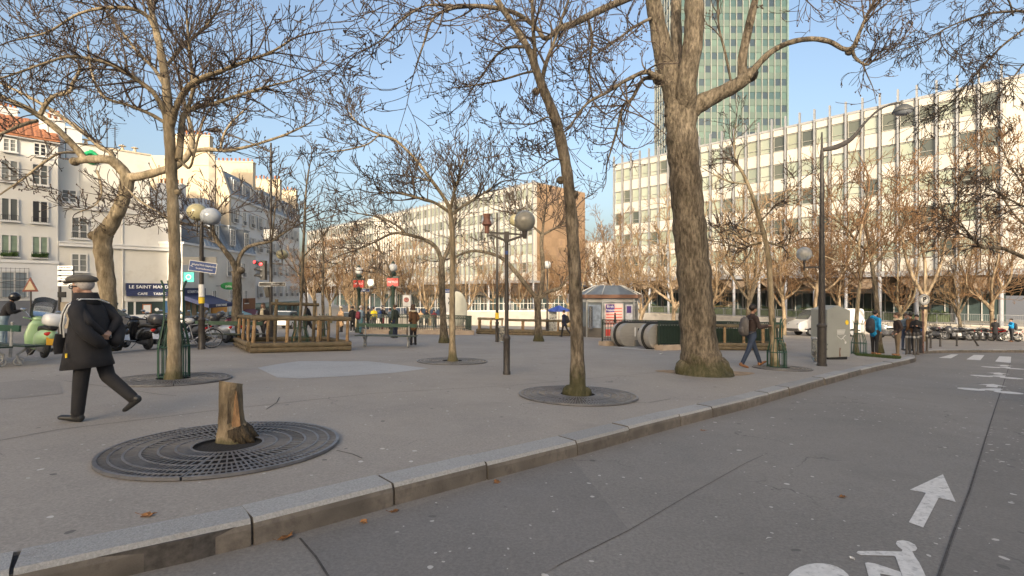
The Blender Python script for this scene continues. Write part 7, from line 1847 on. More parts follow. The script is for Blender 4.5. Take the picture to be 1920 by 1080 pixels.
def scooter(label, xy, rz, paint, case=None, screen=False, plate=None, group='parked scooters and motorcycles', seat=None, apron=None, leg_apron=False, helmet=False, lean=0.1):
    r = thing('scooter', label, 'scooter', xy, rz, group, tilt=True)
    r.rotation_euler = (GQ.to_matrix() @ Matrix.Rotation(rz, 3, 'Z') @ Matrix.Rotation(lean, 3, 'X')).to_euler()
    bike_wheel(r, -0.62, 0.25, 0.12); bike_wheel(r, 0.66, 0.25, 0.12)
    m = MB(); loftx(m, [(-0.98, 0.06, 0.55, 0.68, 2.2), (-0.85, 0.16, 0.40, 0.74, 2.4), (-0.55, 0.22, 0.30, 0.76, 2.6), (-0.25, 0.20, 0.24, 0.72, 2.6), (-0.08, 0.15, 0.24, 0.60, 2.4), (0.0, 0.10, 0.24, 0.45, 2.2)], 14); m.build('rear_body', paint, r, 'all')
    m = MB(); loftx(m, [(-0.2, 0.17, 0.20, 0.29, 4), (0.35, 0.17, 0.20, 0.28, 4)], 10); m.build('footboard', paint, r, True)
    m = MB(); m.tube([(0.33, 0, 0.24), (0.45, 0, 0.55), (0.40, 0, 0.85), (0.36, 0, 0.98)], [(0.20, 0.05), (0.24, 0.10), (0.20, 0.09), (0.13, 0.07)], 14, flat=(0, 1, 0)); m.build('front_apron', apron or paint, r, 'all')
    m = MB(); m.tube([(0.84, 0, 0.28), (0.80, 0, 0.44), (0.66, 0, 0.53), (0.50, 0, 0.48)], [(0.03, 0.02), (0.08, 0.03), (0.09, 0.04), (0.08, 0.04)], 10, flat=(0, 1, 0)); m.build('front_mudguard', paint, r, 'all')
    m = MB(); loftx(m, [(-0.88, 0.10, 0.73, 0.80, 2.5), (-0.6, 0.17, 0.74, 0.86, 2.8), (-0.3, 0.16, 0.72, 0.84, 2.8), (-0.08, 0.11, 0.66, 0.80, 2.5)], 12); m.build('seat', seat or M_SEATB, r, 'all')
    m = MB(); m.tube([(0.24, -0.36, 1.02), (0.34, -0.2, 1.0), (0.38, 0, 1.0), (0.34, 0.2, 1.0), (0.24, 0.36, 1.02)], [0.018] * 5, 7); m.ell((0.40, 0, 1.0), (0.12, 0.17, 0.09), 12, 8); m.build('handlebar', M_BLKP if paint is not M_MINT else paint, r, True)
    m = MB()
    for s in (-1, 1):
        m.tube([(0.32, s * 0.2, 1.03), (0.36, s * 0.32, 1.18)], 0.008, 5); m.ell((0.36, s * 0.36, 1.23), (0.02, 0.075, 0.05), 10, 6)
    m.build('mirror', M_CHROME, r, True)
    m = MB(); m.ell((0.52, 0, 0.98), (0.05, 0.09, 0.08), 12, 8); m.build('headlight', M_PALEG, r, 'all')
    m = MB(); m.ell((-0.93, 0.05, 0.64), (0.05, 0.12, 0.055), 10, 6); m.build('tail_light', M_TAILR, r, 'all')
    m = MB(); m.bar((-0.93, 0, 0.55), (-1.02, 0, 0.36), 0.19, 0.02); m.build('number_plate', plate or M_PLATEW, r)
    m = MB(); loftx(m, [(-0.75, 0.09, 0.14, 0.34, 2.5), (-0.4, 0.12, 0.14, 0.36, 2.5), (-0.15, 0.10, 0.16, 0.32, 2.5)], 8); m.tube([(-0.3, -0.18, 0.2), (-0.8, -0.2, 0.26)], [0.05, 0.06], 8); m.build('engine', M_ENGINE, r, True)
    m = MB(); m.bar((-0.2, 0.1, 0.25), (-0.12, 0.22, 0.02), 0.02, 0.02); m.build('stand', M_ENGINE, r)
    if case is not None:
        m = MB(); loftx(m, [(-1.12, 0.17, 0.86, 1.10, 3), (-1.02, 0.22, 0.84, 1.17, 3), (-0.8, 0.23, 0.84, 1.18, 3), (-0.7, 0.2, 0.86, 1.12, 3)], 14); o = m.build('top_case', case, r, 'all')
        m = MB(); m.bb(-1.0, -0.72, -0.08, 0.08, 0.78, 0.85); m.build('case_rack', M_BLKP, o)
    if screen:
        m = MB(); v = []; f = []
        for i in range(7):
            a = -1.0 + 2.0 * i / 6
            v += [(0.46 - 0.06 * a * a, 0.22 * a, 1.0), (0.30 - 0.08 * a * a, 0.26 * a, 1.38 - 0.05 * a * a), (0.22 - 0.1 * a * a, 0.24 * a, 1.62 - 0.08 * a * a)]
        for i in range(6):
            for k in range(2): f.append((i * 3 + k, i * 3 + 3 + k, i * 3 + 4 + k, i * 3 + 1 + k))
        m.add(v, f); o = m.build('windscreen', M_SCREEN, r, True, fix=False); s_ = o.modifiers.new('s', 'SOLIDIFY'); s_.thickness = 0.006
    if leg_apron:
        m = MB(); m.tube([(0.30, 0, 0.98), (0.15, 0, 0.86), (0.05, 0, 0.6)], [(0.28, 0.04), (0.3, 0.05), (0.26, 0.04)], 12, flat=(0, 1, 0)); m.build('leg_cover', M_SEATB, r, 'all')
    return r
def helmet(label, xy, z, paint):
    r = thing('helmet', label, 'helmet', xy, 0.8, None, z=z); m = MB(); m.ell((0, 0, 0), (0.14, 0.12, 0.135), 14, 10); m.build('shell', paint, r, 'all'); m = MB(); m.ell((0.07, 0, 0.01), (0.09, 0.10, 0.06), 12, 8); m.build('visor', M_CGLASS, r, 'all')
def motorbike(label, xy, rz, paint, group='motorcycles parked in a row at the right', fairing=False, lean=0.12):
    r = thing('motorcycle', label, 'motorcycle', xy, rz, group)
    r.rotation_euler = (GQ.to_matrix() @ Matrix.Rotation(rz, 3, 'Z') @ Matrix.Rotation(lean, 3, 'X')).to_euler()
    bike_wheel(r, -0.72, 0.32, 0.14); bike_wheel(r, 0.74, 0.32, 0.11)
    m = MB(); loftx(m, [(-0.1, 0.10, 0.70, 0.92, 2.3), (0.1, 0.17, 0.66, 1.0, 2.3), (0.35, 0.16, 0.70, 1.0, 2.3), (0.5, 0.08, 0.78, 0.92, 2.2)], 12); m.build('tank', paint, r, 'all')
    m = MB(); loftx(m, [(-0.95, 0.07, 0.86, 0.95, 2.4), (-0.6, 0.14, 0.76, 0.90, 2.6), (-0.2, 0.13, 0.72, 0.84, 2.6), (-0.02, 0.09, 0.74, 0.86, 2.4)], 12); m.build('seat', M_SEATB, r, 'all')
    m = MB(); loftx(m, [(-0.25, 0.13, 0.25, 0.62, 3), (0.05, 0.2, 0.22, 0.66, 3), (0.3, 0.15, 0.26, 0.62, 3)], 10); m.tube([(0.3, -0.16, 0.5), (0.35, -0.18, 0.25), (-0.2, -0.2, 0.22), (-0.85, -0.22, 0.36)], [0.03, 0.03, 0.035, 0.055], 8); m.build('engine', M_ENGINE, r, True)
    m = MB()
    for s in (-1, 1): m.tube([(0.74, s * 0.08, 0.32), (0.48, s * 0.1, 1.02)], [0.028, 0.025], 7)
    m.tube([(-0.72, 0.08, 0.32), (-0.25, 0.08, 0.42)], 0.03, 6); m.tube([(-0.55, 0, 0.74), (0.48, 0, 0.86), (0.3, 0, 0.4), (-0.25, 0, 0.36)], 0.025, 6); m.build('frame', M_ENGINE, r, True)
    m = MB(); m.tube([(0.28, -0.38, 1.08), (0.42, -0.2, 1.06), (0.45, 0, 1.04), (0.42, 0.2, 1.06), (0.28, 0.38, 1.08)], 0.017, 6)
    for s in (-1, 1): m.tube([(0.38, s * 0.24, 1.07), (0.38, s * 0.36, 1.24)], 0.008, 5); m.ell((0.38, s * 0.4, 1.26), (0.02, 0.07, 0.045), 8, 6)
    m.build('handlebar', M_BLKP, r, True)
    m = MB(); m.ell((0.60, 0, 0.94), (0.08, 0.10, 0.10), 12, 8); m.build('headlight', M_PALEG, r, 'all')
    m = MB(); m.tube([(1.02, 0, 0.5), (0.74, 0, 0.66), (0.5, 0, 0.55)], [(0.06, 0.015), (0.075, 0.02), (0.06, 0.015)], 8, flat=(0, 1, 0)); m.tube([(-1.05, 0, 0.52), (-0.85, 0, 0.66), (-0.5, 0, 0.7)], [(0.07, 0.02), (0.09, 0.03), (0.08, 0.02)], 8, flat=(0, 1, 0)); m.build('mudguard', paint, r, 'all')
    m = MB(); m.bb(-1.1, -1.07, -0.1, 0.1, 0.42, 0.6); m.build('number_plate', M_PLATEW, r)
    m = MB(); m.ell((-1.0, 0, 0.76), (0.04, 0.09, 0.04), 8, 6); m.build('tail_light', M_TAILR, r, 'all')
    if fairing:
        m = MB(); loftx(m, [(0.32, 0.20, 0.45, 1.08, 2.4), (0.55, 0.18, 0.55, 1.16, 2.3), (0.72, 0.08, 0.72, 1.0, 2.2)], 12); m.build('fairing', paint, r, 'all')
    return r
def bicycle(label, xy, rz, paint, group='parked bicycles', lean=0.08, bag=None):
    r = thing('bicycle', label, 'bicycle', xy, rz, group)
    r.rotation_euler = (GQ.to_matrix() @ Matrix.Rotation(rz, 3, 'Z') @ Matrix.Rotation(lean, 3, 'X')).to_euler()
    for x in (-0.52, 0.54): bike_wheel(r, x, 0.34, 0.035, 18, 0.03, M_CHROME)
    A = {'bb': (-0.05, 0, 0.28), 'st': (-0.2, 0, 0.82), 'ht': (0.36, 0, 0.84), 'hb': (0.40, 0, 0.68), 'ra': (-0.52, 0, 0.34), 'fa': (0.54, 0, 0.34)}
    m = MB()
    for a, b in (('bb', 'st'), ('st', 'ht'), ('bb', 'hb'), ('ht', 'hb')): m.tube([A[a], A[b]], 0.017, 7)
    for s in (-0.05, 0.05):
        for a, b in (('bb', 'ra'), ('st', 'ra'), ('hb', 'fa')): m.tube([A[a], (A[b][0], s, A[b][2])], 0.011, 6)
    m.build('frame', paint, r, True)
    m = MB(); m.tube([(0.36, 0, 0.84), (0.34, 0, 0.97)], 0.015, 6); m.tube([(0.2, -0.27, 1.02), (0.36, -0.2, 1.0), (0.38, 0, 0.98), (0.36, 0.2, 1.0), (0.2, 0.27, 1.02)], 0.012, 6); m.build('handlebar', M_CHROME, r, True)
    m = MB(); m.tube([(-0.2, 0, 0.82), (-0.22, 0, 0.93)], 0.013, 6); loftx(m, [(-0.36, 0.09, 0.92, 0.97, 2.4), (-0.22, 0.08, 0.92, 0.97, 2.4), (-0.06, 0.025, 0.93, 0.96, 2.2)], 10); m.build('saddle', M_SEATB, r, 'all')
    m = MB(); m.torus((-0.05, -0.04, 0.28), 0.09, 0.008, 14, 5, 'Y'); m.bar((-0.05, -0.06, 0.28), (0.05, -0.08, 0.14), 0.02, 0.02); m.bar((-0.05, 0.06, 0.28), (-0.15, 0.08, 0.42), 0.02, 0.02); m.build('crank', M_ENGINE, r)
    m = MB(); m.torus((-0.52, 0, 0.34), 0.375, 0.02, 16, 5, 'Y', arc=2.6, a0=0.7); m.torus((0.54, 0, 0.34), 0.375, 0.018, 14, 5, 'Y', arc=2.0, a0=0.4); m.build('mudguard', M_CASTLEG, r)
    if bag:
        m = MB(); m.ell((-0.22, 0, 0.96), (0.17, 0.11, 0.10), 10, 7); m.build('saddle_cover', bag, r, 'all')
    return r

scooter('mint green scooter with clear windscreen and white top case at the left', (-12.75, 13.3), 2.55, M_MINT, M_WHITEP, True, M_PLATEY)
scooter('dark scooter at the left edge behind the bench', (-14.4, 12.6), 2.3, M_DGREYP, None, True)
scooter('black scooter with large grey top case right of the twisted tree', (-12.5, 16.5), 2.7, M_BLKP, M_DGREYP, False)
scooter('black scooter with leg cover behind the green tree guard', (-12.3, 17.9), 2.6, M_BLKP, None, False, leg_apron=True)
scooter('black maxi scooter next to the guarded tree, plate towards the square', (-12.25, 18.9), 2.7, M_DGREYP, None, False)
scooter('grey scooter behind the bicycle', (-12.15, 20.4), 2.65, M_SILVER, None, False)
scooter('maroon scooter left of the forked tree', (-12.25, 21.6), 2.5, M_MAROON, None, False)
scooter('black scooter with pale nose touching the forked tree', (-12.1, 22.6), -0.5, M_BLKP, None, False, apron=M_SILVER)
scooter('small chrome scooter hidden behind the walking man', (-12.6, 15.0), 2.65, M_SILVER, None, False)
scooter('black scooter with a clear screen left of the twisted tree', (-12.9, 15.7), 2.75, M_BLKP, None, True)
scooter('dark grey scooter between the top-case scooter and the guarded tree', (-12.45, 17.25), 2.6, M_DGREYP, M_BLKP, False, leg_apron=True)
scooter('black scooter farther up the row, behind the grey one', (-13.3, 21.0), 2.6, M_BLKP, M_DGREYP, False)
x, y = gp(381, 653)
bicycle('silver city bicycle with a plastic bag on its saddle, chained to the twin lamp', (x - 0.15, y - 0.25), 0.85, M_SILVER, bag=mat('plastic_bag', (0.55, 0.55, 0.55), 0.5, 0.1, 12))
helmet('grey helmet resting on the grey scooter behind the bicycle', (-11.95, 20.3), G(-12.1, 20.4) + 1.15, M_DGREYP)
# row at the right
row = [(1660, 634, 'grey motorcycle at the left end of the right row'), (1672, 634, 'pale faired motorcycle behind the blue jacket'), (1757, 636, 'black motorcycle right of the parking sign'), (1770, 636, 'dark red motorcycle seen from the side in the right row'), (1783, 637, 'black motorcycle with a pale saddle in the middle of the right row'), (1795, 638, 'blue-black motorcycle before the leaning bollard'), (1808, 638, 'black motorcycle with an open back wheel toward the road'), (1820, 638, 'grey motorcycle left of the person in black'), (1852, 639, 'dark motorcycle behind the person in black'), (1884, 640, 'red-tailed motorcycle by the person in the bright blue jacket')]
for i, (px, py, lab) in enumerate(row):
    x, y = gp(px, py)
    motorbike(lab, (x, y), (2.1, 2.3, 2.0, 2.6, 2.2, 2.45, 2.15, 2.35, 2.2, 2.5)[i], (M_SILVER, M_WHITEP, M_BLKP, M_MAROON, M_BLKP, M_DGREYP, M_BLKP, M_SILVER, M_DGREYP, M_TAILR)[i], fairing=i in (1, 5, 9))
for px, py, lab in ((1738, 634, 'white bicycle between parking sign and motorcycles'), (1746, 635, 'pale bicycle beside the black motorcycle'), (1905, 641, 'bicycle with a white front wheel at the right edge')):
    x, y = gp(px, py); bicycle(lab, (x, y), 2.4, M_WHITEP)

def arc_side(m, pts, y0, y1, mi=None):
    m.prism([V((a, y0, b)) for a, b in pts], (0, y1 - y0, 0), mi)
def van():
    x, y = gp(1550, 630)
    r = thing('delivery_van', 'white delivery van parked behind the grey cabinet, nose to the left', 'van', (x, y + 0.2), pi, tilt=True)
    L, W, H = 5.7, 2.0, 2.45
    prof = [(-2.85, 0.45), (-2.9, 0.7), (-2.8, 2.3), (-2.7, H), (0.9, H), (1.35, 2.3), (2.05, 1.45), (2.75, 1.2), (2.9, 0.95), (2.92, 0.5), (2.6, 0.36), (-2.6, 0.36)]
    m = MB(); arc_side(m, prof, -W / 2, W / 2); o = m.build('body', M_WHITEP, r, True); bevel(o, 0.09, 3)
    for s in (-1, 1):
        m = MB(); arc_side(m, [(1.12, 2.12), (1.28, 2.12), (1.88, 1.45), (0.55, 1.42), (0.5, 2.1)], s * (W / 2 - 0.02), s * (W / 2 + 0.012)); m.build('side_window', M_CGLASS, r)
        m = MB(); m.box((0.45, s * (W / 2 + 0.005), 1.0), (0.02, 0.02, 1.2)); m.box((1.6, s * (W / 2 + 0.005), 0.9), (0.02, 0.02, 0.9)); m.box((-0.6, s * (W / 2 + 0.006), 1.25), (3.6, 0.02, 0.03)); m.build('door_gap', M_BLACK, r)
        m = MB(); m.box((1.65, s * (W / 2 + 0.14), 1.5), (0.12, 0.2, 0.28)); m.build('mirror', M_BLACK, r)
        m = MB(); m.bb(-2.4, 2.4, s * (W / 2 - 0.01), s * (W / 2 + 0.03), 0.5, 0.62); m.build('side_moulding', M_DGREYP, r)
        for xw in (-1.75, 1.85):
            m = MB(); m.lathe([(0.0, 0.0), (0.34, 0.0), (0.36, 0.06), (0.36, 0.18), (0.34, 0.22), (0, 0.22)], 20); w_ = m.build('wheel', M_RUBBER, r, True); w_.location = (xw, s * (W / 2 - 0.1) - 0.11 * s + (0.11 if s < 0 else 0.11) * 0, 0.36); w_.rotation_euler = (-s * pi / 2, 0, 0)
            m = MB(); m.lathe([(0.0, 0.225), (0.2, 0.23), (0.23, 0.222)], 14); m.build('hub_cap', M_SILVER, w_, True)
    m = MB(); m.prism([V((1.36, -0.85, 2.28)), V((1.36, 0.85, 2.28)), V((2.06, 0.92, 1.47)), V((2.06, -0.92, 1.47))], (0.03, 0, 0.03)); m.build('windscreen', M_CGLASS, r)
    for s in (-0.7, 0.7):
        m = MB(); m.ell((2.82, s, 0.95), (0.08, 0.2, 0.12), 10, 6); m.build('headlight', M_PALEG, r, True)
        m = MB(); m.box((-2.88, s * 1.28, 1.1), (0.05, 0.12, 0.5)); m.build('tail_light', M_AMBER, r)
    m = MB(); m.bb(2.85, 2.98, -0.95, 0.95, 0.38, 0.62); m.build('bumper', M_DGREYP, r)
van()
def car(label, x, y, rz, paint):
    r = thing('parked_car', label, 'car', (x, y), rz, 'cars along the side street', tilt=True); r.location.z -= 0.16
    m = MB(); arc_side(m, [(-1.95, 0.3), (-2.0, 0.75), (-1.85, 0.95), (1.0, 0.95), (1.75, 0.8), (1.95, 0.6), (1.95, 0.3)], -0.83, 0.83); o = m.build('body', paint, r, True); bevel(o, 0.08, 3)
    m = MB(); arc_side(m, [(-1.8, 0.94), (-1.35, 1.45), (0.2, 1.48), (1.0, 0.94)], -0.72, 0.72); o = m.build('cabin', M_CGLASS, r, True); bevel(o, 0.08, 2)
    m = MB(); arc_side(m, [(-1.32, 1.44), (-1.2, 1.5), (0.1, 1.52), (0.22, 1.46)], -0.68, 0.68); m.build('roof', paint, r)
    for s in (-1, 1):
        for xw in (-1.2, 1.25):
            m = MB(); m.lathe([(0, 0), (0.29, 0), (0.31, 0.05), (0.31, 0.16), (0.29, 0.2), (0, 0.2)], 18); w_ = m.build('wheel', M_RUBBER, r, True); w_.location = (xw, s * 0.64, 0.31); w_.rotation_euler = (-s * pi / 2, 0, 0)
            m = MB(); m.lathe([(0, 0.202), (0.18, 0.206), (0.2, 0.2)], 12); m.build('hub_cap', M_SILVER, w_, True)
        m = MB(); m.box((-1.96, s * 0.68, 0.8), (0.06, 0.2, 0.14)); m.build('tail_light', M_TAILR, r)
        m = MB(); m.box((1.88, s * 0.6, 0.66), (0.1, 0.3, 0.13)); m.build('headlight', M_PALEG, r)
    m = MB(); m.bb(-2.02, -1.98, -0.26, 0.26, 0.5, 0.62); m.bb(1.96, 1.99, -0.26, 0.26, 0.42, 0.54); m.build('number_plate', M_PLATEW, r)
    return r
car('white car driving up the side street behind the log fence', -19.5, 43.0, pi / 2 + 0.1, M_WHITEP)
car('silver car at the mouth of the side street, left of the beige coat', -16.6, 50.0, pi / 2 + 0.5, M_SILVER)
car('dark car parked before the houses, behind the mint scooter', -27.5, 34.0, 0.8, M_DGREYP)
# ================================================================== people
M_SKIN = mat('skin', (0.46, 0.27, 0.19), 0.55, 0.08, 20)
M_SKIN2 = mat('tanned_skin', (0.30, 0.17, 0.11), 0.55, 0.08, 20)
def cloth(name, c, v=0.2): return mat('cloth_' + name, c, 0.85, v, 9, 0.25, 70)
C_BLACK = cloth('black', (0.016, 0.015, 0.017)); C_CHAR = cloth('charcoal', (0.035, 0.035, 0.04)); C_JEANS = cloth('jeans', (0.028, 0.042, 0.075)); C_BROWN = cloth('brown', (0.12, 0.06, 0.025)); C_LEATHER = cloth('leather', (0.035, 0.022, 0.02)); C_BLUE = cloth('bright_blue', (0.01, 0.24, 0.50)); C_BEIGE = cloth('beige', (0.45, 0.29, 0.16)); C_KHAKI = cloth('khaki', (0.17, 0.125, 0.08)); C_TEAL = cloth('teal', (0.06, 0.15, 0.17)); C_GREYB = cloth('grey_blue', (0.12, 0.16, 0.20)); C_GREEN = cloth('moss_green', (0.04, 0.05, 0.035)); C_CREAM = cloth('cream', (0.55, 0.47, 0.33)); C_NAVY = cloth('navy', (0.012, 0.018, 0.045)); C_YELLOW = cloth('yellow', (0.62, 0.48, 0.02)); C_RED = cloth('dark_red', (0.14, 0.02, 0.03)); C_GREYP = cloth('pack_grey', (0.11, 0.10, 0.095)); C_BLUEP = cloth('pack_blue', (0.02, 0.05, 0.16)); C_WHITE = cloth('white', (0.6, 0.6, 0.58)); C_CAP = cloth('tweed', (0.10, 0.09, 0.075), 0.35)
S_BLACK = mat('black_shoe', (0.02, 0.02, 0.02), 0.45, 0.2, 10); S_BROWN = mat('brown_shoe', (0.22, 0.10, 0.04), 0.6, 0.2, 10)
H_DARK = mat('dark_hair', (0.018, 0.013, 0.010), 0.6, 0.3, 30); H_BROWN = mat('brown_hair', (0.07, 0.04, 0.022), 0.6, 0.3, 30); H_GREY = mat('grey_hair', (0.42, 0.38, 0.35), 0.7, 0.2, 40)

def person(label, xy, rz, h=1.74, top=None, trs=None, shoes=None, hair=H_DARK, skin=M_SKIN, gait=(0.0, 0.0, 0.0, 0.0), lean=0.03, arms='down', skirt=0.0, flare=0.0, bulk=1.0, hairlen=0.0, vox=0.026, group='people on the square', turn=0.0, lift=0.0, legb=1.0, hs=1.0, hunch=0.0):
    """gait: thigh angle left, right, knee bend left, right; one continuous body with clothing as material, hair a child"""
    s = h / 1.75
    S = []                                                         # (p0, p1, (ra0, rb0), (ra1, rb1), material)
    def seg(a, b, r0, r1, m_): S.append((V(a), V(b), r0 if isinstance(r0, tuple) else (r0, r0), r1 if isinstance(r1, tuple) else (r1, r1), m_))
    feet = []
    for sd, a, k in ((-1, gait[0], gait[2]), (1, gait[1], gait[3])):
        hip = V((sd * 0.09, 0, 0)); kn = hip + V((sd * 0.005, sin(a) * 0.43, -cos(a) * 0.43)); an = kn + V((0, sin(a - k) * 0.41, -cos(a - k) * 0.41))
        seg(hip, kn, (0.092 * bulk, 0.098 * bulk), 0.066 * legb, 1); seg(kn, an, 0.066 * legb, 0.054 * legb, 1)
        f = (a - k) * 0.8; toe = an + V((sd * 0.02, cos(f) * 0.18 + sin(f) * 0.055, sin(f) * 0.18 - cos(f) * 0.055)); heel = an + V((0, -0.045 * cos(f) + sin(f) * 0.06, -0.045 * sin(f) - cos(f) * 0.06))
        seg(heel, toe, (0.042, 0.045), (0.045, 0.03), 2); seg(an + V((0, 0, 0.0)), heel, 0.045, 0.045, 2)
        feet.append(min(toe.z - 0.03, heel.z - 0.043))
    z0 = -min(feet)
    sp = V((0, sin(lean), cos(lean)))
    P = V((0, 0, 0.02)); chest = P + sp * 0.36; nb = P + sp * 0.52
    B = bulk
    seg(P + V((0, 0, -0.06)), P + sp * 0.12, (0.145 * B, 0.115 * B), (0.145 * B, 0.11 * B), 0 if skirt else 1)
    seg(P + sp * 0.08, chest, (0.145 * B, 0.11 * B), (0.175 * B, 0.12 * B), 0); seg(chest, nb + sp * -0.02, (0.175 * B, 0.12 * B), (0.12, 0.09), 0)
    if skirt: seg(P + sp * 0.1, P + V((0, -0.01, -skirt)), (0.155 * B, 0.125 * B), ((0.165 + flare * 0.5) * B, (0.135 + flare) * B), 0)
    seg(nb - sp * 0.02, nb + sp * 0.08, 0.062, 0.056, 3)
    hd = nb + sp * (0.19 - hunch) + V((0, 0.025 + hunch, 0))
    Rt = Matrix.Rotation(turn, 3, 'Z')
    seg(hd + V((0, 0, 0.03)), hd + Rt @ V((0, 0.02, -0.055 * hs)), (0.078 * hs, 0.095 * hs), (0.06 * hs, 0.07 * hs), 3)
    seg(hd + Rt @ V((0, 0.085, -0.005)), hd + Rt @ V((0, 0.115, -0.03)), 0.012, 0.017, 3)        # nose
    for sd in (-1, 1): seg(hd + Rt @ V((sd * 0.078, -0.005, 0.0)), hd + Rt @ V((sd * 0.082, -0.015, -0.04)), 0.016, 0.012, 3)
    for sd in (-1, 1):
        sh = nb + V((sd * 0.175 * (0.6 + 0.4 * B), 0, -0.055))
        if arms == 'behind': el = sh + V((sd * 0.05, -0.19, -0.20)); wr = el + V((-sd * 0.15, -0.02, -0.13))
        elif arms == 'pocket': el = sh + V((sd * 0.07, -0.08, -0.26)); wr = el + V((-sd * 0.07, 0.13, -0.19))
        elif arms == 'phone': el = sh + V((sd * 0.05, 0.03, -0.27)); wr = el + V((-sd * 0.12, 0.2, 0.08))
        elif arms == 'swing': a = (gait[1] if sd < 0 else gait[0]) * 0.8; el = sh + V((sd * 0.05, sin(a) * 0.28, -cos(a) * 0.28)); wr = el + V((0, sin(a + 0.35) * 0.25, -cos(a + 0.35) * 0.25))
        elif arms == 'hold' and sd > 0: el = sh + V((0.06, 0.05, -0.26)); wr = el + V((0.0, 0.24, 0.04))
        elif arms == 'raise' and sd < 0: el = sh + V((-0.04, 0.12, -0.24)); wr = el + V((0.02, 0.2, 0.12))
        else: el = sh + V((sd * 0.06, -0.02, -0.28)); wr = el + V((sd * 0.0, 0.06, -0.25))
        seg(nb + V((sd * 0.08, 0, -0.05)), sh, 0.075 * B, 0.07 * B, 0); seg(sh, el, 0.066 * B, 0.054 * B, 0); seg(el, wr, 0.054 * B, 0.042, 0)
        d = (wr - el).normalized(); hp = wr + d * 0.07; seg(wr, hp, 0.028, (0.036, 0.026), 3)
        sidev = d.cross(V((0, 0, 1))); sidev = sidev.normalized() if sidev.length > 0.1 else V((0, 1, 0))
        fr = 0.011 if vox < 0.02 else 0.015
        for k in range(4):
            b0 = hp + sidev * (0.024 - 0.016 * k); ln = (0.07, 0.078, 0.074, 0.058)[k]; mid = b0 + d * ln * 0.55 + V((0, 0.008, -0.004)); seg(b0, mid, fr, fr, 3); seg(mid, mid + (d + V((0, 0.35, -0.35))).normalized() * ln * 0.5, fr, fr * 0.85, 3)
        seg(wr + d * 0.03 + sidev * 0.02, wr + d * 0.08 + sidev * 0.055, fr * 1.1, fr, 3)
    # raw pieces -> one voxel skin
    mb = MB()
    for a, b, r0, r1, m_ in S:
        d = (b - a); L = d.length; n_ = 14
        if L < 1e-5: continue
        d /= L; e0 = max(r0) * 0.75; e1 = max(r1) * 0.75
        pts = [a - d * e0, a - d * e0 * 0.6, a, a.lerp(b, 0.5), b, b + d * e1 * 0.6, b + d * e1]
        mix = lambda t: ((r0[0] * (1 - t) + r1[0] * t), (r0[1] * (1 - t) + r1[1] * t))
        rr = [(r0[0] * 0.25, r0[1] * 0.25), (r0[0] * 0.78, r0[1] * 0.78), r0, mix(0.5), r1, (r1[0] * 0.78, r1[1] * 0.78), (r1[0] * 0.25, r1[1] * 0.25)]
        mb.tube(pts, rr, n_, flat=(1, 0, 0))
    me = mb.mesh('tmp', [M_SKIN]); o = bpy.data.objects.new('tmp', me); COL.objects.link(o)
    rm = o.modifiers.new('r', 'REMESH'); rm.mode = 'VOXEL'; rm.voxel_size = vox
    sm = o.modifiers.new('s', 'SMOOTH'); sm.factor = 0.5; sm.iterations = 2 if vox > 0.02 else 3
    dg = bpy.context.evaluated_depsgraph_get(); body = bpy.data.meshes.new_from_object(o.evaluated_get(dg)); bpy.data.objects.remove(o, do_unlink=True); bpy.data.meshes.remove(me)
    n_ = len(body.polygons); ce = np.empty(n_ * 3); body.polygons.foreach_get('center', ce); ce = ce.reshape(-1, 3)
    best = np.full(n_, 9e9); idx = np.zeros(n_, dtype=np.int32)
    for a, b, r0, r1, m_ in S:
        A = np.array(a); D = np.array(b) - A; L2 = max(1e-9, D.dot(D)); t = np.clip(((ce - A) @ D) / L2, 0, 1); q = np.linalg.norm(ce - (A + t[:, None] * D), axis=1) - (((r0[0] + r0[1]) / 2) * (1 - t) + ((r1[0] + r1[1]) / 2) * t)
        w_ = q < best; best[w_] = q[w_]; idx[w_] = m_
    body.materials.clear()
    for q in (top, trs, shoes or S_BLACK, skin): body.materials.append(q)
    body.polygons.foreach_set('material_index', idx); body.polygons.foreach_set('use_smooth', [True] * n_)
    body.name = 'body'
    r = thing('person', label, 'person', xy, rz, group); r.location.z += lift
    r.scale = (s, s, s)
    ob = link('body', body, r, (0, 0, z0))
    # hair
    m = MB(); q = Matrix.Rotation(turn, 3, 'Z')
    m.ell(hd + q @ V((0, -0.022, 0.045)), (0.092, 0.108, 0.098), 14, 10, rot=q)
    if hairlen:
        m.tube([hd + q @ V((0, -0.05, 0.02)), hd + q @ V((0, -0.07, -0.10)), hd + q @ V((0, -0.075, -0.1 - hairlen))], [(0.085, 0.06), (0.10, 0.055), (0.07, 0.03)], 10, flat=q @ V((1, 0, 0)))
        for sd in (-1, 1): m.tube([hd + q @ V((sd * 0.075, 0.0, 0.03)), hd + q @ V((sd * 0.09, 0.01, -0.08)), hd + q @ V((sd * 0.08, 0.02, -0.06 - hairlen))], [0.025, 0.03, 0.015], 7)
    if hair is not None: m.build('hair', hair, r, 'all', loc=(0, 0, z0))
    m = MB()
    for sd in (-1, 1): m.ell(hd + q @ V((sd * 0.032, 0.082, 0.012)), (0.011, 0.008, 0.007), 6, 5)
    m.build('eyes', H_DARK, r, 'all', loc=(0, 0, z0))
    m = MB(); m.ell(hd + q @ V((0, 0.082, -0.068)), (0.022, 0.01, 0.006), 6, 5); m.build('mouth', mat('lips', (0.30, 0.12, 0.10), 0.6), r, 'all', loc=(0, 0, z0))
    r['_z0'] = z0; r['_hd'] = tuple(hd + V((0, 0, z0))); r['_nb'] = tuple(nb + V((0, 0, z0)))
    return r
def clean(r):
    for k in ('_z0', '_hd', '_nb'): del r[k]
def child(r, name, mb, m_, smooth='all'):
    return mb.build(name, m_, r, smooth)
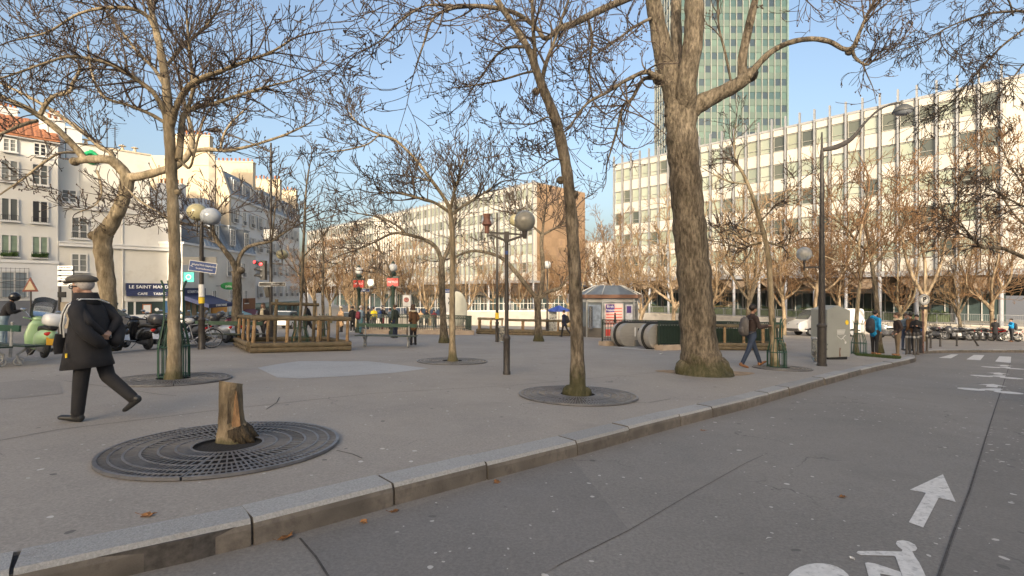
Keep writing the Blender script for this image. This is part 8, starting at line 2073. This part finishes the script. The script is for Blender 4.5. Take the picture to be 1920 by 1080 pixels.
def pack(label, r, m_, size=1.0, group='backpacks worn by people'):
    """a backpack is a thing of its own, set on its wearer's back"""
    nb = V(r['_nb']); s = r.scale[0]
    R = Matrix.Rotation(r.rotation_euler.z, 3, 'Z')
    p = thing('backpack', label, 'backpack', (0, 0), r.rotation_euler.z, group, z=0)
    p.location = V(r.location) + R @ (V((0, -0.20 * (0.8 + 0.2 * size), nb.z - 0.30)) * s); p.scale = (s * size,) * 3
    m = MB(); m.tube([(0, 0, -0.24), (0, -0.02, -0.20), (0, -0.03, 0.0), (0, -0.01, 0.18), (0, 0.02, 0.25)], [(0.09, 0.05), (0.15, 0.095), (0.16, 0.10), (0.14, 0.085), (0.08, 0.04)], 14, flat=(1, 0, 0)); m.build('bag', m_, p, 'all')
    m = MB(); m.tube([(0, -0.08, -0.20), (0, -0.12, -0.12), (0, -0.11, 0.0)], [(0.09, 0.02), (0.11, 0.04), (0.09, 0.02)], 12, flat=(1, 0, 0)); m.build('front_pocket', m_, p, 'all')
    m = MB()
    for sd in (-1, 1): m.tube([(sd * 0.09, 0.05, 0.20), (sd * 0.10, 0.20, 0.20), (sd * 0.12, 0.30, 0.05), (sd * 0.13, 0.22, -0.12), (sd * 0.12, 0.06, -0.18)], [(0.022, 0.008)] * 5, 6, flat=(1, 0, 0))
    m.build('strap', m_, p, True)
    return p

# the old man striding past at the left
r = person('elderly man in flat cap and long black coat striding to the left', gp(172, 788), pi / 2, 1.70, C_BLACK, C_BLACK, S_BLACK, H_GREY, M_SKIN, (0.12, -0.28, 0.02, 0.58), 0.08, 'behind', 0.0, 0.0, 1.0, 0.0, 0.013, legb=1.22, hs=1.12, hunch=0.035)
hd = V(r['_hd']); nb = V(r['_nb'])
q = MB(); n_ = 40; vs = []; fs = []     # the coat hangs from the shoulders and opens towards the hem
secs = [(0.655, 0.045, 0.315, 0.275), (0.66, 0.045, 0.325, 0.285), (0.80, 0.045, 0.295, 0.275), (0.95, 0.04, 0.268, 0.265), (1.10, 0.03, 0.245, 0.258), (1.22, 0.025, 0.22, 0.25), (1.32, 0.025, 0.185, 0.235), (1.40, 0.03, 0.15, 0.205), (1.45, 0.035, 0.115, 0.15), (1.49, 0.045, 0.09, 0.095), (1.54, 0.055, 0.088, 0.085)]
for k, (z, yc, hd_, hw) in enumerate(secs):
    hd_ *= 0.77 + (0.06 if z < 0.7 else 0); hw *= 0.88
    for j in range(n_):
        a = 2 * pi * j / n_; w_ = 1 + max(0, (1.2 - z)) * 0.05 * sin(5 * a + z * 3) + 0.012 * sin(9 * a + z * 14)
        vs.append((hw * cos(a) * w_, yc + hd_ * sin(a) * w_, z + (0.045 * (-sin(a)) if k < 2 else 0) + (0.02 * sin(a) if k < 2 else 0)))
for k in range(len(secs) - 1):
    for j in range(n_): fs.append((k * n_ + j, k * n_ + (j + 1) % n_, (k + 1) * n_ + (j + 1) % n_, (k + 1) * n_ + j))
fs.append(tuple(reversed(range(n_)))); fs.append(tuple((len(secs) - 1) * n_ + j for j in range(n_))); q.add(vs, fs); child(r, 'coat', q, C_BLACK)
q = MB()
for sd in (-1, 1): q.tube([(sd * 0.165, 0.03, 1.42), (sd * 0.225, -0.01, 1.34), (sd * 0.25, -0.08, 1.20), (sd * 0.235, -0.15, 1.08), (sd * 0.15, -0.20, 0.99), (sd * 0.085, -0.21, 0.93)], [0.078, 0.085, 0.08, 0.075, 0.068, 0.056], 16)
child(r, 'sleeve', q, C_BLACK)
q = MB(); q.lathe([(0.0, 0.062), (0.07, 0.057), (0.122, 0.028), (0.135, -0.005), (0.112, -0.03)], 20, hd + V((0, 0.005, 0.098)), sx=1.0, sy=1.3); q.tube([hd + V((0, 0.07, 0.078)), hd + V((0, 0.17, 0.07)), hd + V((0, 0.205, 0.052))], [(0.095, 0.02), (0.085, 0.014), (0.03, 0.006)], 14, flat=(1, 0, 0)); child(r, 'flat_cap', q, C_CAP)
q = MB()
for sd in (-1, 1): q.torus(hd + V((sd * 0.036, 0.112, 0.012)), 0.026, 0.005, 14, 5, 'Y'); q.bar(hd + V((sd * 0.06, 0.105, 0.018)), hd + V((sd * 0.098, -0.01, 0.014)), 0.008, 0.014)
child(r, 'glasses', q, M_BLACK, True)
q = MB(); q.lathe([(0.14, -0.05), (0.125, 0.02), (0.112, 0.075), (0.105, 0.095), (0.09, 0.09), (0.095, 0.0)], 20, nb + V((0, 0.025, 0.0)), sy=1.08); child(r, 'coat_collar', q, C_BLACK)
q = MB(); q.tube([(-0.245, 0.10, 0.98), (-0.255, 0.08, 0.84)], 0.006, 5); child(r, 'pocket_zip', q, C_CHAR)
q = MB(); q.box((-0.265, 0.075, 0.83), (0.012, 0.02, 0.05)); child(r, 'zip_tag', q, M_YEL, False)
s = r.scale[0]; Rz = Matrix.Rotation(pi / 2, 3, 'Z')
b = thing('shoulder_bag', 'black shoulder bag with a white striped strap worn by the elderly man', 'bag', (0, 0), pi / 2, z=0); b.location = r.location; b.scale = r.scale
q = MB(); q.tube([(-0.13, 0.245, 0.84), (-0.13, 0.25, 0.96), (-0.13, 0.235, 1.08)], [(0.10, 0.04), (0.11, 0.045), (0.10, 0.035)], 12, flat=(1, 0, 0)); q.build('bag', C_BLACK, b, True)
for k, (mm, o_) in enumerate(((C_WHITE, 0.0), (C_BLACK, 0.018), (C_WHITE, 0.036))):
    q = MB(); q.tube([(-0.16, 0.235 - o_, 1.04), (-0.24, 0.17 - o_, 1.18), (-0.268, 0.125 - o_, 1.32), (-0.25, 0.085 - o_, 1.43), (-0.15, 0.04 - o_, 1.495), (0.0, -0.075 - o_ * 0.4, 1.49), (0.10, -0.12 - o_ * 0.4, 1.44)], [(0.012, 0.008)] * 7, 6, flat=(0, 1, 0)); q.build('strap', mm, b, True)
clean(r)
# the man with the grey rucksack
r = person('dark-haired man in leather jacket and jeans walking right with a grey rucksack', gp(1409, 689), -pi / 2 + 0.15, 1.74, C_LEATHER, C_JEANS, S_BROWN, H_DARK, M_SKIN2, (0.42, -0.36, 0.05, 0.12), 0.05, 'hold', 0, 0, 1.0, 0, 0.015)
pack('grey rucksack on the man walking right by the huge tree', r, C_GREYP, 1.05); clean(r)
W1 = (0.35, -0.3, 0.05, 0.25); W2 = (-0.3, 0.3, 0.3, 0.05); ST = (0.03, -0.02, 0.0, 0.02)
def folk(label, px, py, rz, **k):
    vx = k.pop('vox', 0.03); return person(label, gp(px, py) if not k.get('Y') else ((px - CX) / FPX * k.pop('Y'), py), rz, vox=vx, **k)
r = folk('woman in open dark coat and cream scarf walking towards the viewer', 494, 640, pi, h=1.66, top=C_BLACK, trs=C_BLACK, shoes=S_BROWN, hair=H_BROWN, gait=W1, arms='pocket', skirt=0.22, hairlen=0.16, vox=0.024)
q = MB(); nb = V(r['_nb']); q.torus(nb + V((0, 0.02, 0.03)), 0.075, 0.04, 16, 8, 'Z'); q.tube([nb + V((0.02, 0.10, 0.0)), nb + V((0.0, 0.155, -0.2)), nb + V((-0.01, 0.15, -0.5))], [(0.07, 0.03), (0.085, 0.03), (0.08, 0.02)], 10, flat=(1, 0, 0)); child(r, 'scarf', q, C_CREAM); clean(r)
clean(folk('person in black stepping left behind the log fence', 576, 638, pi / 2, h=1.72, top=C_BLACK, trs=C_BLACK, gait=(0.1, -0.5, 0.05, 0.9), arms='pocket', skirt=0.1))
r = folk('woman in long beige coat and pale hat with hands folded', 640, 623, 2.6, h=1.64, top=C_BEIGE, trs=C_BLACK, hair=H_BROWN, gait=ST, arms='phone', skirt=0.42, flare=0.04)
hd = V(r['_hd']); q = MB(); q.lathe([(0.15, 0.0), (0.15, 0.012), (0.105, 0.02), (0.10, 0.09), (0.05, 0.115), (0, 0.12)], 16, hd + V((0, -0.01, 0.07))); child(r, 'hat', q, C_CREAM); clean(r)
clean(folk('person in black jacket seen from behind, left of the red backpack', 661, 623, 0.4, h=1.70, top=C_BLACK, trs=C_BLACK, shoes=cloth('pale_shoe', (0.4, 0.4, 0.4)), gait=ST, arms='pocket'))
r = folk('person in grey-blue jacket and teal trousers with a dark red backpack', 676, 626, -0.5, h=1.72, top=C_GREYB, trs=C_TEAL, hair=H_GREY, gait=(0.1, -0.1, 0, 0.05), arms='phone', skirt=0.1); pack('dark red backpack by the left metro lamp', r, C_RED); clean(r)
clean(folk('dark-haired person in black between the two backpack wearers', 690, 622, -1.2, h=1.62, top=C_BLACK, trs=C_BLACK, gait=ST, arms='phone'))
clean(folk('person in a yellow jacket in the crowd at the metro stairs', 701, 618, 0.5, h=1.74, top=C_YELLOW, trs=C_CHAR, gait=ST, arms='down'))
r = folk('person in black coat and knitted hat with a blue backpack', 717, 623, -0.6, h=1.80, top=C_BLACK, trs=C_RED, hair=C_CHAR, gait=(0.12, -0.12, 0, 0.05), arms='phone', skirt=0.2); pack('blue backpack in the crowd at the metro stairs', r, C_BLUEP)
hd = V(r['_hd']); q = MB(); q.torus(hd + V((0, -0.015, 0.03)), 0.088, 0.022, 16, 6, 'Z'); child(r, 'hat_band', q, C_WHITE); clean(r)
clean(folk('person in pale grey top half hidden by the green lamp post', 732, 621, 1.0, h=1.66, top=C_GREYB, trs=C_CHAR, gait=ST, arms='phone'))
clean(folk('man in a moss green jacket standing behind the bench', 741, 634, 1.2, h=1.74, top=C_GREEN, trs=C_NAVY, hair=H_BROWN, gait=ST, arms='pocket', skirt=0.15, bulk=1.08))
r = folk('woman with long dark hair in a brown jacket with fur hood by the bench', 775, 647, 0.9, h=1.68, top=C_BROWN, trs=C_BLACK, hair=H_BROWN, gait=ST, arms='pocket', skirt=0.2, flare=0.02, hairlen=0.1, bulk=1.08, vox=0.024)
q = MB(); nb = V(r['_nb']); q.torus(nb + V((0, -0.04, 0.02)), 0.10, 0.045, 16, 8, 'Z'); child(r, 'fur_hood', q, C_CREAM); clean(r)
for px, mm, lab in ((789, C_BEIGE, 'person in beige left of the terrace group behind the railing'), (800, C_BLACK, 'dark-haired woman in black in the middle of the terrace group'), (814, C_RED, 'person in dark red right of the terrace group behind the railing')):
    Y = 39.5; clean(person(lab, ((px - CX) / FPX * Y, Y), pi, 1.62, mm, C_CHAR, None, H_DARK, gait=ST, arms='phone', vox=0.035, group='people behind the metro railing', hairlen=0.08))
r = folk('man in dark blue walking under the blue parasol', 1058, 632, 0.9, h=1.68, top=C_NAVY, trs=C_BLACK, gait=(0.2, -0.35, 0.05, 0.4), arms='pocket', skirt=0.1); pack('black backpack of the man by the blue parasol', r, C_BLACK); clean(r)
r = folk('bearded man in bright blue jacket standing beside the grey cabinet', 1640, 665, -1.3, h=1.76, top=C_BLUE, trs=C_BLACK, shoes=S_BROWN, gait=ST, arms='pocket', skirt=0.08, bulk=1.1, vox=0.024); pack('large black rucksack on the man in the bright blue jacket', r, C_CHAR, 1.15)
hd = V(r['_hd']); q = MB(); q.ell(hd + V((0, 0.05, -0.07)), (0.06, 0.055, 0.05), 10, 7); child(r, 'beard', q, H_DARK); q = MB(); nb = V(r['_nb']); q.ell(nb + V((0, -0.10, 0.03)), (0.12, 0.08, 0.08), 12, 8); child(r, 'hood', q, C_BLUE); clean(r)
r = folk('man in brown jacket and khaki trousers with a pale scarf by the bollards', 1683, 667, 1.2, h=1.68, top=C_LEATHER, trs=C_KHAKI, shoes=S_BROWN, hair=H_BROWN, gait=ST, arms='pocket', bulk=1.15, vox=0.024)
q = MB(); nb = V(r['_nb']); q.torus(nb + V((0, 0.02, 0.02)), 0.085, 0.045, 16, 8, 'Z'); child(r, 'scarf', q, C_CREAM); clean(r)
clean(folk('person in grey-blue at the back of the group by the bollards', 1697, 657, pi, h=1.72, top=C_GREYB, trs=C_JEANS, hair=H_BROWN, gait=ST, arms='phone'))
clean(folk('person in brown jacket in the middle of the group by the bollards', 1708, 658, 0.2, h=1.74, top=C_BROWN, trs=C_CHAR, gait=ST, arms='pocket', skirt=0.1, bulk=1.1))
r = folk('person in black with a blue bag at the right of the group by the bollards', 1719, 659, 2.2, h=1.66, top=C_BLACK, trs=C_BLACK, gait=ST, arms='phone'); pack('blue bag in the group by the bollards', r, C_BLUEP); clean(r)
clean(folk('person in long black coat among the parked motorcycles', 1866, 640, -0.8, h=1.70, top=C_BLACK, trs=C_BLACK, gait=(0.1, -0.15, 0, 0.1), arms='phone', skirt=0.28))
r = folk('person in bright blue jacket at the far right by the motorcycles', 1897, 641, 1.3, h=1.72, top=C_BLUE, trs=C_CHAR, shoes=S_BROWN, gait=ST, arms='raise', bulk=1.08); pack('dark backpack of the person in bright blue at the far right', r, C_CHAR); clean(r)
Y = 16.0; r = person('motorcyclist in black with a black helmet at the left edge', ((6 - CX) / FPX * Y, Y), -1.0, 1.74, C_BLACK, cloth('pale_blue', (0.25, 0.33, 0.38)), None, None, gait=ST, lean=0.35, arms='phone', vox=0.026, bulk=1.1)
hd = V(r['_hd']); q = MB(); q.ell(hd + V((0, 0, 0.02)), (0.14, 0.155, 0.15), 16, 11); child(r, 'helmet', q, M_BLKP); clean(r)
# blue parasol over a display stand
x, y = gp(1048, 628)
r = thing('parasol', 'blue market parasol over a small display stand', 'parasol', (x, y), 0)
zc = at(1048, 578, y).z - r.location.z
m = MB(); m.cyl((0, 0, 0), (0, 0, zc + 0.25), 0.025); m.build('pole', M_POLE, r, True)
q = MB(); n_ = 16; vs = [(0, 0, zc + 0.22)]; fs = []
for i in range(n_):
    a = 2 * pi * i / n_; rr = 0.82 if i % 2 == 0 else 0.77; vs.append((rr * cos(a), rr * sin(a), zc - 0.12)); vs.append((rr * cos(a), rr * sin(a), zc - 0.22))
for i in range(n_):
    a, b = 1 + 2 * i, 1 + 2 * ((i + 1) % n_); fs += [(0, a, b), (a, a + 1, b + 1, b)]
q.add(vs, fs); o = q.build('canopy', mat('parasol_blue', (0.05, 0.09, 0.36), 0.6, 0.25, 2), r, False, fix=False); o.modifiers.new('s', 'SOLIDIFY').thickness = 0.01
r = thing('display_stand', 'white display rack with small wares under the blue parasol', 'display', (x - 0.45, y - 0.1), 0.1)
m = MB(); m.bb(-0.28, 0.28, -0.05, 0.05, 0.15, 1.65); m.build('rack', mat('rack_grey', (0.45, 0.45, 0.43), 0.6, 0.2, 9), r)
rg = random.Random(8); m = MB()
for k in range(40): m.box((rg.uniform(-.24, .24), -0.07, rg.uniform(0.2, 1.6)), (rg.uniform(.04, .1), 0.04, rg.uniform(.04, .1)))
tag(m.build('wares', mat('wares', (0.25, 0.25, 0.25), 0.5, 0.9, 12), r), None, None, None, 'stuff')
m = MB(); m.torus((-0.2, -0.08, 0.09), 0.07, 0.025, 12, 6, 'Y'); m.torus((0.2, -0.08, 0.09), 0.07, 0.025, 12, 6, 'Y'); m.build('wheel', M_BLACK, r)
rear_house('pale apartment block far behind the viewer', -45, 75, -95, -80, 27.5)
rear_house('taller apartment house behind the viewer on the left', -78, -46, -36, -22, 26.0)
